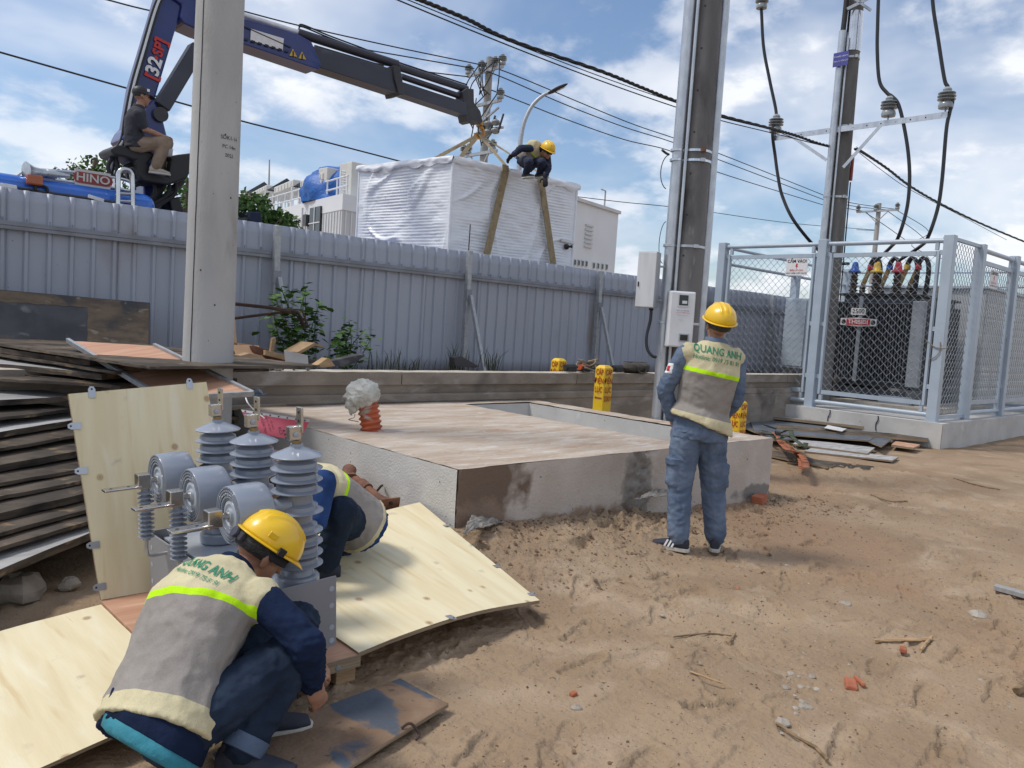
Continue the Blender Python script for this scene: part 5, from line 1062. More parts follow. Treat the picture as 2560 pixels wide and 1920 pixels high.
# crate: base, standing side, two sides folded down
BX0, BX1, BY0, BY1, BZ = 1.12, 1.765, 2.68, 3.84, .125
def crate():
    t = thing('crate_pallet', 'reddish plywood crate pallet under the grey switchgear', 'pallet', ((BX0+BX1)/2, (BY0+BY1)/2, 0))
    MB().bb((BX0, BY0, BZ-.018), (BX1, BY1, BZ)).build('deck', 'ply_pink', t, bevel=.002)
    for x in (BX0+.05, (BX0+BX1)/2, BX1-.05): MB().bb((x-.045, BY0+.012, .01), (x+.045, BY1-.02, BZ-.018)).build('skid', 'raw_wood', t, bevel=.004)
    MB().bb((BX0-.004, BY0-.006, BZ-.05), (BX1+.004, BY0+.010, BZ-.001)).build('end_batten', 'ply_edge', t)
    for x in (BX0+.1, BX0+.3, BX1-.1): MB().lathe([(.012, 0), (.012, .003), (0, .003)], 10, (x, BY0-.006, BZ-.03), (0, -1, 0)).build('nail_head', 'galv', t)
    TL, TR = A(148, 851, Y=4.12), A(446, 825, Y=4.20)
    o, f, n = sheet('crate_side_panel', [(BX0, BY1-.01, BZ+.004), (BX1+.02, BY1+.0, BZ+.004), TR, TL], .016, 'plywood', 'upright pale plywood crate side leaning behind the switchgear')
    for u, v, dx in ((0, .26, (-1, 0, 0)), (0, .62, (-1, 0, 0)), (0, .84, (-1, 0, 0)), (.15, 1, (0, 0, 1)), (.86, 1, (0, 0, 1)), (0, .06, (-1, 0, 0))): tab(o, f(u, v), n, dx)
    a, b_, c, d = A(775, 1409, z=.135), A(1166, 1297, z=.09), A(906, 1085, X=3.06), V((BX1+.02, BY1+.12, .14))
    o, f, n = sheet('crate_side_panel', [a, b_, c, d], .018, 'plywood', 'large pale plywood crate side lying open between switchgear and foundation', bow=.035, nu=40, nv=40)
    for u, v, dx in ((1, .72, (1, 0, 0)), (1, .30, (1, 0, 0)), (1, .05, (1, -.2, 0)), (.45, 0, (0, -1, 0))): tab(o, f(u, v), n, dx)
    l0 = A(0, 1366, z=.05); l0 = V((BX0, BY1-.03, BZ-.01)).lerp(l0, 1.4)
    nl = A(215, 1606, z=.085); nr = V((BX0-.005, BY0+.02, BZ-.01)); ext = nl+(nl-nr).normalized()*.9
    o, f, n = sheet('crate_side_panel', [ext, nr, V((BX0-.005, BY1-.03, BZ-.01)), l0+(l0-V((BX0, BY1, BZ))).normalized()*.25], .012, 'plywood', 'pale plywood crate side lying flat behind the crouching man at the left', bow=.01, nu=40, nv=40)
crate()
# ------------------------------------------------------------------ switchgear with three insulated poles
TILT = -.07
def switchgear():
    yA = 2.735; X0_, X1_ = 1.40, 1.66; zb, zt = BZ+.012, .41
    t = thing('load_break_switch', 'grey three pole outdoor switchgear with ribbed insulators on the crate base', 'switchgear', (1.46, 3.2, BZ))
    MB().bb((X0_+.02, yA+.02, zb+.05), (X1_-.03, 3.78, zt-.015)).build('housing', 'device_box', t, bevel=.012)
    MB().bb((X0_-.01, yA+.004, zt-.016), (X1_+.005, 3.80, zt-.004)).build('mounting_plate', 'epoxy_light', t, bevel=.002)
    for y, nm in ((yA, 'end_plate'), (3.80, 'end_plate')):
        c = MB(); c.bb((X0_-.06, y-.004, zb+(.02 if y < 3 else -.02)), (X1_+.03, y+.004, zt+.035)); o = c.build(nm, 'device_box', t, bevel=.002)
        for x in (X1_+.008, X0_-.04):
            for z in (zb+.045, zb+.10, zb+.19, zb+.26): MB().lathe([(.0115, 0), (.0115, .0012), (0, .0012)], 12, (x, y-.0042, z), (0, -1, 0)).build('slot_hole', 'epoxy_light', o)
    MB().bb((X0_-.075, 3.30, zb+.02), (X0_-.065, 3.79, zt+.03)).build('side_flange', 'device_box', t, bevel=.002)
    for z in (zb+.08, zb+.16, zb+.24): MB().lathe([(.012, 0), (.012, .001), (0, .001)], 12, (X0_-.0755, 3.76, z), (-1, 0, 0)).build('slot_hole', 'epoxy_light', t)
    MB().tube([(X1_-.06, yA-.02, zb+.01), (X1_-.06, yA-.02, zb-.01)], .012, 8).build('ground_stud', 'galv', t)
    pb = A(650, 1262, z=zt); px = pb.x; py = pb.y
    def shedprof(e, r, core): return [(core, e-.016), (core+.006, e-.013), (r-.006, e-.004), (r, e-.001), (r, e+.002), (r-.02, e+.010), (core+.02, e+.026), (core, e+.036)]
    prof = [(.0, 0), (.082, 0), (.086, .006), (.086, .042), (.080, .050), (.066, .054), (.062, .075)]
    for e in (.098, .146, .194, .244): prof += shedprof(e, .100, .058)
    prof += shedprof(.328, .102, .060); prof += [(.061, .37)]
    for e in (.415, .463, .511): prof += shedprof(e, .100, .058)
    prof += [(.055, .550), (.060, .553), (.098, .562), (.100, .566), (.094, .571), (.045, .594), (.026, .602), (.024, .615), (.0, .615)]
    prof = [(r_, z_*.93) for r_, z_ in prof]
    for i in range(3):
        c = V((px, py+i*.375, zt)); prn = t
        MB().lathe(prof, 40, c).build('insulator_pole', 'epoxy', t, smooth=35)
        # top terminal: stud, clamp and flat palm
        q = c+UZ*.570; MB().lathe([(.018, 0), (.018, .015), (0, .015)], 14, q).build('stud', 'brass', t, smooth=40)
        tm = MB(); tm.box(q+V((-.012, 0, .045)), (.05, .034, .055)); tm.build('terminal_clamp', 'tin', t, bevel=.004); MB().lathe([(.011, 0), (.011, .006), (.006, .008), (0, .008)], 10, q+V((-.012, -.017, .040)), (0, -1, 0)).build('bolt', 'galv_dull', t)
        MB().box(q+V((.014, 0, .095)), (.010, .044, .10)).build('terminal_palm', 'tin', t, bevel=.003)
        for z in (.09, .125): MB().lathe([(.006, 0), (.006, .0015), (0, .0015)], 10, q+V((.0092, 0, z)), (-1, 0, 0)).build('palm_hole', 'black', t)
        # side arm and ring core current sensor
        ax = V((-1, 0, 0)); h = c+UZ*.330
        MB().lathe([(.050, .045), (.040, .075), (.034, .09), (.034, .105), (.052, .112), (.055, .120), (.055, .128), (.05, .135)], 26, h, ax).build('side_arm', 'epoxy', t, smooth=40)
        ring = [(.03, .133), (.105, .140), (.127, .150), (.133, .165), (.134, .225), (.131, .285), (.128, .290), (.122, .290), (.122, .283), (.115, .283), (.115, .290), (.108, .290), (.108, .283), (.101, .283), (.101, .290), (.094, .290), (.094, .281), (.086, .281), (.086, .288), (.079, .288), (.077, .276), (.0, .276)]
        ring = [(r_*.835, z_*.96) for r_, z_ in ring]; s = MB().lathe(ring, 48, h, ax).build('current_sensor', 'epoxy', t, smooth=30)
        MB().lathe([(r_*.86, z_-.0105) for r_, z_ in ((.066, .277), (.062, .282), (.05, .284), (.045, .279), (.030, .280), (.028, .29), (0, .29))], 30, h, ax).build('sensor_boss', 'epoxy_light', s, smooth=40); MB().lathe([(.014, .28), (.014, .325), (0, .325)], 14, h, ax).build('stud', 'tin', t, smooth=40)
        q = h+ax*.335; MB().box(q+UZ*.0, (.055, .05, .065)).build('terminal_clamp', 'tin', t, bevel=.004); MB().lathe([(.010, 0), (.010, .006), (0, .006)], 10, q+V((0, -.017, .008)), (0, -1, 0)).build('bolt', 'galv_dull', t)
        MB().box(q+V((-.085, 0, -.022)), (.15, .052, .010)).build('terminal_palm', 'tin', t, bevel=.003)
        for dx in (.06, .13): MB().lathe([(.007, 0), (.007, .0015), (0, .0015)], 10, q+V((-dx, 0, -.0178)), (0, 0, 1)).build('palm_hole', 'black', t)
        # slim hanging post insulator under the outer terminals
        if i > 0:
            q = h+ax*.30+UZ*-.125+V((-.02, 0, 0)); q = V((q.x-.005, q.y, q.z+.0)); pf = [(0, 0), (.018, 0)]
            for m in range(11): z = -.012-m*.0195; pf += [(.018, z), (.034, z-.006), (.034, z-.009), (.018, z-.013)]
            pf += [(.016, -.23), (0, -.23)]
            MB().lathe(pf, 22, q+UZ*.09).build('post_insulator', 'epoxy', t, smooth=35)
            MB().tube([q+UZ*.09, h+ax*.335], .010, 8).build('insulator_link', 'tin', t)
            MB().tube(curve([q+UZ*-.13, q+UZ*-.19, q+V((.015, 0, -.215)), q+V((.11, 0, -.215))], 5), .008, 8).build('earth_pipe', 'galv_dull', t, smooth=True)
    t.rotation_mode = 'QUATERNION'; t.rotation_quaternion = (Matrix.Rotation(.045, 3, 'X') @ Matrix.Rotation(TILT, 3, F0)).to_quaternion(); t.location.z -= .006
    return px, py, zt
SWX, SWY, SWZ = switchgear()
def document():
    d_ = 3.72; c = [A(*zb1(x, y), d=d_) for x, y in ((118, 842), (585, 915), (505, 1060), (185, 985))]
    c[1] += FW*.03; c[2] += FW*.03
    t = thing('test_certificate', 'pink printed sheet in a plastic sleeve tied to the middle insulator', 'document', (c[2]+c[3])/2)
    f = lambda u, v: c[3].lerp(c[2], u).lerp(c[0].lerp(c[1], u), v)-FW*(.018*math.sin(math.pi*u)+.006*math.sin(3*u+4*v))
    MB().grid(f, 16, 10).build('sheet', 'pinkpaper', t, smooth=180, fix=False)
    MB().grid(lambda u, v: f(u, .90+.12*v)-FW*.003, 16, 3).build('punched_strip', 'clear_plastic', t, smooth=180, fix=False)
    for k in range(8): p = f(.06+k*.125, .96)-FW*.005; MB().lathe([(.004, 0), (.004, .001), (0, .001)], 8, p, -FW).build('punched_hole', 'print_black', t)
    def w(u, v): return f(u, v)-FW*.003
    ex = (f(.7, .5)-f(.3, .5)).normalized(); ey = (f(.5, .8)-f(.5, .2)).normalized(); ey = (ey-ex*ey.dot(ex)).normalized(); rot = Matrix.Rotation(R(-62), 3, ex.cross(ey)); e2, y2 = rot @ ex, rot @ ey
    for s, u, v, sz in (('PHIẾU KIỂM TRA', .30, .60, .016), ('Thiết bị: LBS 24kV', .40, .56, .011), ('Số: 0427', .47, .5, .012), ('KCS', .62, .30, .02), ('▲ ▲ ▲', .72, .18, .014)):
        lettering(s, w(u, v), e2, y2, sz, 'print_black', t, bold=0, lift=.004)
    MB().tube(curve([A(*zb1(150, 760), d=3.66), A(*zb1(168, 800), d=3.64), A(*zb1(215, 850), d=3.68), A(*zb1(280, 900), d=3.69)], 5), .003, 5).build('tie_string', 'print_white', t)
document()
# ------------------------------------------------------------------ stack of old boards at the left
def board_stack():
    rows = [(1228, 208, 1146, .26, 2, 'grey_ply'), (1182, 203, 1122, .31, 1, 'old_ply'), (1150, 196, 1096, .345, 1, 'old_ply'), (1112, 190, 1068, .385, 2, 'old_ply'), (1072, 182, 1034, .43, 1, 'old_ply'), (1040, 178, 1006, .47, 1, 'old_ply'), (1000, 172, 972, .52, 2, 'old_ply'), (968, 168, 940, .565, 1, 'old_ply'), (932, 172, 905, .62, 2, 'grey_ply'), (905, 165, 886, .67, 1, 'old_ply'), (866, 160, 858, .755, 2, 'grey_ply'), (822, 235, 838, .86, 1, 'old_ply'), (800, 255, 828, .90, 2, 'old_ply'), (782, 215, 803, .965, 2, 'grey_ply'), (764, 245, 800, 1.0, 1, 'old_ply'), (752, 190, 776, 1.04, 2, 'old_ply'), (742, 320, 790, 1.075, 1, 'old_ply')]
    for i, (y0_, x1_, y1_, z, th, m) in enumerate(rows):
        a, b_ = A(0, y0_, z=z), A(x1_, y1_, z=z); d = (b_-a).normalized(); s = V((-d.y, d.x, 0)); a2 = a-d*1.7; b2 = b_+d*(.55 if i < 9 else .02); T = .02*th
        w = random.uniform(1.2, 1.5); o = thing('old_board', ('%s board from the bottom of the leaning stack at the left' % ['lowest', 'second', 'third', 'fourth', 'fifth', 'sixth', 'seventh', 'eighth', 'ninth', 'tenth', 'eleventh', 'twelfth', 'thirteenth', 'fourteenth', 'fifteenth', 'sixteenth', 'uppermost'][i]) if 0 < i < 16 else ('lowest pale board of the leaning stack at the left' if i == 0 else 'uppermost board of the leaning stack at the left'), 'board', ((a2+b2)/2+s*w/2), 0, 'weathered boards stacked at the left')
        tw = random.uniform(-.02, .02)
        n = MB(); n.grid(lambda u, v: a2.lerp(b2, u)+s*(w*v+.012*noise.noise(V((u*14, i, 0)))*(v < .5))+UZ*(.012*noise.noise(V((u*3, v*2, i)))+tw*u), 30, 6); n.build('face', m, o, smooth=180)
        n = MB(); n.grid(lambda u, v: a2.lerp(b2, u)+s*(.012*noise.noise(V((u*14, i, 0))))+UZ*(.012*noise.noise(V((u*3, 0, i)))+tw*u-T*v+.002*noise.noise(V((u*50, v, i)))*v), 60, 3); n.grid(lambda u, v: b2+s*(w*u)+UZ*(.012*noise.noise(V((3, u*2, i)))+tw-T*v), 8, 2); n.build('edge', 'old_ply', o, fix=False)
        n = MB(); n.grid(lambda u, v: a2.lerp(b2, u)+s*(w*v)-UZ*(T-.004)+UZ*(.012*noise.noise(V((u*3, v*2, i)))+tw*u), 12, 4); n.build('underside', 'old_ply', o)
    for k, (u, lab) in enumerate(((.35, 'nearest dark timber bearer under the board stack'), (1.35, 'farther dark timber bearer under the board stack'))):
        p = V((.75, 3.99, 0))+V((.766, .643, 0))*u+V((-.643, .766, 0))*.25; o = MB().bar(p+V((-.643, .766, 0))*.0+UZ*.11, p+V((-.643, .766, 0))*.9+UZ*.11, .12, .22).build('timber_bearer', 'old_ply', None, bevel=.01); tag(o, lab, 'timber')
    def rock(c, r, lab, m='stone', nm='rubble_stone', fl=.7):
        b = MB(); b.grid(lambda u, v: c+V((math.cos(6.2832*u)*math.sin(math.pi*v), math.sin(6.2832*u)*math.sin(math.pi*v), math.cos(math.pi*v)*fl))*r*(1+.35*noise.noise(V((math.cos(6.28*u)*2, math.sin(6.28*u)*2, v*3))+c*3)), 12, 8)
        o = b.build(nm, m, None, smooth=25); return tag(o, lab, 'stone')
    rock(A(45, 1275, z=.05), .12, 'lump of rubble in the dark under the board stack'); rock(A(150, 1262, z=.03), .05, 'small rubble lump right under the board stack')
    return rock
rock = board_stack()
mat('stained_veneer', (.15, .108, .07), (.085, .065, .048), sc=4, st=(1, 1, 3), rough=.8, bump=.4, bsc=25, layers=[((.05, .047, .047), 3.2, (1, 1, 1.5), .50, .66), ((.25, .20, .15), 7, (1, 1, 3), .60, .74)])
# leaning film-faced sheet
tl, tr, br_, bl = A(-40, 622, Y=8.75), A(324, 654, Y=8.75), A(322, 752, Y=8.45), A(-40, 760, Y=8.45)
o, f, n = sheet('leaning_sheet', [bl, br_, tr, tl], .02, 'film_ply', 'dark stained plywood sheet leaning against the fence above the board stack', nu=30, nv=10)
for u0, u1, v0, v1 in ((.60, .995, .02, .985), (.0, .60, .80, .985)):
    MB().grid(lambda u, v: f(u0+(u1-u0)*u+.012*noise.noise(V((v*9, u0*5, 1)))*(u < .1), v0+(v1-v0)*v+.03*noise.noise(V((u*11, 2, u0)))*(v < .1))+n*.003*(1 if n.y < 0 else -1), 30, 12).build('bare_veneer', 'stained_veneer', o, smooth=180)
# peach plywood with steel edging
q = [A(352, 862, z=.86), A(546, 851, z=.90), A(333, 747, z=1.15), A(146, 736, z=1.15)]
o, f, n = sheet('edged_plywood', q, .02, 'ply_pink', 'peach coloured plywood with steel edging sloping off the board stack', edge='galv', nu=20, nv=20)
for a, b_ in ((q[0], q[3]), (q[0], q[1]), (q[1], q[2])): MB().bar(a-n*.006+n*.01, b_-n*.006+n*.01, .025, .034, n).build('edging', 'galv_dull', o)
for i, (pts, m, lab) in enumerate(((((395, 885), (620, 872), (600, 850), (420, 858)), 'grey_ply', 'grey board end under the peach plywood'), (((430, 905), (690, 890), (640, 872), (420, 885)), 'old_ply', 'splintered board below the grey board end'), (((560, 925), (660, 905), (640, 890), (540, 900)), 'raw_wood', 'short broken plank beside the middle insulator'))):
    sheet('old_board', [A(x, y, z=.62-.09*i) for x, y in pts], .03, m, lab, 'board', nu=8, nv=4)
b = MB(); c = A(548, 848, z=.80); b.grid(lambda u, v: c+V((.12*(u-.5), .16*(v-.5), .05*noise.noise(V((u*2.2, v*2.2, 1)))+.02*noise.noise(V((u*5, v*5, 1)))))+R0*.02, 14, 14); o = b.build('plastic_sheet', 'blue_sheet', None, smooth=180); s = o.modifiers.new('thick', 'SOLIDIFY'); s.thickness = .003; tag(o, 'crumpled blue and white plastic sheet by the peach plywood', 'plastic sheet')
# ------------------------------------------------------------------ debris and weeds between wall and fence
ZT = .80
def pb(name, pts, Y, t, m, lab, cat='board', grp=None):
    q = [A(*zb1(x, y), Y=Y) for x, y in pts]; b = MB(); n = len(q); e = V((0, t, 0)); b.add(q+[p+e for p in q], [tuple(reversed(range(n))), tuple(range(n, 2*n))]+[(i, (i+1) % n, n+(i+1) % n, n+i) for i in range(n)]); o = b.build(name, m, None, bevel=.004); return tag(o, lab, cat, grp)
def carton():
    t = thing('cardboard_carton', 'open brown cardboard carton among scrap wood behind the wall', 'carton', A(*zb1(160, 495), Y=7.7))
    a, b_ = A(*zb1(50, 490), Y=7.55), A(*zb1(235, 490), Y=7.55); top = A(*zb1(60, 395), Y=7.55).z; w = b_.x-a.x
    for (p, s) in (((a.x, 7.55), (w, .006)), ((a.x, 8.05), (w, .006))): MB().bb((p[0], p[1], ZT-.05), (p[0]+s[0], p[1]+s[1], top)).build('side', 'cardboard', t)
    for x in (a.x, b_.x): MB().bb((x, 7.556, ZT-.05), (x+.006, 8.05, top)).build('side', 'cardboard', t)
    MB().slab((a.x, 8.05, top), (b_.x, 8.05, top), (b_.x+.05, 8.25, top+.33), (a.x+.06, 8.25, top+.33), .006).build('flap', 'cardboard', t); MB().slab((a.x, 7.556, top), (a.x, 8.05, top), (a.x-.15, 8.05, top+.2), (a.x-.15, 7.556, top+.12), .006).build('flap', 'cardboard', t)
    MB().slab((a.x, 7.55, top), (b_.x, 7.55, top), (b_.x, 7.42, top-.12), (a.x, 7.42, top-.12), .006).build('flap', 'cardboard', t)
carton()
pb('cardboard_carton', ((50, 485), (180, 450), (285, 485), (285, 505), (50, 505)), 7.35, .3, 'cardboard', 'flattened cardboard carton in front of the open one', 'carton')
pb('scrap_board', ((45, 497), (345, 503), (350, 530), (300, 548), (45, 520)), 7.22, .35, 'grey_ply', 'grey board under the cartons on the wall edge')
pb('scrap_board', ((185, 400), (200, 395), (425, 465), (420, 505), (290, 498), (195, 430)), 7.45, .04, 'rust', 'dark brown scrap board slanting beside the carton')
pb('scrap_board', ((288, 430), (420, 460), (425, 500), (285, 465)), 7.38, .05, 'raw_wood', 'orange brown offcut in the scrap wood heap')
pb('timber_stick', ((335, 348), (358, 342), (362, 360), (335, 470), (318, 468)), 7.40, .04, 'raw_wood', 'upright wooden stick poking from the scrap heap', 'stick')
pb('scrap_board', ((418, 430), (580, 465), (587, 556), (432, 552)), 7.15, .015, 'grey_ply', 'square grey board leaning on the wall edge')
pb('scrap_board', ((505, 445), (625, 378), (690, 405), (690, 415), (630, 400), (520, 460)), 7.6, .3, 'raw_wood', 'tent shaped scrap board in front of the leafy weed')
pb('scrap_board', ((620, 550), (715, 485), (735, 490), (770, 540), (690, 552)), 7.25, .12, 'raw_wood', 'short split timber lying by the square grey board')
pb('scrap_board', ((740, 505), (970, 455), (975, 468), (900, 520), (830, 545), (770, 540)), 7.4, .12, 'film_ply', 'dark curved scrap board at the right end of the heap')
pb('scrap_board', ((350, 500), (640, 495), (640, 515), (360, 530)), 7.55, .15, 'old_ply', 'weathered plank lying at the back of the scrap heap')
for k, pts in enumerate((((20, 98), (300, 128), (430, 148), (520, 150), (545, 170), (580, 265)), ((20, 110), (300, 140), (420, 160), (500, 165), (530, 195), (560, 270)), ((20, 212), (250, 182), (400, 165), (470, 162), (510, 175), (550, 265)), ((20, 220), (250, 190), (395, 172), (480, 178), (510, 200), (545, 270)))):
    o = MB().tube(curve([A(*zb1(x, y), Y=8.0+k*.02) for x, y in pts], 6), .010, 7).build('bent_rebar', 'rebar', None, smooth=True); tag(o, ['uppermost bent reinforcing bar above the cartons', 'second bent reinforcing bar from the top above the cartons', 'third bent reinforcing bar from the top above the cartons', 'lowest bent reinforcing bar above the cartons'][k], 'rebar', 'bent reinforcing bars')
b = MB(); c = A(*zb1(305, 560), Y=6.98)
for _ in range(26):
    p = c+V((random.gauss(0, .13), random.gauss(0, .03), random.uniform(0, .02))); s = random.uniform(.015, .035); b.lathe([(0, -s), (s, -s*.3), (s*.8, s*.4), (0, s*.7)], 6, p)
o = b.build('mortar_lumps', 'honeycomb', None, jit=.006); o['kind'] = 'stuff'; o['label'] = 'grey dried mortar crumbs on the wall top'
def weed(cx, cy, Y, w, h, n, label, m='leaf_dark', ls=(.05, .10)):
    c = A(*zb1(cx, cy), Y=Y); base = V((c.x, Y, .74)); t = thing('leafy_weed', label, 'weed', base); lb = MB()
    for k in range(9):
        top = c+V((random.uniform(-w, w), random.uniform(-.25, .25), random.uniform(.1, h))); st = curve([base+V((random.uniform(-.05, .05), 0, 0)), base.lerp(top, .5)+V((random.uniform(-.08, .08), 0, .05)), top], 7); MB().tube(st, .006, 5).build('stem', 'leaf', t)
        for p in st[4:]:
            for _ in range(n): 
                o_ = p+V((random.gauss(0, .05), random.gauss(0, .05), random.gauss(0, .04))); s = random.uniform(*ls); a = random.uniform(0, 6.28); d = V((math.cos(a), math.sin(a), random.uniform(-.7, .2))).normalized(); sd = d.cross(UZ).normalized(); dn = sd.cross(d)
                lb.add([o_, o_+d*s*.25+sd*s*.42+dn*s*.06, o_+d*s*.6+sd*s*.36, o_+d*s, o_+d*s*.6-sd*s*.36, o_+d*s*.25-sd*s*.42+dn*s*.06, o_+d*s*.4-dn*s*.05], ((0, 1, 6), (1, 2, 6), (2, 3, 6), (3, 4, 6), (4, 5, 6), (5, 0, 6)))
    lb.build('leaves', m, t, smooth=180, fix=False)
weed(530, 330, 8.35, .42, .55, 4, 'tall leafy green weed growing at the fence behind the scrap heap', 'leaf', (.06, .13)); weed(845, 400, 8.2, .30, .32, 3, 'smaller leafy weed right of the scrap heap', 'leaf', (.05, .10))
def grass(px, py, Y, n, h, label):
    c = A(*zb1(px, py), Y=Y); t = thing('grass_tuft', label, 'grass tuft', (c.x, Y, .74)); b = MB()
    for _ in range(n):
        o_ = V((c.x+random.gauss(0, .11), Y+random.gauss(0, .06), .74)); a = random.uniform(0, 6.28); L_ = h*random.uniform(.5, 1.15); ln = random.uniform(.1, .5); d = V((math.cos(a)*ln, math.sin(a)*ln, 0)); s = V((-math.sin(a), math.cos(a), 0))*.006
        p1, p2 = o_+UZ*L_*.6+d*L_*.4, o_+UZ*L_*.85+d*L_; b.add([o_-s, o_+s, p1+s, p1-s, p2], ((0, 1, 2, 3), (3, 2, 4)))
    b.build('blades', 'grass_blade', t, fix=False)
for px, n_, h_, lab in ((1130, 26, .42, 'dry grass tuft at the fence right of the smaller weed'), (1290, 22, .30, 'short dry grass tuft between fence posts'), (1590, 34, .50, 'dark grass tuft at the foot of the second fence post'), (960, 18, .2, 'low grass right beside the smaller weed'), (1840, 30, .45, 'dark grass tuft by the diagonal fence brace')): grass(px, 548, 8.55, n_, h_, lab)
b = MB(); o = pb('scrap_board', ((1590, 480), (1640, 470), (1760, 540), (1740, 552), (1600, 540)), 8.4, .1, 'film_ply', 'dark scrap board at the foot of the second fence post')
# ------------------------------------------------------------------ cable duct with sack, steel props, film
def duct():
    c = A(*zb1(1022, 985), z=ST); t = thing('corrugated_duct', 'orange corrugated cable duct sticking out of the foundation', 'cable duct', c)
    top = A(*zb1(985, 745), d=(c-CO).dot(FW)); ax = (top-c); L_ = ax.length+.03; prof = []; k = 9
    for i in range(k*6+1):
        z = -.06+(L_+.06)*i/(k*6); prof.append((.079+.009*math.cos(2*math.pi*i/6), z))
    MB().lathe(prof, 30, c, ax).build('pipe', 'orange_pipe', t, smooth=60)
    MB().tube(curve([A(*zb1(x, y), d=(c-CO).dot(FW)-.1) for x, y in ((930, 925), (880, 915), (862, 908), (900, 895), (905, 870))], 5), .003, 4).build('binding_wire', 'rebar', t)
    s = thing('knotted_sack', 'dirty white sack tied over the orange duct', 'sack', top)
    cc = A(*zb1(960, 735), d=(c-CO).dot(FW)-.02)
    def f(u, v):
        a, th = 2*math.pi*u, math.pi*v; d = V((math.cos(a)*math.sin(th), math.sin(a)*math.sin(th), math.cos(th))); r_ = 1+.16*noise.noise(d*2.2)+.16*abs(noise.noise(d*4.5+V((3, 0, 0))))-.10*abs(noise.noise(d*9))
        sk = V((0, 0, 0)) if d.z > -.2 else -UZ*.03*noise.noise(d*5); return cc+V((d.x*.135, d.y*.13, d.z*.115))*r_+(-R0*.035*max(0, -d.z))+sk
    MB().grid(f, 60, 40).build('cloth', 'sack', s, smooth=180)
    c2 = A(*zb1(890, 800), d=(c-CO).dot(FW)-.05); MB().grid(lambda u, v: c2+V((math.cos(6.283*u)*math.sin(3.1416*v)*.06, math.sin(6.283*u)*math.sin(3.1416*v)*.05, math.cos(3.1416*v)*.075))*(1+.35*noise.noise(V((u*6, v*6, 2)))), 24, 16).build('knot', 'sack', s, smooth=180)
duct()
def prop(p0, p1, r_, lab, plate):
    p0, p1 = V3(p0), V3(p1); t = thing('steel_prop', lab, 'steel prop', p1); MB().tube([p0, p1], r_, 12).build('tube', 'rust', t, smooth=True)
    m = p0.lerp(p1, .45); MB().tube([m-(p1-p0).normalized()*.05, m+(p1-p0).normalized()*.05], r_*1.4, 12).build('collar', 'rust', t, smooth=True)
    if plate: d = (p1-p0).normalized(); s, u = frame_of(d); MB().box(p1, (.13, .012, .12), Matrix((s, d, u)).transposed()).build('end_plate', 'rust', t); MB().lathe([(.012, 0), (.012, .008), (0, .008)], 8, p1+d*.006+u*.03, d).build('plate_hole', 'black', t)
XS = 2.96
prop(A(*zb1(840, 1285), X=XS-.05)+UZ*.02, A(*zb1(1145, 1515), X=XS-.1), .028, 'rusty steel prop with end plate lying along the foundation', True); prop(A(*zb1(860, 1350), X=XS-.2), A(*zb1(1090, 1560), X=XS-.22), .022, 'rusty tube lying nearest the crouching helper', False); prop(A(*zb1(800, 1345), X=XS-.08), A(*zb1(1170, 1480), X=XS-.03), .018, 'thin rusty bar lying against the foundation side', False)
prop(A(*zb1(870, 1250), X=XS-.02), A(*zb1(845, 1330), X=XS-.1), .035, 'short upright rusty prop head by the foundation', True)
for x, y in ((975, 1350), (1085, 1370)):
    o = MB().tube(curve([A(*zb1(x+10, y-5), X=SX0-.02), A(*zb1(x, y), X=SX0-.06), A(*zb1(x-45, y+55), X=SX0-.08)], 4), .008, 6).build('rebar_hook', 'rebar', None); tag(o, 'short hooked bar end beside the rusty props' if x < 1000 else 'bent bar end sticking from the foundation side', 'rebar')
def film(pts, lab, amp=.03):
    q = [V3(p) for p in pts]; b = MB(); b.grid(lambda u, v: q[0].lerp(q[1], u).lerp(q[3].lerp(q[2], u), v)+V((0, -abs(amp*noise.noise(V((u*7, v*5, 2)))), amp*noise.noise(V((u*5, v*6, 7))))), 26, 16); o = b.build('plastic_film', 'plastic_film', None, smooth=180); s = o.modifiers.new('thick', 'SOLIDIFY'); s.thickness = .002; return tag(o, lab, 'plastic film')
film([A(*z7b(270, 1640), Y=3.45), A(*z7b(440, 1590), Y=3.55), A(*z7b(520, 1565), Y=3.64), A(*z7b(330, 1535), Y=3.63)], 'crumpled plastic film at the near corner of the foundation', .03)
film([A(*z7b(1290, 1440), Y=3.5), A(*z7b(1480, 1420), Y=3.55), A(*z7b(1490, 1375), Y=3.66), A(*z7b(1400, 1390), Y=3.66)], 'crumpled plastic film on the foundation foot beside the standing man', .025)
# ------------------------------------------------------------------ dusty dark sheet in the foreground
P1_, P2_, P3_ = A(969, 1520, z=.045), A(864, 1466, z=.04), A(752, 1662, z=.04); e1 = P3_-P1_
o, f, n = sheet('dusty_sheet', [P1_+e1*1.5, P1_, P2_, P2_+e1*1.5+(P2_-P1_)*.5], .014, 'dusty_film', 'dust covered dark plywood lying on the sand in the foreground', edge='ply_edge', nu=40, nv=20, bow=.008)
b = MB()
for _ in range(70):
    u = random.random(); p = f(1, 1).lerp(f(1, 0), u); d = V((random.gauss(.5, .5), random.gauss(.5, .5), random.uniform(0, .5))).normalized(); L_ = random.uniform(.008, .03); s = frame_of(d)[0]*.0015; b.add([p-s, p+s, p+d*L_], ((0, 1, 2),))
q = b.build('splintered_edge', 'raw_wood', o, fix=False); q['kind'] = 'stuff'
p = P1_.lerp(P3_, .45); MB().tube(curve([p+V((-.02, .01, .01)), p+V((0, 0, .025)), p+V((.015, -.01, .02)), p+V((.03, -.03, -.01)), p+V((.01, -.04, -.02))], 5), .005, 6).build('bent_wire', 'rebar', o)
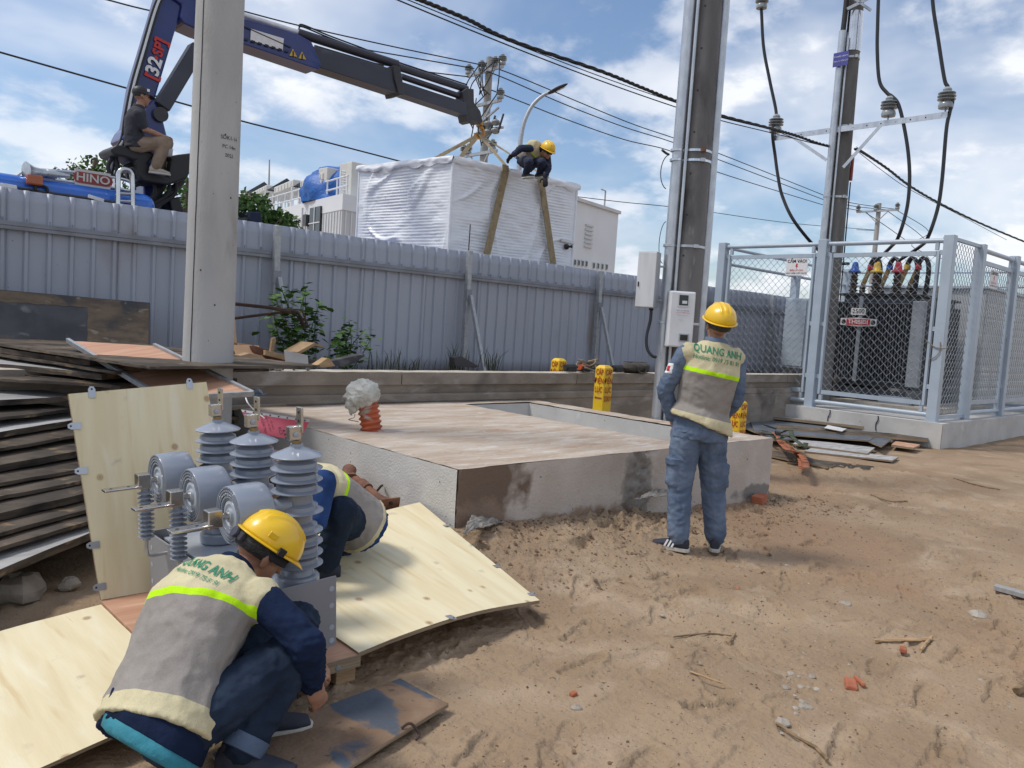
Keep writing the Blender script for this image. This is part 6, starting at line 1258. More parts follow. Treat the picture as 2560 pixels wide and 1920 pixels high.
# ------------------------------------------------------------------ boards and straps in front of the cage pad
def bquad(pts, z, t, m, lab, nm='flat_board', cat='board'):
    q = [A(*z6(x, y), z=z+(dz if len(pt) > 2 else 0)) for pt in pts for x, y, dz in [(*pt, 0)[:3]]]; return sheet(nm, q, t, m, lab, cat, nu=14, nv=5, grp='boards by the cage pad')
bquad(((100, 1408), (430, 1548), (560, 1540), (240, 1385)), .10, .02, 'film_blue', 'dark board nearest the foundation in the pile by the cage')
bquad(((300, 1492), (1085, 1552), (1160, 1502), (245, 1378)), .13, .02, 'film_blue', 'wide dark blue grey panel in the pile by the cage')
bquad(((1075, 1553), (1172, 1592), (1262, 1526), (1160, 1500)), .12, .02, 'film_blue', 'small blue grey panel at the right end of the pile')
bquad(((245, 1366), (1465, 1500), (1472, 1478), (250, 1346)), .20, .045, 'grey_ply', 'long pale plank lying closest to the pad')
bquad(((440, 1462), (1490, 1545), (1502, 1522), (450, 1440)), .155, .04, 'old_ply', 'long weathered plank just below the pale one')
bquad(((1240, 1580), (1395, 1602), (1440, 1580), (1270, 1555)), .09, .03, 'ply_pink', 'short reddish board at the far right of the pile')
bquad(((560, 1575), (1075, 1640), (1128, 1600), (600, 1540)), .06, .025, 'grey_ply', 'pale worn board along the near side of the pile')
bquad(((640, 1625), (1245, 1690), (1290, 1665), (700, 1595)), .035, .022, 'grey_ply', 'long grey board nearest the sand in the pile')
bquad(((775, 1465), (900, 1488), (930, 1470), (800, 1445)), .19, .012, 'white_paint', 'small white offcut on the dark panel')
bquad(((330, 1640), (800, 1735), (860, 1715), (400, 1605)), .04, .022, 'old_ply', 'split board at the bottom of the pile beside the foundation')
bquad(((520, 1700), (1080, 1752), (1120, 1730), (560, 1665)), .02, .02, 'old_ply', 'thin dark board lying lowest on the sand')
def ratchet():
    t = thing('ratchet_strap', 'green ratchet strap tossed on the boards by the cage', 'strap', A(*z6(500, 1560), z=.2))
    def rib(pts, z, w, m, nm):
        c = curve([A(*z6(x, y), z=z+.04*math.sin(x*.05)) for x, y in pts], 7); b = MB()
        for a, d in zip(c[:-1], c[1:]):
            e = (d-a).normalized(); s = e.cross(UZ).normalized(); q = [a-s*w/2, a+s*w/2, d+s*w/2, d-s*w/2]; b.add(q, ((0, 1, 2, 3),))
        o = b.build(nm, m, t, smooth=180); k = o.modifiers.new('thick', 'SOLIDIFY'); k.thickness = .006
    rib(((340, 1480), (400, 1500), (450, 1545), (520, 1520), (590, 1560), (640, 1600), (600, 1610), (520, 1560)), .20, .06, 'strap_green', 'webbing'); rib(((470, 1500), (540, 1480), (560, 1530), (630, 1590), (650, 1570)), .26, .06, 'strap_green', 'webbing')
    c = A(*z6(455, 1500), z=.26); MB().box(c, (.16, .07, .05), Matrix.Rotation(.6, 3, 'Z')).build('ratchet_body', 'dark_metal', t, bevel=.008); MB().bar(c+V((.02, .05, .05)), c+V((-.16, .12, .10)), .05, .02).build('ratchet_handle', 'dark_metal', t, bevel=.005)
    o = thing('orange_strap', 'orange lifting strap trailing from the boards onto the sand', 'strap', A(*z6(560, 1650), z=.02)); t = o
    rib(((430, 1500), (470, 1560), (520, 1610), (600, 1640), (640, 1690), (650, 1740)), .16, .075, 'strap_orange', 'webbing'); rib(((470, 1545), (540, 1600), (610, 1680), (620, 1745)), .11, .07, 'strap_orange', 'webbing')
ratchet()
# ------------------------------------------------------------------ things lying on the wall top
def toolbag():
    c = A(1372, 800, Y=7.0); c.z = .925; t = thing('tool_bag', 'dark canvas tool bag on the wall beside the dark pole', 'bag', c); L_, h = .30, .155
    def f(u, v):
        a = 2*math.pi*v; x = (u-.5)*2; r_ = (1-abs(x)**5)*.9+.1; y = math.cos(a)*.12*r_; z = h/2+math.sin(a)*h/2*r_*(1 if math.sin(a) < 0 else 1-.15*abs(noise.noise(V((u*4, 1, 0))))); n_ = .02*noise.noise(V((u*6, v*7, 3))); return c+V((x*L_, y+n_, z+n_))
    MB().grid(f, 28, 22).build('body', 'canvas_bag', t, smooth=180); MB().tube(curve([c+V((-.12, -.11, .1)), c+V((-.08, -.15, .02)), c+V((.05, -.14, .015)), c+V((.1, -.1, .1))], 6), .012, 6).build('handle', 'canvas_bag', t, smooth=True)
    MB().bar(c+V((-.25, 0, h+.002)), c+V((.25, 0, h-.002)), .03, .006).build('zip', 'black', t)
toolbag()
def ropes():
    c = A(1272, 798, Y=7.0); c.z = .925; t = thing('rope_heap', 'tangled ropes and slings heaped on the wall', 'rope', c)
    for k in range(9):
        w = random.uniform(.10, .22); o_ = c+V((random.uniform(-.1, .12), random.uniform(-.04, .05), .03+.012*k)); pts = [o_+V((math.cos(a)*w*random.uniform(.8, 1.2), math.sin(a)*.07*random.uniform(.7, 1.2), .03*math.sin(2*a+k)+random.uniform(0, .02))) for a in np.linspace(0, 6.3, 12)]; MB().tube(curve(pts, 4), random.choice((.008, .012, .014)), 6).build('rope_coil', 'rope' if k % 3 else 'canvas_bag', t, smooth=True)
    MB().bar(c+V((-.02, 0, .14)), c+V((.16, 0, .17)), .035, .035).build('hammer_handle', 'raw_wood', t, bevel=.008); MB().tube(curve([c+V((.02, -.14, .0)), c+V((.02, -.16, -.06)), c+V((.05, -.16, -.10)), c+V((.08, -.16, -.07))], 5), .012, 6).build('hook', 'dark_metal', t)
ropes()
for px, m, lab in ((1232, 'rubber', 'black power tool battery left of the orange one on the wall'), (1262, 'orange_plastic', 'orange cordless tool on the wall beside the ropes'), (1334, 'rubber', 'black tool case on the wall left of the tool bag')):
    c = A(px, 798, Y=6.98); c.z = .925; t = thing('power_tool', lab, 'power tool', c); MB().box(c+V((0, 0, .05)), (.15, .10, .075)).build('battery', 'rubber', t, bevel=.012); MB().tube([c+V((-.10, 0, .07)), c+V((.09, .01, .075))], .036, 12).build('motor', m, t, smooth=True); MB().tube([c+V((.09, .01, .075)), c+V((.14, .01, .075))], .018, 10).build('chuck', 'dark_metal', t, smooth=True)
# ------------------------------------------------------------------ litter on the sand
def onsand(px, py): p = A(px, py, z=0); p.z = gz(p.x, p.y); p = A(px, py, z=p.z); return p
def bit(name, px, py, size, m, lab, cat, rz=0, tilt=.1, bev=.006):
    p = onsand(px, py); t = MB().box(p+UZ*size[2]*.35, size, Matrix.Rotation(rz, 3, 'Z') @ Matrix.Rotation(tilt, 3, 'X')).build(name, m, None, bevel=bev, jit=min(size)*.13); return tag(t, lab, cat)
bit('brick_piece', 1640, 1083, (.20, .10, .07), 'brick', 'half buried brick at the right end of the foundation', 'brick', .3); bit('brick_piece', 1838, 1482, (.10, .05, .022), 'brick', 'flat broken brick pieces on the open sand', 'brick', .5, .2); bit('brick_piece', 1856, 1474, (.085, .018, .02), 'brick', 'thin brick splinter beside the flat brick piece', 'brick', .9, .1)
bit('brick_piece', 1238, 1503, (.03, .022, .02), 'brick', 'tiny orange brick crumb near the lower middle', 'brick'); bit('brick_piece', 1950, 1407, (.05, .03, .025), 'brick', 'small orange brick chip below the forked twig', 'brick', .4); bit('brick_piece', 1590, 1270, (.06, .03, .008), 'brick', 'orange smear of brick right of centre', 'brick', .8)
for px, py, r_, lab in ((2112, 1330, .055, 'pale rounded stone at the right of the sand'), (1825, 1305, .035, 'half buried pale pebble right of the holes'), (1700, 1222, .018, 'small white pebble near the standing man'), (1690, 1562, .03, 'white flake of stone beside the long stick'), (1245, 1530, .022, 'white scrap below the tiny brick crumb'), (1432, 1330+0, .013, 'pebble left of the dug holes'), (1985, 1375, .012, 'small dark pebble by the forked twig')):
    p = onsand(px, py); rock(p, r_, lab, 'stone', 'pebble', .55)
for k in range(16):
    p = onsand(1730+random.gauss(0, 22), 1500+random.gauss(0, 26)); rock(p, random.uniform(.008, .022), 'pale gravel stone in the small cluster on the sand', 'stone', 'pebble', .6)['group'] = 'gravel cluster'
def stick(pts, r_, lab, m='twig'):
    q = [onsand(x, y)+UZ*(r_+.006) for x, y in pts]; o = MB().tube(curve(q, 5), r_, 6).build('stick', m, None, smooth=True, jit=r_*.25); tag(o, lab, 'stick')
stick(((1677, 1568), (1720, 1598), (1762, 1622), (1787, 1648)), .006, 'long thin stick near the bottom of the sand'); stick(((1888, 1390), (1930, 1389), (1985, 1388), (2012, 1386)), .009, 'pale twig lying level on the right of the sand', 'raw_wood'); stick(((1988, 1410), (2000, 1395), (2012, 1382)), .009, 'short twig crossing the pale level twig', 'raw_wood'); stick(((1572, 1395), (1588, 1372)), .006, 'short pale splinter right of centre', 'raw_wood'); stick(((2196, 1505), (2225, 1480)), .018, 'brown stick at the right edge of the picture'); stick(((1455, 1380), (1530, 1372), (1580, 1378)), .004, 'curved root on the trampled sand'); stick(((1490, 1365+90), (1530, 1470), (1560, 1480)), .004, 'thin curled straw on the sand', 'raw_wood')
stick(((2060, 1035), (2110, 1050), (2160, 1060)), .006, 'thin stick on the far right sand'); stick(((1880, 1070), (1920, 1085), (1960, 1085)), .006, 'short stick right of the foundation')
a, b_ = onsand(2148, 1274), onsand(2235, 1298); o = MB().bar(a+UZ*.02, b_+UZ*.02, .07, .03).build('loose_plank', 'grey_ply', None, bevel=.003); tag(o, 'grey plank end at the right edge of the sand', 'plank')
bit('paper_scrap', 2040, 1060+40, (.10, .05, .01), 'plastic_film', 'grey crumpled scrap on the far sand', 'litter', .3)
# ------------------------------------------------------------------ people
def vest_mat(name, bands):
    m = mat(name, (.5, .5, .5), rough=.85, spec=.2, bump=.65, bsc=13, bdist=.016); n, L, p = nodes_of(name)
    at = n.new('ShaderNodeAttribute'); at.attribute_name = 't'; rp = n.new('ShaderNodeValToRGB'); rp.color_ramp.interpolation = 'CONSTANT'; L(at.outputs['Fac'], rp.inputs[0]); e = rp.color_ramp.elements
    e[0].position = 0; e[0].color = (*bands[0][1], 1); e[1].position = bands[1][0]; e[1].color = (*bands[1][1], 1)
    for pos, c in bands[2:]: k = e.new(pos); k.color = (*c, 1)
    tc = n.new('ShaderNodeTexCoord'); z = n.new('ShaderNodeTexNoise'); z.inputs['Scale'].default_value = 6; z.inputs['Detail'].default_value = 6; L(tc.outputs['Object'], z.inputs['Vector'])
    k = n.new('ShaderNodeMapRange'); L(z.outputs[0], k.inputs[0]); k.inputs[1].default_value = .3; k.inputs[2].default_value = .7; k.inputs[3].default_value = .80; k.inputs[4].default_value = 1.12
    v = n.new('ShaderNodeHueSaturation'); L(rp.outputs[0], v.inputs['Color']); L(k.outputs[0], v.inputs['Value'])
    w = n.new('ShaderNodeTexVoronoi'); w.inputs['Scale'].default_value = 260; L(tc.outputs['Object'], w.inputs['Vector']); mm = n.new('ShaderNodeMapRange'); L(w.outputs[0], mm.inputs[0]); mm.inputs[1].default_value = .1; mm.inputs[2].default_value = .5; mm.inputs[3].default_value = .86; mm.inputs[4].default_value = 1.04
    v2 = n.new('ShaderNodeHueSaturation'); L(v.outputs[0], v2.inputs['Color']); L(mm.outputs[0], v2.inputs['Value']); L(v2.outputs[0], p.inputs['Base Color'])
CREAM, GREY, NEON = (.56, .50, .32), (.285, .26, .238), (.47, .80, .01)
vest_mat('vest', [(0, CREAM), (.20, GREY), (.672, NEON), (.714, CREAM)])
def ell(b, c, ax, ay, az, n=14):
    c, ax, ay, az = map(V3, (c, ax, ay, az)); b.grid(lambda u, v: c+ax*(math.cos(6.28319*u)*math.sin(3.14159*v))+ay*(math.sin(6.28319*u)*math.sin(3.14159*v))+az*math.cos(3.14159*v), n+1, n//2+2)
def cap(b, p0, p1, r0_, r1_, n=12):
    p0, p1 = V3(p0), V3(p1); d = (p1-p0); L_ = d.length; d = d/L_ if L_ > 1e-6 else UZ
    pr = [(0, -r0_), (r0_*.7, -r0_*.7), (r0_, 0), (r1_, L_), (r1_*.7, L_+r1_*.7), (0, L_+r1_)]; b.lathe(pr, n, p0, d)
def ering(b, secs, n=20):
    """closed loft through elliptical sections (centre, side half-vector, front half-vector)"""
    vs = []; k = len(secs)
    for c, s, f in secs:
        for j in range(n): a = 2*math.pi*j/n; vs.append(V3(c)+V3(s)*math.cos(a)+V3(f)*math.sin(a))
    fs = [(i*n+j, i*n+(j+1) % n, (i+1)*n+(j+1) % n, (i+1)*n+j) for i in range(k-1) for j in range(n)]+[tuple(reversed(range(n))), tuple(range((k-1)*n, k*n))]
    b.add(vs, fs)
def remesh(b, name, m, parent, vox=.012, it=5, wr=0, ws=9, tfun=None, sub=False, aniso=None, calm=()):
    me = bpy.data.meshes.new(name); me.from_pydata([tuple(p) for p in b.v], [], b.f); bm = bmesh.new(); bm.from_mesh(me); bmesh.ops.remove_doubles(bm, verts=bm.verts, dist=1e-5); bmesh.ops.recalc_face_normals(bm, faces=bm.faces); bm.to_mesh(me); bm.free()
    o = bpy.data.objects.new(name, me); COL.objects.link(o); r_ = o.modifiers.new('r', 'REMESH'); r_.mode = 'VOXEL'; r_.voxel_size = vox; s = o.modifiers.new('s', 'SMOOTH'); s.factor = .5; s.iterations = it
    e = evalmesh(o); bpy.data.objects.remove(o); bpy.data.meshes.remove(me); e.name = name
    nv = len(e.vertices); co = [v.co.copy() for v in e.vertices]
    if wr:
        nr = [v.normal.copy() for v in e.vertices]
        for i in range(nv):
            p = co[i]; q = p*ws
            if aniso: q = V((q.x*aniso[0], q.y*aniso[1], q.z*aniso[2]))
            k = noise.noise(q+V((noise.noise(q*.6)*1.5, 0, 0))); g = (1-abs(k)*2.6); cm = 1
            for c_, r_c in calm: cm = min(cm, max(.0, ((p-c_).length-r_c*.6)/r_c))
            co[i] = p+nr[i]*(wr*cm*(g*.6+.45*noise.noise(q*2.3)+.25*noise.noise(q*5)))
    if tfun:
        a = e.attributes.new('t', 'FLOAT', 'POINT'); a.data.foreach_set('value', [min(.999, max(0.0, tfun(p))) for p in co])
    bv = BVHTree.FromPolygons(co, [tuple(p.vertices) for p in e.polygons])
    I = WM[parent].inverted(); e.vertices.foreach_set('co', [x for p in co for x in (I @ p)]); e.update()
    e.materials.clear(); e.materials.append(MT[m]); ob = link(name, e, parent, smooth=180); return ob, bv
def hand(b, wrist, d, pn, curl=.6, sc=1.0, left=False, r=.0088):
    """palm and five fingers; d along the hand, pn palm-facing normal"""
    w, d, pn = V3(wrist), V3(d).normalized(), V3(pn).normalized(); pn = (pn-d*pn.dot(d)).normalized(); s = d.cross(pn)*(1 if left else -1)
    ell(b, w+d*.045*sc, s*.040*sc, pn*.017*sc, d*.055*sc, 12)
    for k, (off, L_) in enumerate(((-.030, .068), (-.010, .078), (.010, .072), (.029, .056))):
        p = w+d*.082*sc+s*off*sc; a = 0; q = p
        for seg, f in ((.45, .35), (.32, .8), (.25, 1.1)):
            a += curl*f; n = q+(d*math.cos(a)+pn*math.sin(a))*L_*seg*sc; cap(b, q, n, r*sc, r*.9*sc, 8); q = n
    q = w+d*.025*sc-s*.035*sc
    for dd, L_ in (((d*.55-s*.75+pn*.3), .042), ((d*.85-s*.25+pn*.45), .034)):
        n = q+dd.normalized()*L_*sc; cap(b, q, n, r*1.15*sc, r*sc, 8); q = n
def head(b, c, up, fw, sc=1.0):
    c, up, fw = V3(c), V3(up).normalized(), V3(fw).normalized(); fw = (fw-up*fw.dot(up)).normalized(); s = fw.cross(up)
    ell(b, c+up*.035*sc-fw*.012*sc, s*.074*sc, fw*.094*sc, up*.088*sc, 20); ell(b, c-up*.03*sc+fw*.022*sc, s*.060*sc, fw*.070*sc, up*.078*sc, 18); ell(b, c-up*.088*sc+fw*.058*sc, s*.030*sc, fw*.028*sc, up*.022*sc, 12)
    cap(b, c+up*.012*sc+fw*.090*sc, c-up*.022*sc+fw*.106*sc, .008*sc, .013*sc, 8); ell(b, c-up*.055*sc+fw*.088*sc, s*.024*sc, fw*.010*sc, up*.010*sc, 10); ell(b, c+up*.022*sc+fw*.082*sc, s*.045*sc, fw*.010*sc, up*.008*sc, 10)
    for k in (-1, 1): ell(b, c+s*k*.076*sc-fw*.008*sc-up*.008*sc, s*.009*sc, fw*.018*sc-s*k*.006*sc, up*.032*sc, 10)
def helmet(par, c, up, fw, sc=1.0, band=True):
    c, up, fw = V3(c), V3(up).normalized(), V3(fw).normalized(); fw = (fw-up*fw.dot(up)).normalized(); s = fw.cross(up)
    h = thing('safety_helmet', '', '', c) if False else None
    def f(u, v):
        a = 2*math.pi*u; ph = math.pi/2*v; cx_, sy = math.cos(a), math.sin(a); x, y, z = math.cos(ph)*cx_*.138, math.cos(ph)*sy*.114, math.sin(ph)**.92*.122
        g = 0
        for o_, w_ in ((0, .012), (-.036, .008), (.036, .008)): g = max(g, math.exp(-((y-o_)/w_)**4)*.007*min(1, max(0, (z-.045)/.03))*(1 if abs(x) < .10 else .3))
        k = 1+g/.12; return c+(fw*x*k+s*y*k+up*z*k)*sc
    b = MB(); b.grid(f, 65, 22); o = b.build('helmet_shell', 'helmet_yellow', par, smooth=50); q = o.modifiers.new('t', 'SOLIDIFY'); q.thickness = .003; q.offset = -1
    def g(u, v):
        a = 2*math.pi*u; pk = max(0, math.cos(a))**3; e = (.012+.036*pk)*v; x, y = math.cos(a)*(.138+e), math.sin(a)*(.114+.012*v); return c+(fw*x+s*y+up*(-.006*v-.016*pk*v*v))*sc
    b = MB(); b.grid(g, 65, 5); o = b.build('helmet_brim', 'helmet_yellow', par, smooth=50); q = o.modifiers.new('t', 'SOLIDIFY'); q.thickness = .004
    if band: b = MB(); b.grid(lambda u, v: c+(fw*math.cos(6.2832*u)*.108+s*math.sin(6.2832*u)*.090+up*(-.018-.030*v))*sc, 40, 3); o = b.build('helmet_band', 'charcoal', par, smooth=180); q = o.modifiers.new('t', 'SOLIDIFY'); q.thickness = .003
def hair(par, c, up, fw, sc=1.0):
    c, up, fw = V3(c), V3(up).normalized(), V3(fw).normalized(); fw = (fw-up*fw.dot(up)).normalized(); s = fw.cross(up); b = MB()
    def f(u, v):
        a = 2*math.pi*u; th = math.pi*.66*v; d = V((math.cos(a)*math.sin(th), math.sin(a)*math.sin(th), math.cos(th))); fr = max(0, d.x); r_ = 1+.03*noise.noise(d*9); lift = fr*.5*max(0, v-.45)
        return c+up*.035*sc-fw*.016*sc+(fw*d.x*.100*(1-lift)+s*d.y*.080+up*(d.z*.094+lift*.10))*sc*r_
    b.grid(f, 40, 22); b.build('hair', 'hair', par, smooth=180, fix=False)
def shoe(par, ankle, d, sc=1.0, m='shoe_dark', sole='shoe_sole', stripes=False):
    a, d = V3(ankle), V3(d); d.z = 0; d.normalize(); s = d.cross(UZ); g = a.z-.085*sc; c = V((a.x, a.y, g)); b = MB()
    ering(b, [(c-d*.075*sc+UZ*.05*sc, s*.030*sc, UZ*.038*sc), (c-d*.03*sc+UZ*.055*sc, s*.038*sc, UZ*.045*sc), (c+d*.05*sc+UZ*.048*sc, s*.042*sc, UZ*.036*sc), (c+d*.12*sc+UZ*.038*sc, s*.045*sc, UZ*.026*sc), (c+d*.175*sc+UZ*.032*sc, s*.034*sc, UZ*.018*sc)], 16); cap(b, c+UZ*.06*sc-d*.02*sc, c+UZ*.095*sc-d*.03*sc, .038*sc, .036*sc)
    remesh(b, 'shoe', m, par, .008, 3)
    poly = [(-.082, -.020), (-.06, -.036), (.0, -.040), (.08, -.045), (.14, -.044), (.18, -.030), (.190, 0), (.18, .028), (.14, .042), (.08, .044), (0, .038), (-.06, .036), (-.082, .02)]
    MB().prism([(x*sc, y*sc) for x, y in poly], c+UZ*.002, d, s, UZ*.026*sc).build('shoe_sole', sole, par, bevel=.005)
    if stripes:
        for k in range(3): MB().bar(c+d*(.03+k*.025)*sc+s*.045*sc+UZ*.03*sc, c+d*(.01+k*.025)*sc+s*.037*sc+UZ*.075*sc, .012, .006, s).build('shoe_stripe', 'print_white', par); MB().bar(c+d*(.03+k*.025)*sc-s*.045*sc+UZ*.03*sc, c+d*(.01+k*.025)*sc-s*.037*sc+UZ*.075*sc, .012, .006, s).build('shoe_stripe', 'print_white', par)
def torso(b, pel, wai, che, nek, s, grow=0, flare=0, bottom=0, fr=None):
    """pelvis..neck loft; s = unit vector to the person's right"""
    s = V3(s).normalized(); P = [V3(p) for p in (pel, wai, che, nek)]; secs = []
    ax = (P[3]-P[0]).normalized(); base = P[0]-ax*bottom
    spec = [(base, .165+flare, .118+flare), (P[0] if bottom >= 0 else base.lerp(P[1], .4), .165+flare*.6, .120+flare*.6), (P[1], .150, .108), (P[1].lerp(P[2], .5), .160, .115), (P[2], .175, .120), (P[2].lerp(P[3], .55), .165, .100), (P[2].lerp(P[3], .85), .105, .075), (P[3], .062, .060)]
    for i, (p, w, d) in enumerate(spec):
        q0 = spec[max(0, i-1)][0]; q1 = spec[min(len(spec)-1, i+1)][0]; t = (q1-q0).normalized() if (q1-q0).length > 1e-6 else ax; f = t.cross(s).normalized(); ss = f.cross(t); secs.append((p, ss*(w+grow), f*(d+grow)))
    ering(b, secs, 24)
def person(label, J, top, pants, vest=None, group=None, sc=1.0, vox=.012, wr=.008, shoes=('shoe_dark', 'shoe_sole', False), gloves=None, curl=.6, sleeve=1.0, legw=1.0, cuff=None):
    g = min(J['ankL'].z, J['ankR'].z)-.09; t = thing('person', label, 'person', V((J['pel'].x, J['pel'].y, g)), 0, group)
    s = (J['shR']-J['shL']).normalized(); sh = (J['hipR']-J['hipL']).normalized()
    # continuous body
    b = MB(); torso(b, J['pel'], J['wai'], J['che'], J['nek'], s, -.02); cap(b, J['nek']-(J['nek']-J['che']).normalized()*.04, J['head']-J['up']*.06*sc, .056, .052); head(b, J['head'], J['up'], J['face'], sc)
    for k in 'LR':
        cap(b, J['sh'+k], J['el'+k], .046, .038); cap(b, J['el'+k], J['wr'+k], .038, .027); cap(b, J['hip'+k], J['kn'+k], .078, .052); cap(b, J['kn'+k], J['ank'+k], .050, .036); cap(b, J['ank'+k]-UZ*.04, J['ank'+k]-UZ*.045+J['toe'+k].normalized()*.10, .034, .028)
        if not gloves: hand(b, J['wr'+k], J['hd'+k], J['pn'+k], curl, 1.0, k == 'L')
    remesh(b, 'body', 'skin', t, .0075 if vox < .013 else .012, 2)
    if gloves:
        for k in 'LR': b = MB(); cap(b, J['wr'+k]-V3(J['hd'+k]).normalized()*.05, J['wr'+k], .036, .034); hand(b, J['wr'+k], J['hd'+k], J['pn'+k], curl, 1.1, k == 'L', .011); remesh(b, 'glove', gloves, t, .008, 2)
    # top
    b = MB(); torso(b, J['pel'], J['wai'], J['che'], J['nek'], s, .012, .015, .06)
    for k in 'LR':
        el, wr_ = J['el'+k], J['wr'+k]; end = el.lerp(wr_, sleeve-.04) if sleeve > .3 else None
        cap(b, J['sh'+k], (el if end else J['sh'+k].lerp(el, .8)), .064, .056)
        if end: cap(b, el, end, .057, .043)
    remesh(b, 'jacket' if sleeve > .3 else 'shirt', top, t, vox*.8, 3, wr, 13, aniso=(1, 1, 1.7), calm=[(J['shL'], .13), (J['shR'], .13)])
    b = MB(); n = (J['nek']-J['che']).normalized(); b.lathe([(.066, -.02), (.072, .0), (.070, .03), (.064, .034), (.060, .0)], 24, J['nek'], n); b.build('collar', top, t, smooth=180)
    # trousers
    b = MB(); ering(b, [(J['pel']+(J['wai']-J['pel'])*.55, sh*.158, (J['wai']-J['pel']).normalized().cross(sh)*.112), (J['pel'], sh*.172, (J['wai']-J['pel']).normalized().cross(sh)*.128), (J['pel']-(J['wai']-J['pel']).normalized()*.07, sh*.150, (J['wai']-J['pel']).normalized().cross(sh)*.11)])
    for k in 'LR': cap(b, J['hip'+k], J['kn'+k], .098*legw, .076*legw); cap(b, J['kn'+k], J['ank'+k]+(J['kn'+k]-J['ank'+k]).normalized()*.02, .076*legw, .064*legw)
    remesh(b, 'trousers', pants, t, vox*.8, 3, wr*.8, 13, aniso=(1, 1, 1.5))
    for k in 'LR':
        shoe(t, J['ank'+k], J['toe'+k], sc, *shoes)
        if cuff: d = (J['kn'+k]-J['ank'+k]).normalized(); MB().lathe([(.062, 0), (.072, .003), (.072, .05), (.064, .052)], 20, J['ank'+k]+d*.0, d).build('trouser_cuff', cuff, t, smooth=50)
    bv = None
    if vest:
        b = MB(); torso(b, J['pel'], J['wai'], J['che'], J['nek'], s, .030, vest.get('flare', .03), vest.get('bottom', .02))
        for k in 'LR': cap(b, J['nek'].lerp(J['sh'+k], .55)-n*.02, J['sh'+k]-n*.012-(J['sh'+k]-J['nek']).normalized()*.03, .055, .082)
        if 'shear' in vest:
            sv, am = vest['shear']
            for i_, p_ in enumerate(b.v):
                w_ = min(1, max(0, (J['pel'].z+.26-p_.z)/.26)); p_.z += am*(p_-J['pel']).dot(sv)*w_
        o, bv = remesh(b, 'vest', 'vest', t, vox*.8, 2, wr*.7, 9, vest['t'], calm=[(J['shL'], .10), (J['shR'], .10)])
    return t, bv
def ptxt(t, bv, c, ex, ey, n, rows, m='print_green'):
    def proj(p):
        h = bv.ray_cast(p+n*.3, -n)
        return (h[0]+h[1]*.004 if h[1].dot(n) > 0 else h[0]+n*.004) if h[0] else p
    for s, dy, sz, cond, bold in rows: lettering(s, V3(c)+ey*dy, ex, ey, sz, m, t, bold=bold, cond=cond, proj=proj)
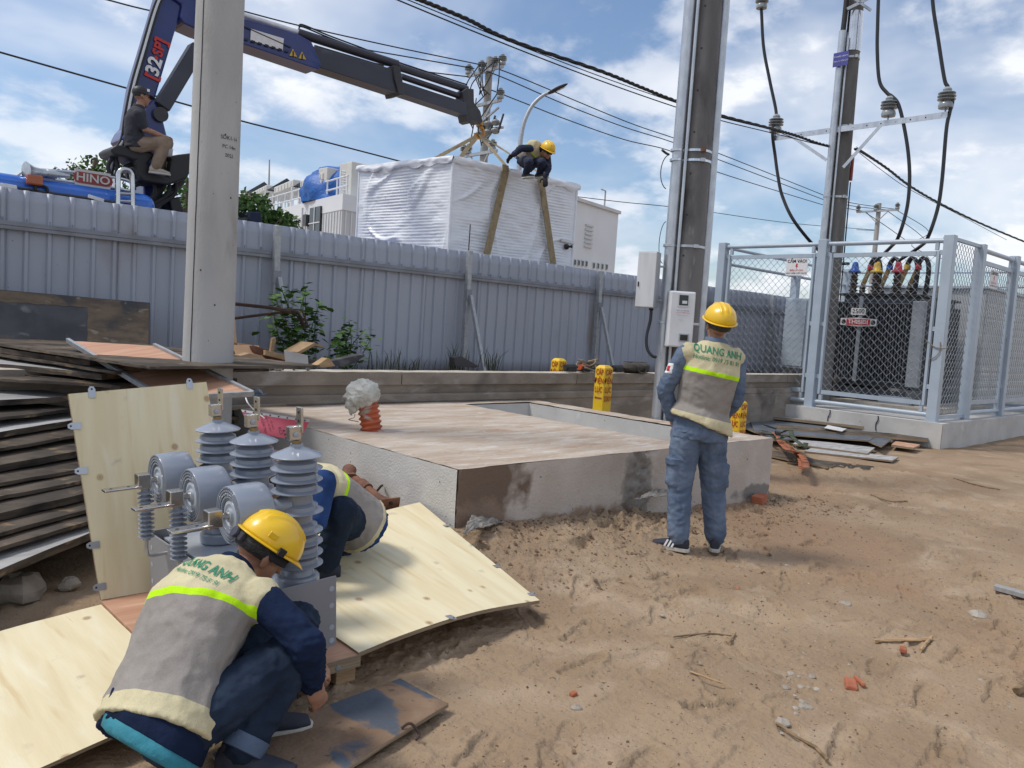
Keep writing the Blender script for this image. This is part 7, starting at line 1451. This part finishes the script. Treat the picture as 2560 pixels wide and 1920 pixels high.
# 1 ---- man standing with his back to the camera, hands on hips, looking up
def standing_man():
    D_ = 5.5; a = lambda x, y, d=D_: A(x, y, d=d); S6 = zm(1580, 720, 2.37)
    F_ = (F0*.99-R0*.12).normalized(); Rr = (R0*.99+F0*.12).normalized()
    fl, fr_ = A(1462, 1200, z=.0), A(1543, 1193, z=.0); gl, gr = gz(fl.x, fl.y), gz(fr_.x, fr_.y)
    o = (fl+fr_)/2; ctr = lambda x, y: a(*S6(x, y))
    J = dict(ankL=V((fl.x, fl.y, .09+gl)), ankR=V((fr_.x, fr_.y, .09+gr)), toeL=(-R0*.9+F0*.45), toeR=(F0*.95+R0*.25))
    pel = ctr(388, 900); pel = V((o.x+(-R0.x*.0), o.y, 0))+R0*((pel-o).dot(R0)); pel.z = .86; up = UZ
    J.update(pel=pel, wai=pel+UZ*.16+R0*.01, che=pel+UZ*.40+R0*.035-F0*.02, nek=pel+UZ*.60+R0*.055-F0*.01)
    J.update(hipL=pel-Rr*.085-UZ*.02, hipR=pel+Rr*.085-UZ*.02, shL=J['che']-Rr*.185+UZ*.12, shR=J['che']+Rr*.185+UZ*.10)
    J['knL'] = (J['hipL']+J['ankL'])/2+F_*.03-R0*.01; J['knR'] = (J['hipR']+J['ankR'])/2+F_*.03+R0*.01
    J['elL'] = ctr(186, 600)-F0*.05; J['wrL'] = ctr(240, 770)+F0*.02; J['hdL'] = (R0*.3-UZ*.9+F0*.3); J['pnL'] = (R0+F0*.3)
    J['elR'] = J['shR']+Rr*.02-UZ*.28+F0*.02; J['wrR'] = J['elR']-UZ*.17-Rr*.06+F0*.20; J['hdR'] = (-R0*.4-UZ*.3+F0*.4); J['pnR'] = -R0
    J['up'] = (UZ*.93-F0*.30+R0*.06).normalized(); J['face'] = (F0*.92+UZ*.32-R0*.1).normalized(); J['head'] = J['nek']+UZ*.115-F0*.01+R0*.012
    zb, zt = pel.z-.10, J['nek'].z+.02
    t, bv = person('man in faded denim standing with his back turned, yellow helmet, looking up', J, 'denim_light', 'denim_light', dict(t=lambda p: ((p.z-zb)+.16*((p-pel).dot(R0))+.16*((p-pel).dot(R0))*min(1, max(0, (pel.z+.26-p.z)/.26)))/(zt-zb)-.115*min(1, max(0, (pel.z+.30-p.z)/.26)), flare=.03, bottom=-.045, shear=(R0, -.34)), shoes=('shoe_dark', 'shoe_sole', True), wr=.010, legw=1.12)
    hair(t, J['head'], J['up'], J['face']); helmet(t, J['head']+J['up']*.045-J['face']*.0, J['up'], J['face'], .92)
    c = J['che']+UZ*.085+R0*.015; ex = (R0*.985-UZ*.14-F0*.05).normalized(); ey = (UZ-ex*UZ.dot(ex)).normalized()
    ptxt(t, bv, c, ex, ey, -F0, [('QUANG ANH', .055, .068, .80, .018), ('Hotline: 0919 75 81 91', .0, .040, .86, .006)])
    # pockets and patches of the work suit
    bt = BVHTree.FromPolygons([WM[t] @ v.co for v in [o_ for o_ in t.children if o_.name.startswith('trousers')][0].data.vertices], [tuple(p.vertices) for p in [o_ for o_ in t.children if o_.name.startswith('trousers')][0].data.polygons])
    def patch(x, z, w, h, nm, dirn=-F0, ex_=R0, m='denim_light', tree=bt, lift=.006, c_=None):
        c_ = c_ or V((pel.x, pel.y, z))+ex_*x; b = MB()
        def f(u, v):
            p = c_+ex_*(w*(u-.5))+UZ*(h*(v-.5)); hh = tree.ray_cast(p+dirn*.6, -dirn); e_ = min(u, 1-u, v, 1-v); return (hh[0] if hh[0] else p)+dirn*(lift if e_ > .01 else -.004)
        b.grid(f, 12, 12); b.build(nm, m, t, smooth=180)
    patch(-.085, .80, .125, .15, 'back_pocket'); patch(-.085, .872, .13, .045, 'pocket_flap', lift=.014); patch(.10, .80, .12, .15, 'back_pocket'); patch(.10, .872, .125, .045, 'pocket_flap', lift=.014)
    Ld = (-R0*.9-F0*.45).normalized(); Le = UZ.cross(Ld).normalized()
    qL = J['knL'].lerp(J['hipL'], .22); patch(0, 0, .12, .19, 'cargo_pocket', Ld, Le, lift=.02, c_=qL); patch(0, 0, .125, .05, 'pocket_flap', Ld, Le, lift=.03, c_=qL+UZ*.085)
    Rd = (R0*.9-F0*.45).normalized(); patch(0, 0, .12, .19, 'cargo_pocket', Rd, UZ.cross(Rd).normalized(), lift=.02, c_=J['knR'].lerp(J['hipR'], .22))
    bj = [o_ for o_ in t.children if o_.name.startswith('jacket')][0]; bj = BVHTree.FromPolygons([WM[t] @ v.co for v in bj.data.vertices], [tuple(p.vertices) for p in bj.data.polygons])
    q = J['shL'].lerp(J['elL'], .42); hh = bj.ray_cast(q+(-R0)*.3, R0)
    patch((q-pel).dot(Le), q.z, .06, .075, 'arm_badge', Ld, Le, 'print_white', bj, .005); patch((q-pel).dot(Le), q.z, .03, .04, 'badge_mark', Ld, Le, 'logo_red', bj, .008)
    patch(-.06, pel.z+.10, .07, .03, 'side_tab', tree=bj, lift=.01)
standing_man()
# 2 ---- man crouching in the foreground, seen from behind
def crouching_man():
    a = lambda x, y, d: A(x, y, d=d); J = {}
    J['pel'] = a(345, 1552, 2.46); J['nek'] = a(502, 1236, 2.80); ax = (J['nek']-J['pel']); Fp = (R0*.62+F0*.78).normalized(); bk = (-Fp).normalized()
    J['wai'] = J['pel'].lerp(J['nek'], .30)+(bk+UZ*.3)*.035; J['che'] = J['pel'].lerp(J['nek'], .68)+(bk+UZ*.5)*.045
    J['shR'] = a(572, 1300, 2.64); J['shL'] = a(425, 1252, 2.88)
    sd = (J['shR']-J['shL']).normalized(); J['hipR'] = J['pel']+(R0*.62-F0*.6).normalized()*.10+V((0, 0, -.01)); J['hipL'] = J['pel']-(R0*.62-F0*.6).normalized()*.09
    J['knR'] = a(638, 1408, 2.68); J['ankR'] = A(520, 1622, z=.11); J['toeR'] = (R0*.95-F0*.05); 
    J['knL'] = J['knR']+F0*.26-R0*.06-UZ*.0; J['ankL'] = J['ankR']+F0*.24-R0*.02; J['ankL'].z = .11; J['toeL'] = (R0*.8+F0*.4)
    J['elR'] = a(664, 1390, 2.60); J['wrR'] = a(672, 1474, 2.70); J['hdR'] = (R0*.25-UZ*.85+F0*.35); J['pnR'] = (-R0*.6-UZ*.2+F0*.6)
    J['elL'] = J['shL']+R0*.17+F0*.12-UZ*.17; J['wrL'] = J['elL']+R0*.20-UZ*.14; J['hdL'] = (R0*.8-UZ*.5); J['pnL'] = -UZ
    J['head'] = a(562, 1196, 2.92); J['up'] = (UZ*.74+R0*.46+F0*.28).normalized(); J['face'] = (R0*.55-UZ*.62+F0*.52).normalized()
    ax = ax.normalized(); L_ = (J['nek']-J['pel']).length; p0 = J['pel']
    def tf(p):
        k = (p-p0).dot(ax)/L_; lat = (p-p0).dot(sd); return .175+k*.80-lat*.10
    t, bv = person('crouching man in the foreground seen from behind, yellow helmet and mesh vest', J, 'shirt_navy', 'denim_dark', dict(t=tf, flare=.018, bottom=.04), vox=.0095, wr=.012, shoes=('shoe_dark', 'shoe_sole', False), cuff='denim_light', curl=.75)
    hair(t, J['head'], J['up'], J['face'], 1.02); helmet(t, J['head']+J['up']*.050+J['face']*.008, J['up'], J['face'], .93, True)
    up, fc = J['up'], (J['face']-J['up']*J['face'].dot(J['up'])).normalized(); s = fc.cross(up); c = J['head']+up*.02-fc*.115
    MB().box(c, (.075, .018, .034), Matrix((s, fc, up)).transposed()).build('ratchet_strap', 'charcoal', t, bevel=.006); MB().lathe([(.019, 0), (.022, .004), (.020, .014), (.012, .015), (0, .015)], 16, c-fc*.008-s*.01, -fc).build('ratchet_knob', 'boom_grey', t, smooth=40)
    q = J['head']+up*.052+s*.118; MB().box(q, (.012, .03, .03), Matrix((s, fc, up)).transposed()).build('helmet_clip', 'black', t, bevel=.003); MB().box(J['head']+up*.085+s*.105-fc*.06, (.006, .04, .022), Matrix((s, fc, up)).transposed()).build('helmet_slot', 'helmet_yellow', t, bevel=.003)
    n = (sd.cross(ax)); n = -n if n.dot(-FW) < 0 else n
    c = J['pel'].lerp(J['nek'], .82)+n*.05+sd*.048; ptxt(t, bv, c, sd, ax, n, [('QUANG ANH', .032, .052, .74, .018), ('Hotline: 0919 75 81 91', -.010, .027, .84, .006)])
    # cyan undershirt showing under the hem, drawn over the hips
    bs = MB(); P = J['pel']; axd = ax; s2 = sd
    bs.lathe([(.17, -.02), (.196, -.01), (.203, .03), (.19, .05)], 40, P-axd*.085, axd); o = bs.build('undershirt', 'cyan_cloth', t, smooth=180)
    bs = MB(); bs.lathe([(.195, -.02), (.210, -.012), (.214, .05), (.20, .07)], 40, P-axd*.045, axd); bs.build('jacket_hem', 'shirt_navy', t, smooth=180)
    for nm in ('undershirt', 'jacket_hem'):
        o = [k for k in t.children if k.name.startswith(nm)][0]; I = WM[t]
        for v in o.data.vertices:
            w = (I @ v.co)-P; f = w.dot(n); l = w.dot(s2); q = P+axd*w.dot(axd)+s2*l*(.98)+n*f*.78+n*.012*noise.noise(w*14)+s2*.006*noise.noise(w*17); v.co = I.inverted() @ q
crouching_man()
mat('shirt_blue', (.028, .065, .19), (.018, .042, .125), sc=6, rough=.9, spec=.12, bump=.6, bsc=16, bdist=.015)
# 3 ---- helper crouching behind the switchgear
def helper():
    a = lambda x, y, d: A(x, y, d=d); J = {}
    J['pel'] = a(772, 1128, 4.26); J['nek'] = a(650, 1042, 4.03); J['wai'] = J['pel'].lerp(J['nek'], .32)+UZ*.03; J['che'] = J['pel'].lerp(J['nek'], .7)+UZ*.02
    J['head'] = a(592, 1052, 3.98); J['up'] = (UZ*.75-R0*.62).normalized(); J['face'] = (-R0*.75-UZ*.62).normalized()
    J['shL'] = a(700, 1040, 3.84); J['shR'] = a(655, 1035, 4.3); J['elL'] = a(680, 1130, 3.76); J['wrL'] = a(606, 1180, 3.76); J['hdL'] = -R0*.8-UZ*.5; J['pnL'] = -UZ
    J['elR'] = J['shR']-R0*.16-UZ*.18; J['wrR'] = J['elR']-R0*.2-UZ*.1; J['hdR'] = -R0; J['pnR'] = -UZ
    J['hipL'] = J['pel']-F0*.09; J['hipR'] = J['pel']+F0*.09; J['knL'] = a(738, 1100, 3.92); J['ankL'] = A(704, 1222, z=.235); J['toeL'] = -R0*.95-F0*.2
    J['knR'] = J['knL']+F0*.28+UZ*.0; J['ankR'] = J['ankL']+F0*.28; J['toeR'] = -R0
    ax = (J['nek']-J['pel']).normalized(); L_ = (J['nek']-J['pel']).length
    t, bv = person('helper in a blue jacket and jeans crouching behind the switchgear', J, 'shirt_blue', 'denim_dark', dict(t=lambda p: .21+((p-J['pel']).dot(ax))/L_*.76, flare=.015, bottom=.03), vox=.012, shoes=('shoe_dark', 'black', False), legw=.95)
    hair(t, J['head'], J['up'], J['face']); helmet(t, J['head']+J['up']*.055, J['up'], J['face'])
    q = A(*zb1(580, 1410), d=3.70); 
helper()
# 4 ---- crane operator in profile on the console
def operator():
    Y = 11.22; a = lambda x, y, o=0: A(*z1(x, y), Y=Y+o); J = {}; Xr = V((1, 0, 0)); Yn = V((0, 1, 0))
    J['pel'] = a(885, 935); J['wai'] = a(868, 870); J['che'] = a(880, 780); J['nek'] = a(898, 700); J['head'] = a(918, 628); J['up'] = UZ; J['face'] = (Xr*.97-UZ*.05-Yn*.1)
    J['shR'] = a(890, 740, -.17); J['shL'] = a(890, 740, .17); J['elR'] = a(935, 838, -.20); J['wrR'] = a(1040, 880, -.14); J['hdR'] = Xr; J['pnR'] = -UZ
    J['elL'] = a(945, 838, .2); J['wrL'] = a(1050, 880, .12); J['hdL'] = Xr; J['pnL'] = -UZ
    J['hipR'] = a(900, 940, -.09); J['hipL'] = a(900, 940, .09); J['knR'] = a(1070, 920, -.14); J['ankR'] = a(1008, 1085, -.16); J['toeR'] = Xr*.97-Yn*.2; J['knL'] = a(1085, 925, .14); J['ankL'] = a(1030, 1085, .14); J['toeL'] = Xr
    t, bv = person('crane operator in a dark polo and cap seated on the crane console', J, 'charcoal', 'khaki', None, vox=.016, shoes=('shoe_pale', 'shoe_sole', False), sleeve=0, wr=.008, legw=1.05)
    c = J['head']; hair(t, c-UZ*.0, UZ, J['face'], .98); f = V3(J['face']).normalized(); s = f.cross(UZ)
    b = MB(); b.grid(lambda u, v: c+UZ*.03-f*.012+f*(math.cos(6.2832*u)*math.cos(1.57*v)*.108)+s*(math.sin(6.2832*u)*math.cos(1.57*v)*.088)+UZ*(math.sin(1.57*v)**.8*.105), 32, 12); b.build('cap_crown', 'black', t, smooth=180)
    b = MB(); b.grid(lambda u, v: c+UZ*(.035-.018*v)+f*(.085+.085*v*math.cos((u-.5)*2.0))+s*((u-.5)*.17), 14, 6); o = b.build('cap_visor', 'black', t, smooth=180); q = o.modifiers.new('t', 'SOLIDIFY'); q.thickness = .004
    MB().box(c+UZ*.085-s*-.0+f*.055-V((0, .078, 0)), (.03, .006, .035)).build('cap_logo', 'print_white', t)
    for k in (-1, 1): MB().lathe([(0, -.006), (.006, 0), (0, .006)], 8, c+UZ*.008+f*.082+s*k*.03, f).build('eye', 'black', t)
operator()
# 5 ---- rigger crouching on top of the wrapped kiosk
def rigger():
    D_ = 12.95; a = lambda x, y, o=0: A(*z3(x, y), d=D_+o); J = {}; zt = BN.z+.06
    J['pel'] = a(880, 655, .12); J['nek'] = a(1000, 555, -.05); J['wai'] = J['pel'].lerp(J['nek'], .35)+UZ*.05; J['che'] = J['pel'].lerp(J['nek'], .72)+UZ*.05-R0*.02
    J['head'] = a(1045, 570, -.10); J['up'] = (UZ*.85+R0*.25-F0*.35).normalized(); J['face'] = (-F0*.62-UZ*.55+R0*.45).normalized()
    J['shR'] = a(935, 545, -.12); J['shL'] = a(1045, 610, .05); J['elR'] = a(835, 545, -.2); J['wrR'] = a(775, 598, -.25); J['hdR'] = (-R0*.7-UZ*.7); J['pnR'] = (R0*.5-UZ*.5-F0*.4)
    J['elL'] = a(1055, 700, -.1); J['wrL'] = a(1030, 770, -.2); J['hdL'] = (-UZ*.95+R0*.1-F0*.2); J['pnL'] = (F0)
    J['hipR'] = J['pel']-R0*.06-F0*.07; J['hipL'] = J['pel']+R0*.07+F0*.05; J['knR'] = a(905, 655, -.35); J['ankR'] = a(878, 745, -.15); J['toeR'] = R0*.6-F0*.6; J['knL'] = a(1010, 655, -.2); J['ankL'] = a(985, 745, -.05); J['toeL'] = R0*.7-F0*.6
    ax = (J['nek']-J['pel']).normalized(); L_ = (J['nek']-J['pel']).length
    t, bv = person('rigger in navy overalls and yellow helmet crouching on top of the kiosk', J, 'navy', 'navy', dict(t=lambda p: .2+((p-J['pel']).dot(ax))/L_*.75, flare=.02, bottom=-.02), vox=.016, gloves='black', wr=.008, legw=.9)
    hair(t, J['head'], J['up'], J['face'], .98); helmet(t, J['head']+J['up']*.045, J['up'], J['face']); f = J['face']; s = f.cross(J['up']).normalized()
    for k in (-1, 1): MB().lathe([(0, -.01), (.022, -.004), (.022, .004), (0, .01)], 10, J['head']+J['up']*.01+f*.088+s*k*.03, f).build('sunglass_lens', 'black', t)
rigger()
